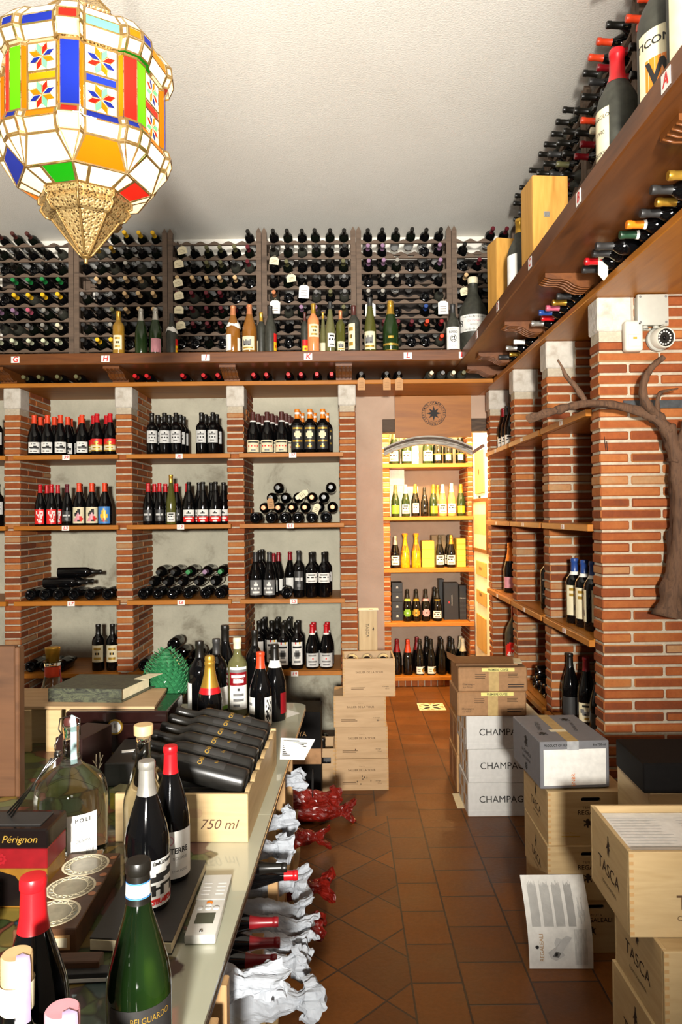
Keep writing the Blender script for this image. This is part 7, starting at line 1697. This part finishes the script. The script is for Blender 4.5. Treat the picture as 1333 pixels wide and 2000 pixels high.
a, b = onp(1215, 690), onp(1249, 630)
t = thing('motion_sensor', 'rounded white alarm motion sensor on the big pillar', 'motion sensor', ((a.x + b.x) / 2, PYF, (a.z + b.z) / 2))
hw, hh = (b.x - a.x) / 2, (b.z - a.z) / 2
g = G(); g.box(-hw, hw, -.045, 0, -hh, hh, 'device_white', .012, 3); g.done('housing', t, smooth=50)
g = G(); g.box(-hw * .72, hw * .72, -.0475, -.044, -hh * .72, hh * .05, 'device_white', .0015); o = g.done('lens_window', t); g = G(); g.box(-.008, .010, -.0478, -.046, hh * .02 - .018, hh * .02 - .008, 'led_orange', .001); g.done('orange_lamp', t)
c = onp(1284, 664); t = thing('security_camera', 'small round security camera with a ring of lamps on the big pillar', 'security camera', (c.x, PYF, c.z), R(8))
M_ = Matrix.Rotation(R(90), 4, 'X')
g = G(); g.lathe([(.050, 0), (.050, .012), (.044, .018), (0, .018)], 'device_grey', 28, M_); g.done('mount', t, smooth=40)
M2 = Matrix.Translation((.0, -.012, .002)) @ M_ @ Matrix.Rotation(R(8), 4, 'X')
g = G(); g.lathe([(.036, 0), (.043, .006), (.043, .052), (.040, .056), (.036, .054)], 'device_white', 32, M2); g.done('barrel', t, smooth=40)
g = G(); g.lathe([(.0365, .045), (0, .045)], 'black', 28, M2); g.lathe([(0, .052), (.008, .050), (.010, .046)], 'black_glass', 20, M2); o = g.done('lens', t)
for k in range(14):
    a_ = 2 * pi * k / 14; g = G(); g.lathe([(.0042, .0455), (.003, .049), (0, .0495)], 'light_grey', 8, M2 @ Matrix.Translation((.026 * cos(a_), .026 * sin(a_), 0))); g.done('infrared_lamp', o)
g = G(); g.box(-.012, .012, -.07, -.012, .0435, .048, 'device_white', .002); g.done('sun_hood', t)
plain('steel_band', '55595c', .4, .8, var=.2)
a, b = onp(1160, 800), onp(1360, 786)
g = G(); g.box(0, .55, -.004, -.0012, -.017, .017, 'steel_band', .001); tag(g.done('steel_band', None, (XR + .10, PYF, onp(1250, 790).z)), 'flat grey steel band screwed across the big pillar behind the vine', 'steel band')
# vine
t = thing('old_vine', 'gnarled dead vine trunk with forked branches fixed to the big pillar', 'vine', (0, 0, 0))
def limb(pts, name, parent, Y, seg=14, sub=7):
    P = [(Vector(aty(x, y, Y + dy)), r) for x, y, r, dy in pts]; out = []; rad = []
    for i in range(len(P) - 1):
        p0 = P[max(i - 1, 0)][0]; p1 = P[i][0]; p2 = P[i + 1][0]; p3 = P[min(i + 2, len(P) - 1)][0]
        for k in range(sub):
            u = k / sub
            out.append(.5 * ((2 * p1) + (p2 - p0) * u + (2 * p0 - 5 * p1 + 4 * p2 - p3) * u * u + (3 * p1 - p0 - 3 * p2 + p3) * u ** 3)); rad.append(P[i][1] + (P[i + 1][1] - P[i][1]) * u)
    out.append(P[-1][0]); rad.append(P[-1][1])
    g = G(); rings = g.tube(out, rad, 'vine_bark', seg)
    for i, r in enumerate(rings):
        c = out[i]
        for j, v in enumerate(r):
            n = noise.noise(Vector((j * .9, i * .16, len(out)))) * .42 + noise.noise(Vector((j * 2.3, i * .5, 3))) * .24 + noise.noise(Vector((i * .35, 7, len(out)))) * .22
            v.co = c + (v.co - c) * (1 + n)
    return g.done(name, parent)
VY = 2.93
tr = limb([(1308, 1204, .060, 0), (1316, 1150, .046, 0), (1326, 1080, .040, .01), (1331, 1010, .040, .015), (1329, 950, .041, .01), (1324, 900, .036, 0), (1314, 862, .030, 0), (1302, 832, .028, 0)], 'trunk', t, VY, 16)
limb([(1308, 845, .026, 0), (1285, 820, .022, 0), (1255, 806, .019, 0), (1211, 794, .0165, -.02), (1165, 787, .015, -.05), (1127, 791, .0145, -.10), (1089, 801, .015, -.16), (1059, 810, .0155, -.22), (1034, 817, .016, -.26)], 'branch', t, VY)
limb([(1145, 789, .011, -.07), (1139, 776, .012, -.08), (1124, 755, .010, -.10), (1106, 734, .0085, -.12), (1099, 718, .005, -.13), (1090, 703, .0035, -.14)], 'branch', t, VY, 10)
limb([(1300, 838, .024, 0), (1289, 815, .020, 0), (1268, 795, .017, -.02), (1257, 772, .016, -.03), (1259, 745, .0145, -.03), (1270, 722, .013, -.02), (1285, 708, .012, -.02), (1297, 697, .010, -.02)], 'branch', t, VY)
limb([(1284, 812, .014, 0), (1284, 790, .010, -.02), (1290, 768, .008, -.03), (1305, 763, .005, -.02), (1325, 759, .003, -.01)], 'branch', t, VY, 8)
limb([(1318, 905, .028, 0), (1333, 860, .024, .0), (1345, 820, .02, 0)], 'branch', t, VY)
g = G(); pp = onp(1255, 866); g.tube([(pp.x, PYF - .002, pp.z + .03), (pp.x + .006, PYF - .004, pp.z - .03)], .0012, 'ink', 5); g.tube([(pp.x + .01, PYF - .002, pp.z + .01), (pp.x + .012, PYF - .004, pp.z - .03)], .0012, 'ink', 5); tag(g.done('wire_hook', None, (-.16, 0, 0)), 'thin dark wire hook stuck in the big pillar below the vine branch', 'hook')
# ------------------------------------------------------------------ the stained-glass lantern
LX, LY = -.678, 1.90
def stained(name, hexc, bright=1.0, tr=.75):
    m = bpy.data.materials.new(name); m.use_nodes = True; nt = m.node_tree; nd, lk = nt.nodes, nt.links
    for n in list(nd): nd.remove(n)
    out = nd.new('ShaderNodeOutputMaterial'); t = nd.new('ShaderNodeBsdfTranslucent'); d = nd.new('ShaderNodeBsdfPrincipled'); mx = nd.new('ShaderNodeMixShader')
    c = srgb(hexc); t.inputs[0].default_value = c; d.inputs['Base Color'].default_value = c; d.inputs['Roughness'].default_value = .12
    mx.inputs[0].default_value = tr; lk.new(d.outputs[0], mx.inputs[1]); lk.new(t.outputs[0], mx.inputs[2]); lk.new(mx.outputs[0], out.inputs[0])
    MATS[name] = m
for n, h in (('pane_white', 'f2e2c2'), ('pane_blue', '142382'), ('pane_red', '981c14'), ('pane_green', '147a10'), ('pane_lime', '45960e'), ('pane_amber', 'b4640a'), ('pane_teal', '57c08c'), ('pane_plum', '5a1030')): stained(n, h)
plain('brass', '7d6236', .4, .6, var=.2)
def pierced():
    m, nt, p, nd, lk = _nt('pierced_brass'); v = coords(nd, lk)
    vo = nd.new('ShaderNodeTexVoronoi'); vo.inputs['Scale'].default_value = 150; lk.new(v, vo.inputs['Vector'])
    c = ramp(nd, lk, vo.outputs['Distance'], [(.25, srgb('3f301a')), (.38, srgb('96794a')), (.6, srgb('ab9160'))])
    lk.new(c, p.inputs['Base Color']); p.inputs['Metallic'].default_value = .65; p.inputs['Roughness'].default_value = .38
    bump(nd, lk, vo.outputs['Distance'], p, .6, .003); MATS['pierced_brass'] = m
pierced()
t = thing('moroccan_lantern', 'large stained-glass Moroccan lantern with a pierced brass tip hanging from the ceiling', 'lantern', (LX, LY, 0))
PH = R(-70 - 10)                        # azimuth of the first (flat blue) column
glass, came = G(), G()
CAME = .0046
def pane(pts, m, w_=CAME):
    pts = [Vector(p) for p in pts]; c = sum(pts, Vector()) / len(pts)
    n = (pts[1] - pts[0]).cross(pts[2] - pts[0]);
    if n.length < 1e-9: return
    n.normalize(); out = Vector((c.x, c.y, 0))
    if n.dot(out + Vector((0, 0, c.z - 2.66))) < 0: n = -n
    inner = []
    for p in pts:
        d = c - p; inner.append(p + d * min(.4, w_ * 1.35 / max(d.length, 1e-6)))
    glass.face(inner, m)
    k = len(pts)
    for i in range(k):
        j = (i + 1) % k
        came.face([pts[i] + n * .0015, pts[j] + n * .0015, inner[j] + n * .0012, inner[i] + n * .0012], 'brass')
DA, DP = R(6.4), R(9.0)
def ringpts(z, r, kind):
    """per period: column corner, pushed-out ridge on every other column, column corner, then the two edges of the recessed star side"""
    out = []
    for k in range(8):
        a = PH + k * pi / 4
        rr = r * (1.06 if k % 2 == 0 else 1.05); DA = R(6.4 if k % 2 == 0 else 9.6); DP = DA + R(2.4); DN = R(12.0 if k % 2 == 0 else 8.8)
        P = lambda an, q: Vector((q * cos(an), q * sin(an), z))
        out.append((P(a - DA, rr), P(a, r * 1.085) if k % 2 else None, P(a + DA, rr), P(a + DP, r), P(a + pi / 4 - DN, r), P(a - DP, r)))
    return out
def band(z0, r0, z1, r1, colA, colB, colC=None):
    """colA: columns, colB: star sides"""
    A, B = ringpts(z0, r0, 0), ringpts(z1, r1, 0)
    for k in range(8):
        ca = colA[k % len(colA)]
        if A[k][1] is None: pane([A[k][0], A[k][2], B[k][2], B[k][0]], ca)
        else:
            pane([A[k][0], A[k][1], B[k][1], B[k][0]], ca); pane([A[k][1], A[k][2], B[k][2], B[k][1]], (colC or colA)[k % len(colC or colA)])
        pane([A[k][2], A[k][3], B[k][3], B[k][2]], W); pane([A[k][5], A[k][0], B[k][0], B[k][5]], W)
        pane([A[k][3], A[k][4], B[k][4], B[k][3]], colB[k % len(colB)])
W = 'pane_white'
# belt: z 2.632 .. 2.80
zb0, zb1, rb = 2.634, 2.80, .196
A, B = ringpts(zb0, rb, 0), ringpts(zb1, rb, 0)
for k in range(8):
    if k % 2 == 0: pane([A[k][0], A[k][2], B[k][2], B[k][0]], 'pane_blue')
    else: pane([A[k][0], A[k][1], B[k][1], B[k][0]], 'pane_red'); pane([A[k][1], A[k][2], B[k][2], B[k][1]], 'pane_lime')
    pane([A[k][2], A[k][3], B[k][3], B[k][2]], 'pane_amber'); pane([A[k][5], A[k][0], B[k][0], B[k][5]], 'pane_amber'); a0, a1, b0, b1 = A[k][3], A[k][4], B[k][3], B[k][4]
    def bl(u, v): return (a0.lerp(a1, u)).lerp(b0.lerp(b1, u), v)
    pane([bl(0, .44), bl(1, .44), bl(1, .56), bl(0, .56)], ('pane_blue', 'pane_red', 'pane_teal', 'pane_amber')[k % 4])
    nrm = (a1 - a0).cross(b0 - a0).normalized()
    if nrm.dot(Vector((a0.x, a0.y, 0))) < 0: nrm = -nrm
    for v0, v1 in ((.0, .44), (.56, 1.0)):
        pane([bl(0, v0), bl(1, v0), bl(1, v1), bl(0, v1)], W)
        cw = (a1 - a0).length; chh = (b0 - a0).length * (v1 - v0); Rd = min(cw, chh) * .52
        cu, cv = .5, (v0 + v1) / 2; ctr = bl(cu, cv) + nrm * .0012; ux = (a1 - a0).normalized(); uy = (b0 - a0).normalized()
        cols = ['pane_red', 'pane_teal', 'pane_amber', 'pane_blue'] * 2
        for q in range(8):
            an = q * pi / 4 + pi / 8
            P = [ctr, ctr + (ux * cos(an - .40) + uy * sin(an - .40)) * Rd * .60, ctr + (ux * cos(an) + uy * sin(an)) * Rd, ctr + (ux * cos(an + .40) + uy * sin(an + .40)) * Rd * .60]
            pane(P, cols[(q + k) % 8], .0013)
band(2.632, .205, 2.612, .212, ['pane_red', 'pane_blue', 'pane_plum', 'pane_amber'], ['pane_blue', 'pane_amber', 'pane_green', 'pane_amber'], ['pane_teal', 'pane_amber', 'pane_red', 'pane_blue'])
band(2.612, .212, 2.578, .200, [W], [W])
# folded underside: star sides taper to an octagon whose corners lie below the columns
A = ringpts(2.578, .200, 0); L1 = [Vector((.172 * cos(PH + k * pi / 4), .172 * sin(PH + k * pi / 4), 2.520)) for k in range(8)]
L0 = [Vector((.112 * cos(PH + k * pi / 4), .112 * sin(PH + k * pi / 4), 2.497)) for k in range(8)]
for k in range(8):
    j = (k + 1) % 8
    pane([A[k][3], A[k][4], L1[j], L1[k]], ('pane_amber', W, 'pane_plum', W, 'pane_green', W, 'pane_blue', W)[k] if k != 7 else W)
    if A[k][1] is None: pane([A[k][0], A[k][2], L1[k]], W)
    else: pane([A[k][0], A[k][1], L1[k]], W); pane([A[k][1], A[k][2], L1[k]], W)
    pane([A[k][2], A[k][3], L1[k]], W); pane([A[k][5], A[k][0], L1[k]], W)
    c = ('pane_green', W, 'pane_red', 'pane_blue', W, 'pane_amber', W, 'pane_green')
    m0, m1 = L1[k].lerp(L1[j], .30), L0[k].lerp(L0[j], .25)
    pane([L1[k], m0, m1, L0[k]], W); pane([m0, L1[j], L0[j], m1], (W, 'pane_red', W, 'pane_blue', W, 'pane_amber', W, 'pane_green')[k])
# above the belt
band(2.80, .205, 2.832, .218, [W], [W]); band(2.832, .218, 2.858, .215, ['pane_red', 'pane_amber', 'pane_plum', 'pane_blue'], ['pane_teal', 'pane_amber', 'pane_red', 'pane_blue'], ['pane_teal', 'pane_blue'])
band(2.858, .215, 2.895, .185, [W], [W]); A = ringpts(2.895, .185, 0); T1 = [Vector((.10 * cos(PH + k * pi / 4), .10 * sin(PH + k * pi / 4), 2.955)) for k in range(8)]
for k in range(8):
    j = (k + 1) % 8; pane([A[k][3], A[k][4], T1[j], T1[k]], ('pane_red', W, 'pane_green', W)[k % 4])
    if A[k][1] is None: pane([A[k][0], A[k][2], T1[k]], W)
    else: pane([A[k][0], A[k][1], T1[k]], W); pane([A[k][1], A[k][2], T1[k]], W)
    pane([A[k][2], A[k][3], T1[k]], W); pane([A[k][5], A[k][0], T1[k]], W)
glass.done('glass_panes', t); came.done('brass_cames', t)
def oct_(prof, m, name):
    g = G(); rot = Matrix.Rotation(PH, 4, 'Z'); rings = g.lathe(prof, m, 8, rot)
    for f in g.bm.faces: f.smooth = False
    for k in range(8):
        a = PH + k * pi / 4; g.tube([(r * cos(a) * 1.01, r * sin(a) * 1.01, z) for r, z in prof if r > .006], .0032, 'brass', 6)
    return g.done(name, t)
oct_([(.112, 2.497), (.118, 2.492), (.118, 2.478), (.108, 2.474), (.114, 2.462), (.100, 2.444), (.088, 2.440)], 'pierced_brass', 'pierced_collar')
oct_([(.088, 2.452), (.090, 2.446), (.084, 2.438), (.018, 2.352), (.008, 2.345)], 'pierced_brass', 'pierced_cone')
g = G(); g.lathe([(.008, 2.352), (.013, 2.347), (.013, 2.343), (.006, 2.339), (.005, 2.328), (.003, 2.326), (0, 2.326)], 'brass', 16); g.done('finial', t, smooth=40)
oct_([(.10, 2.955), (.105, 2.962), (.07, 3.0), (.045, 3.03), (.02, 3.05), (0, 3.05)], 'pierced_brass', 'pierced_cap')
g = G(); z = 3.05
k = 0
while z < CEIL - .03:
    M_ = Matrix.Translation((0, 0, z + .018)) @ Matrix.Rotation(pi / 2 * (k % 2), 4, 'Z') @ Matrix.Rotation(R(90), 4, 'X')
    g.tube([M_ @ Vector((.011 * cos(a), .019 * sin(a), 0)) for a in [q * pi / 5 for q in range(11)]], .0028, 'brass', 5, False); z += .031; k += 1
g.done('chain', t)
g = G(); g.lathe([(.05, CEIL - .0005), (.05, CEIL - .012), (.02, CEIL - .035), (0, CEIL - .035)], 'brass', 20); g.done('ceiling_rose', t)
b_ = bpy.data.materials.new('bulb_glow'); b_.use_nodes = True; n = b_.node_tree.nodes; e = n.new('ShaderNodeEmission'); e.inputs[0].default_value = (1, .86, .62, 1); e.inputs[1].default_value = 55; b_.node_tree.links.new(e.outputs[0], n['Material Output'].inputs[0]); MATS['bulb_glow'] = b_
g = G(); g.lathe([(0, 2.70), (.018, 2.705), (.030, 2.725), (.032, 2.745), (.022, 2.775), (.012, 2.80), (0, 2.80)], 'bulb_glow', 20); g.done('bulb', t, smooth=60)
g = G(); g.lathe([(.013, 2.80), (.013, 2.85), (.004, 2.86), (.004, 2.96)], 'brass', 12); g.done('bulb_holder', t)
lamp('lantern_light', 'POINT', (LX + .045, LY - .06, 2.74), 4.5, (1.0, .86, .62), .035)
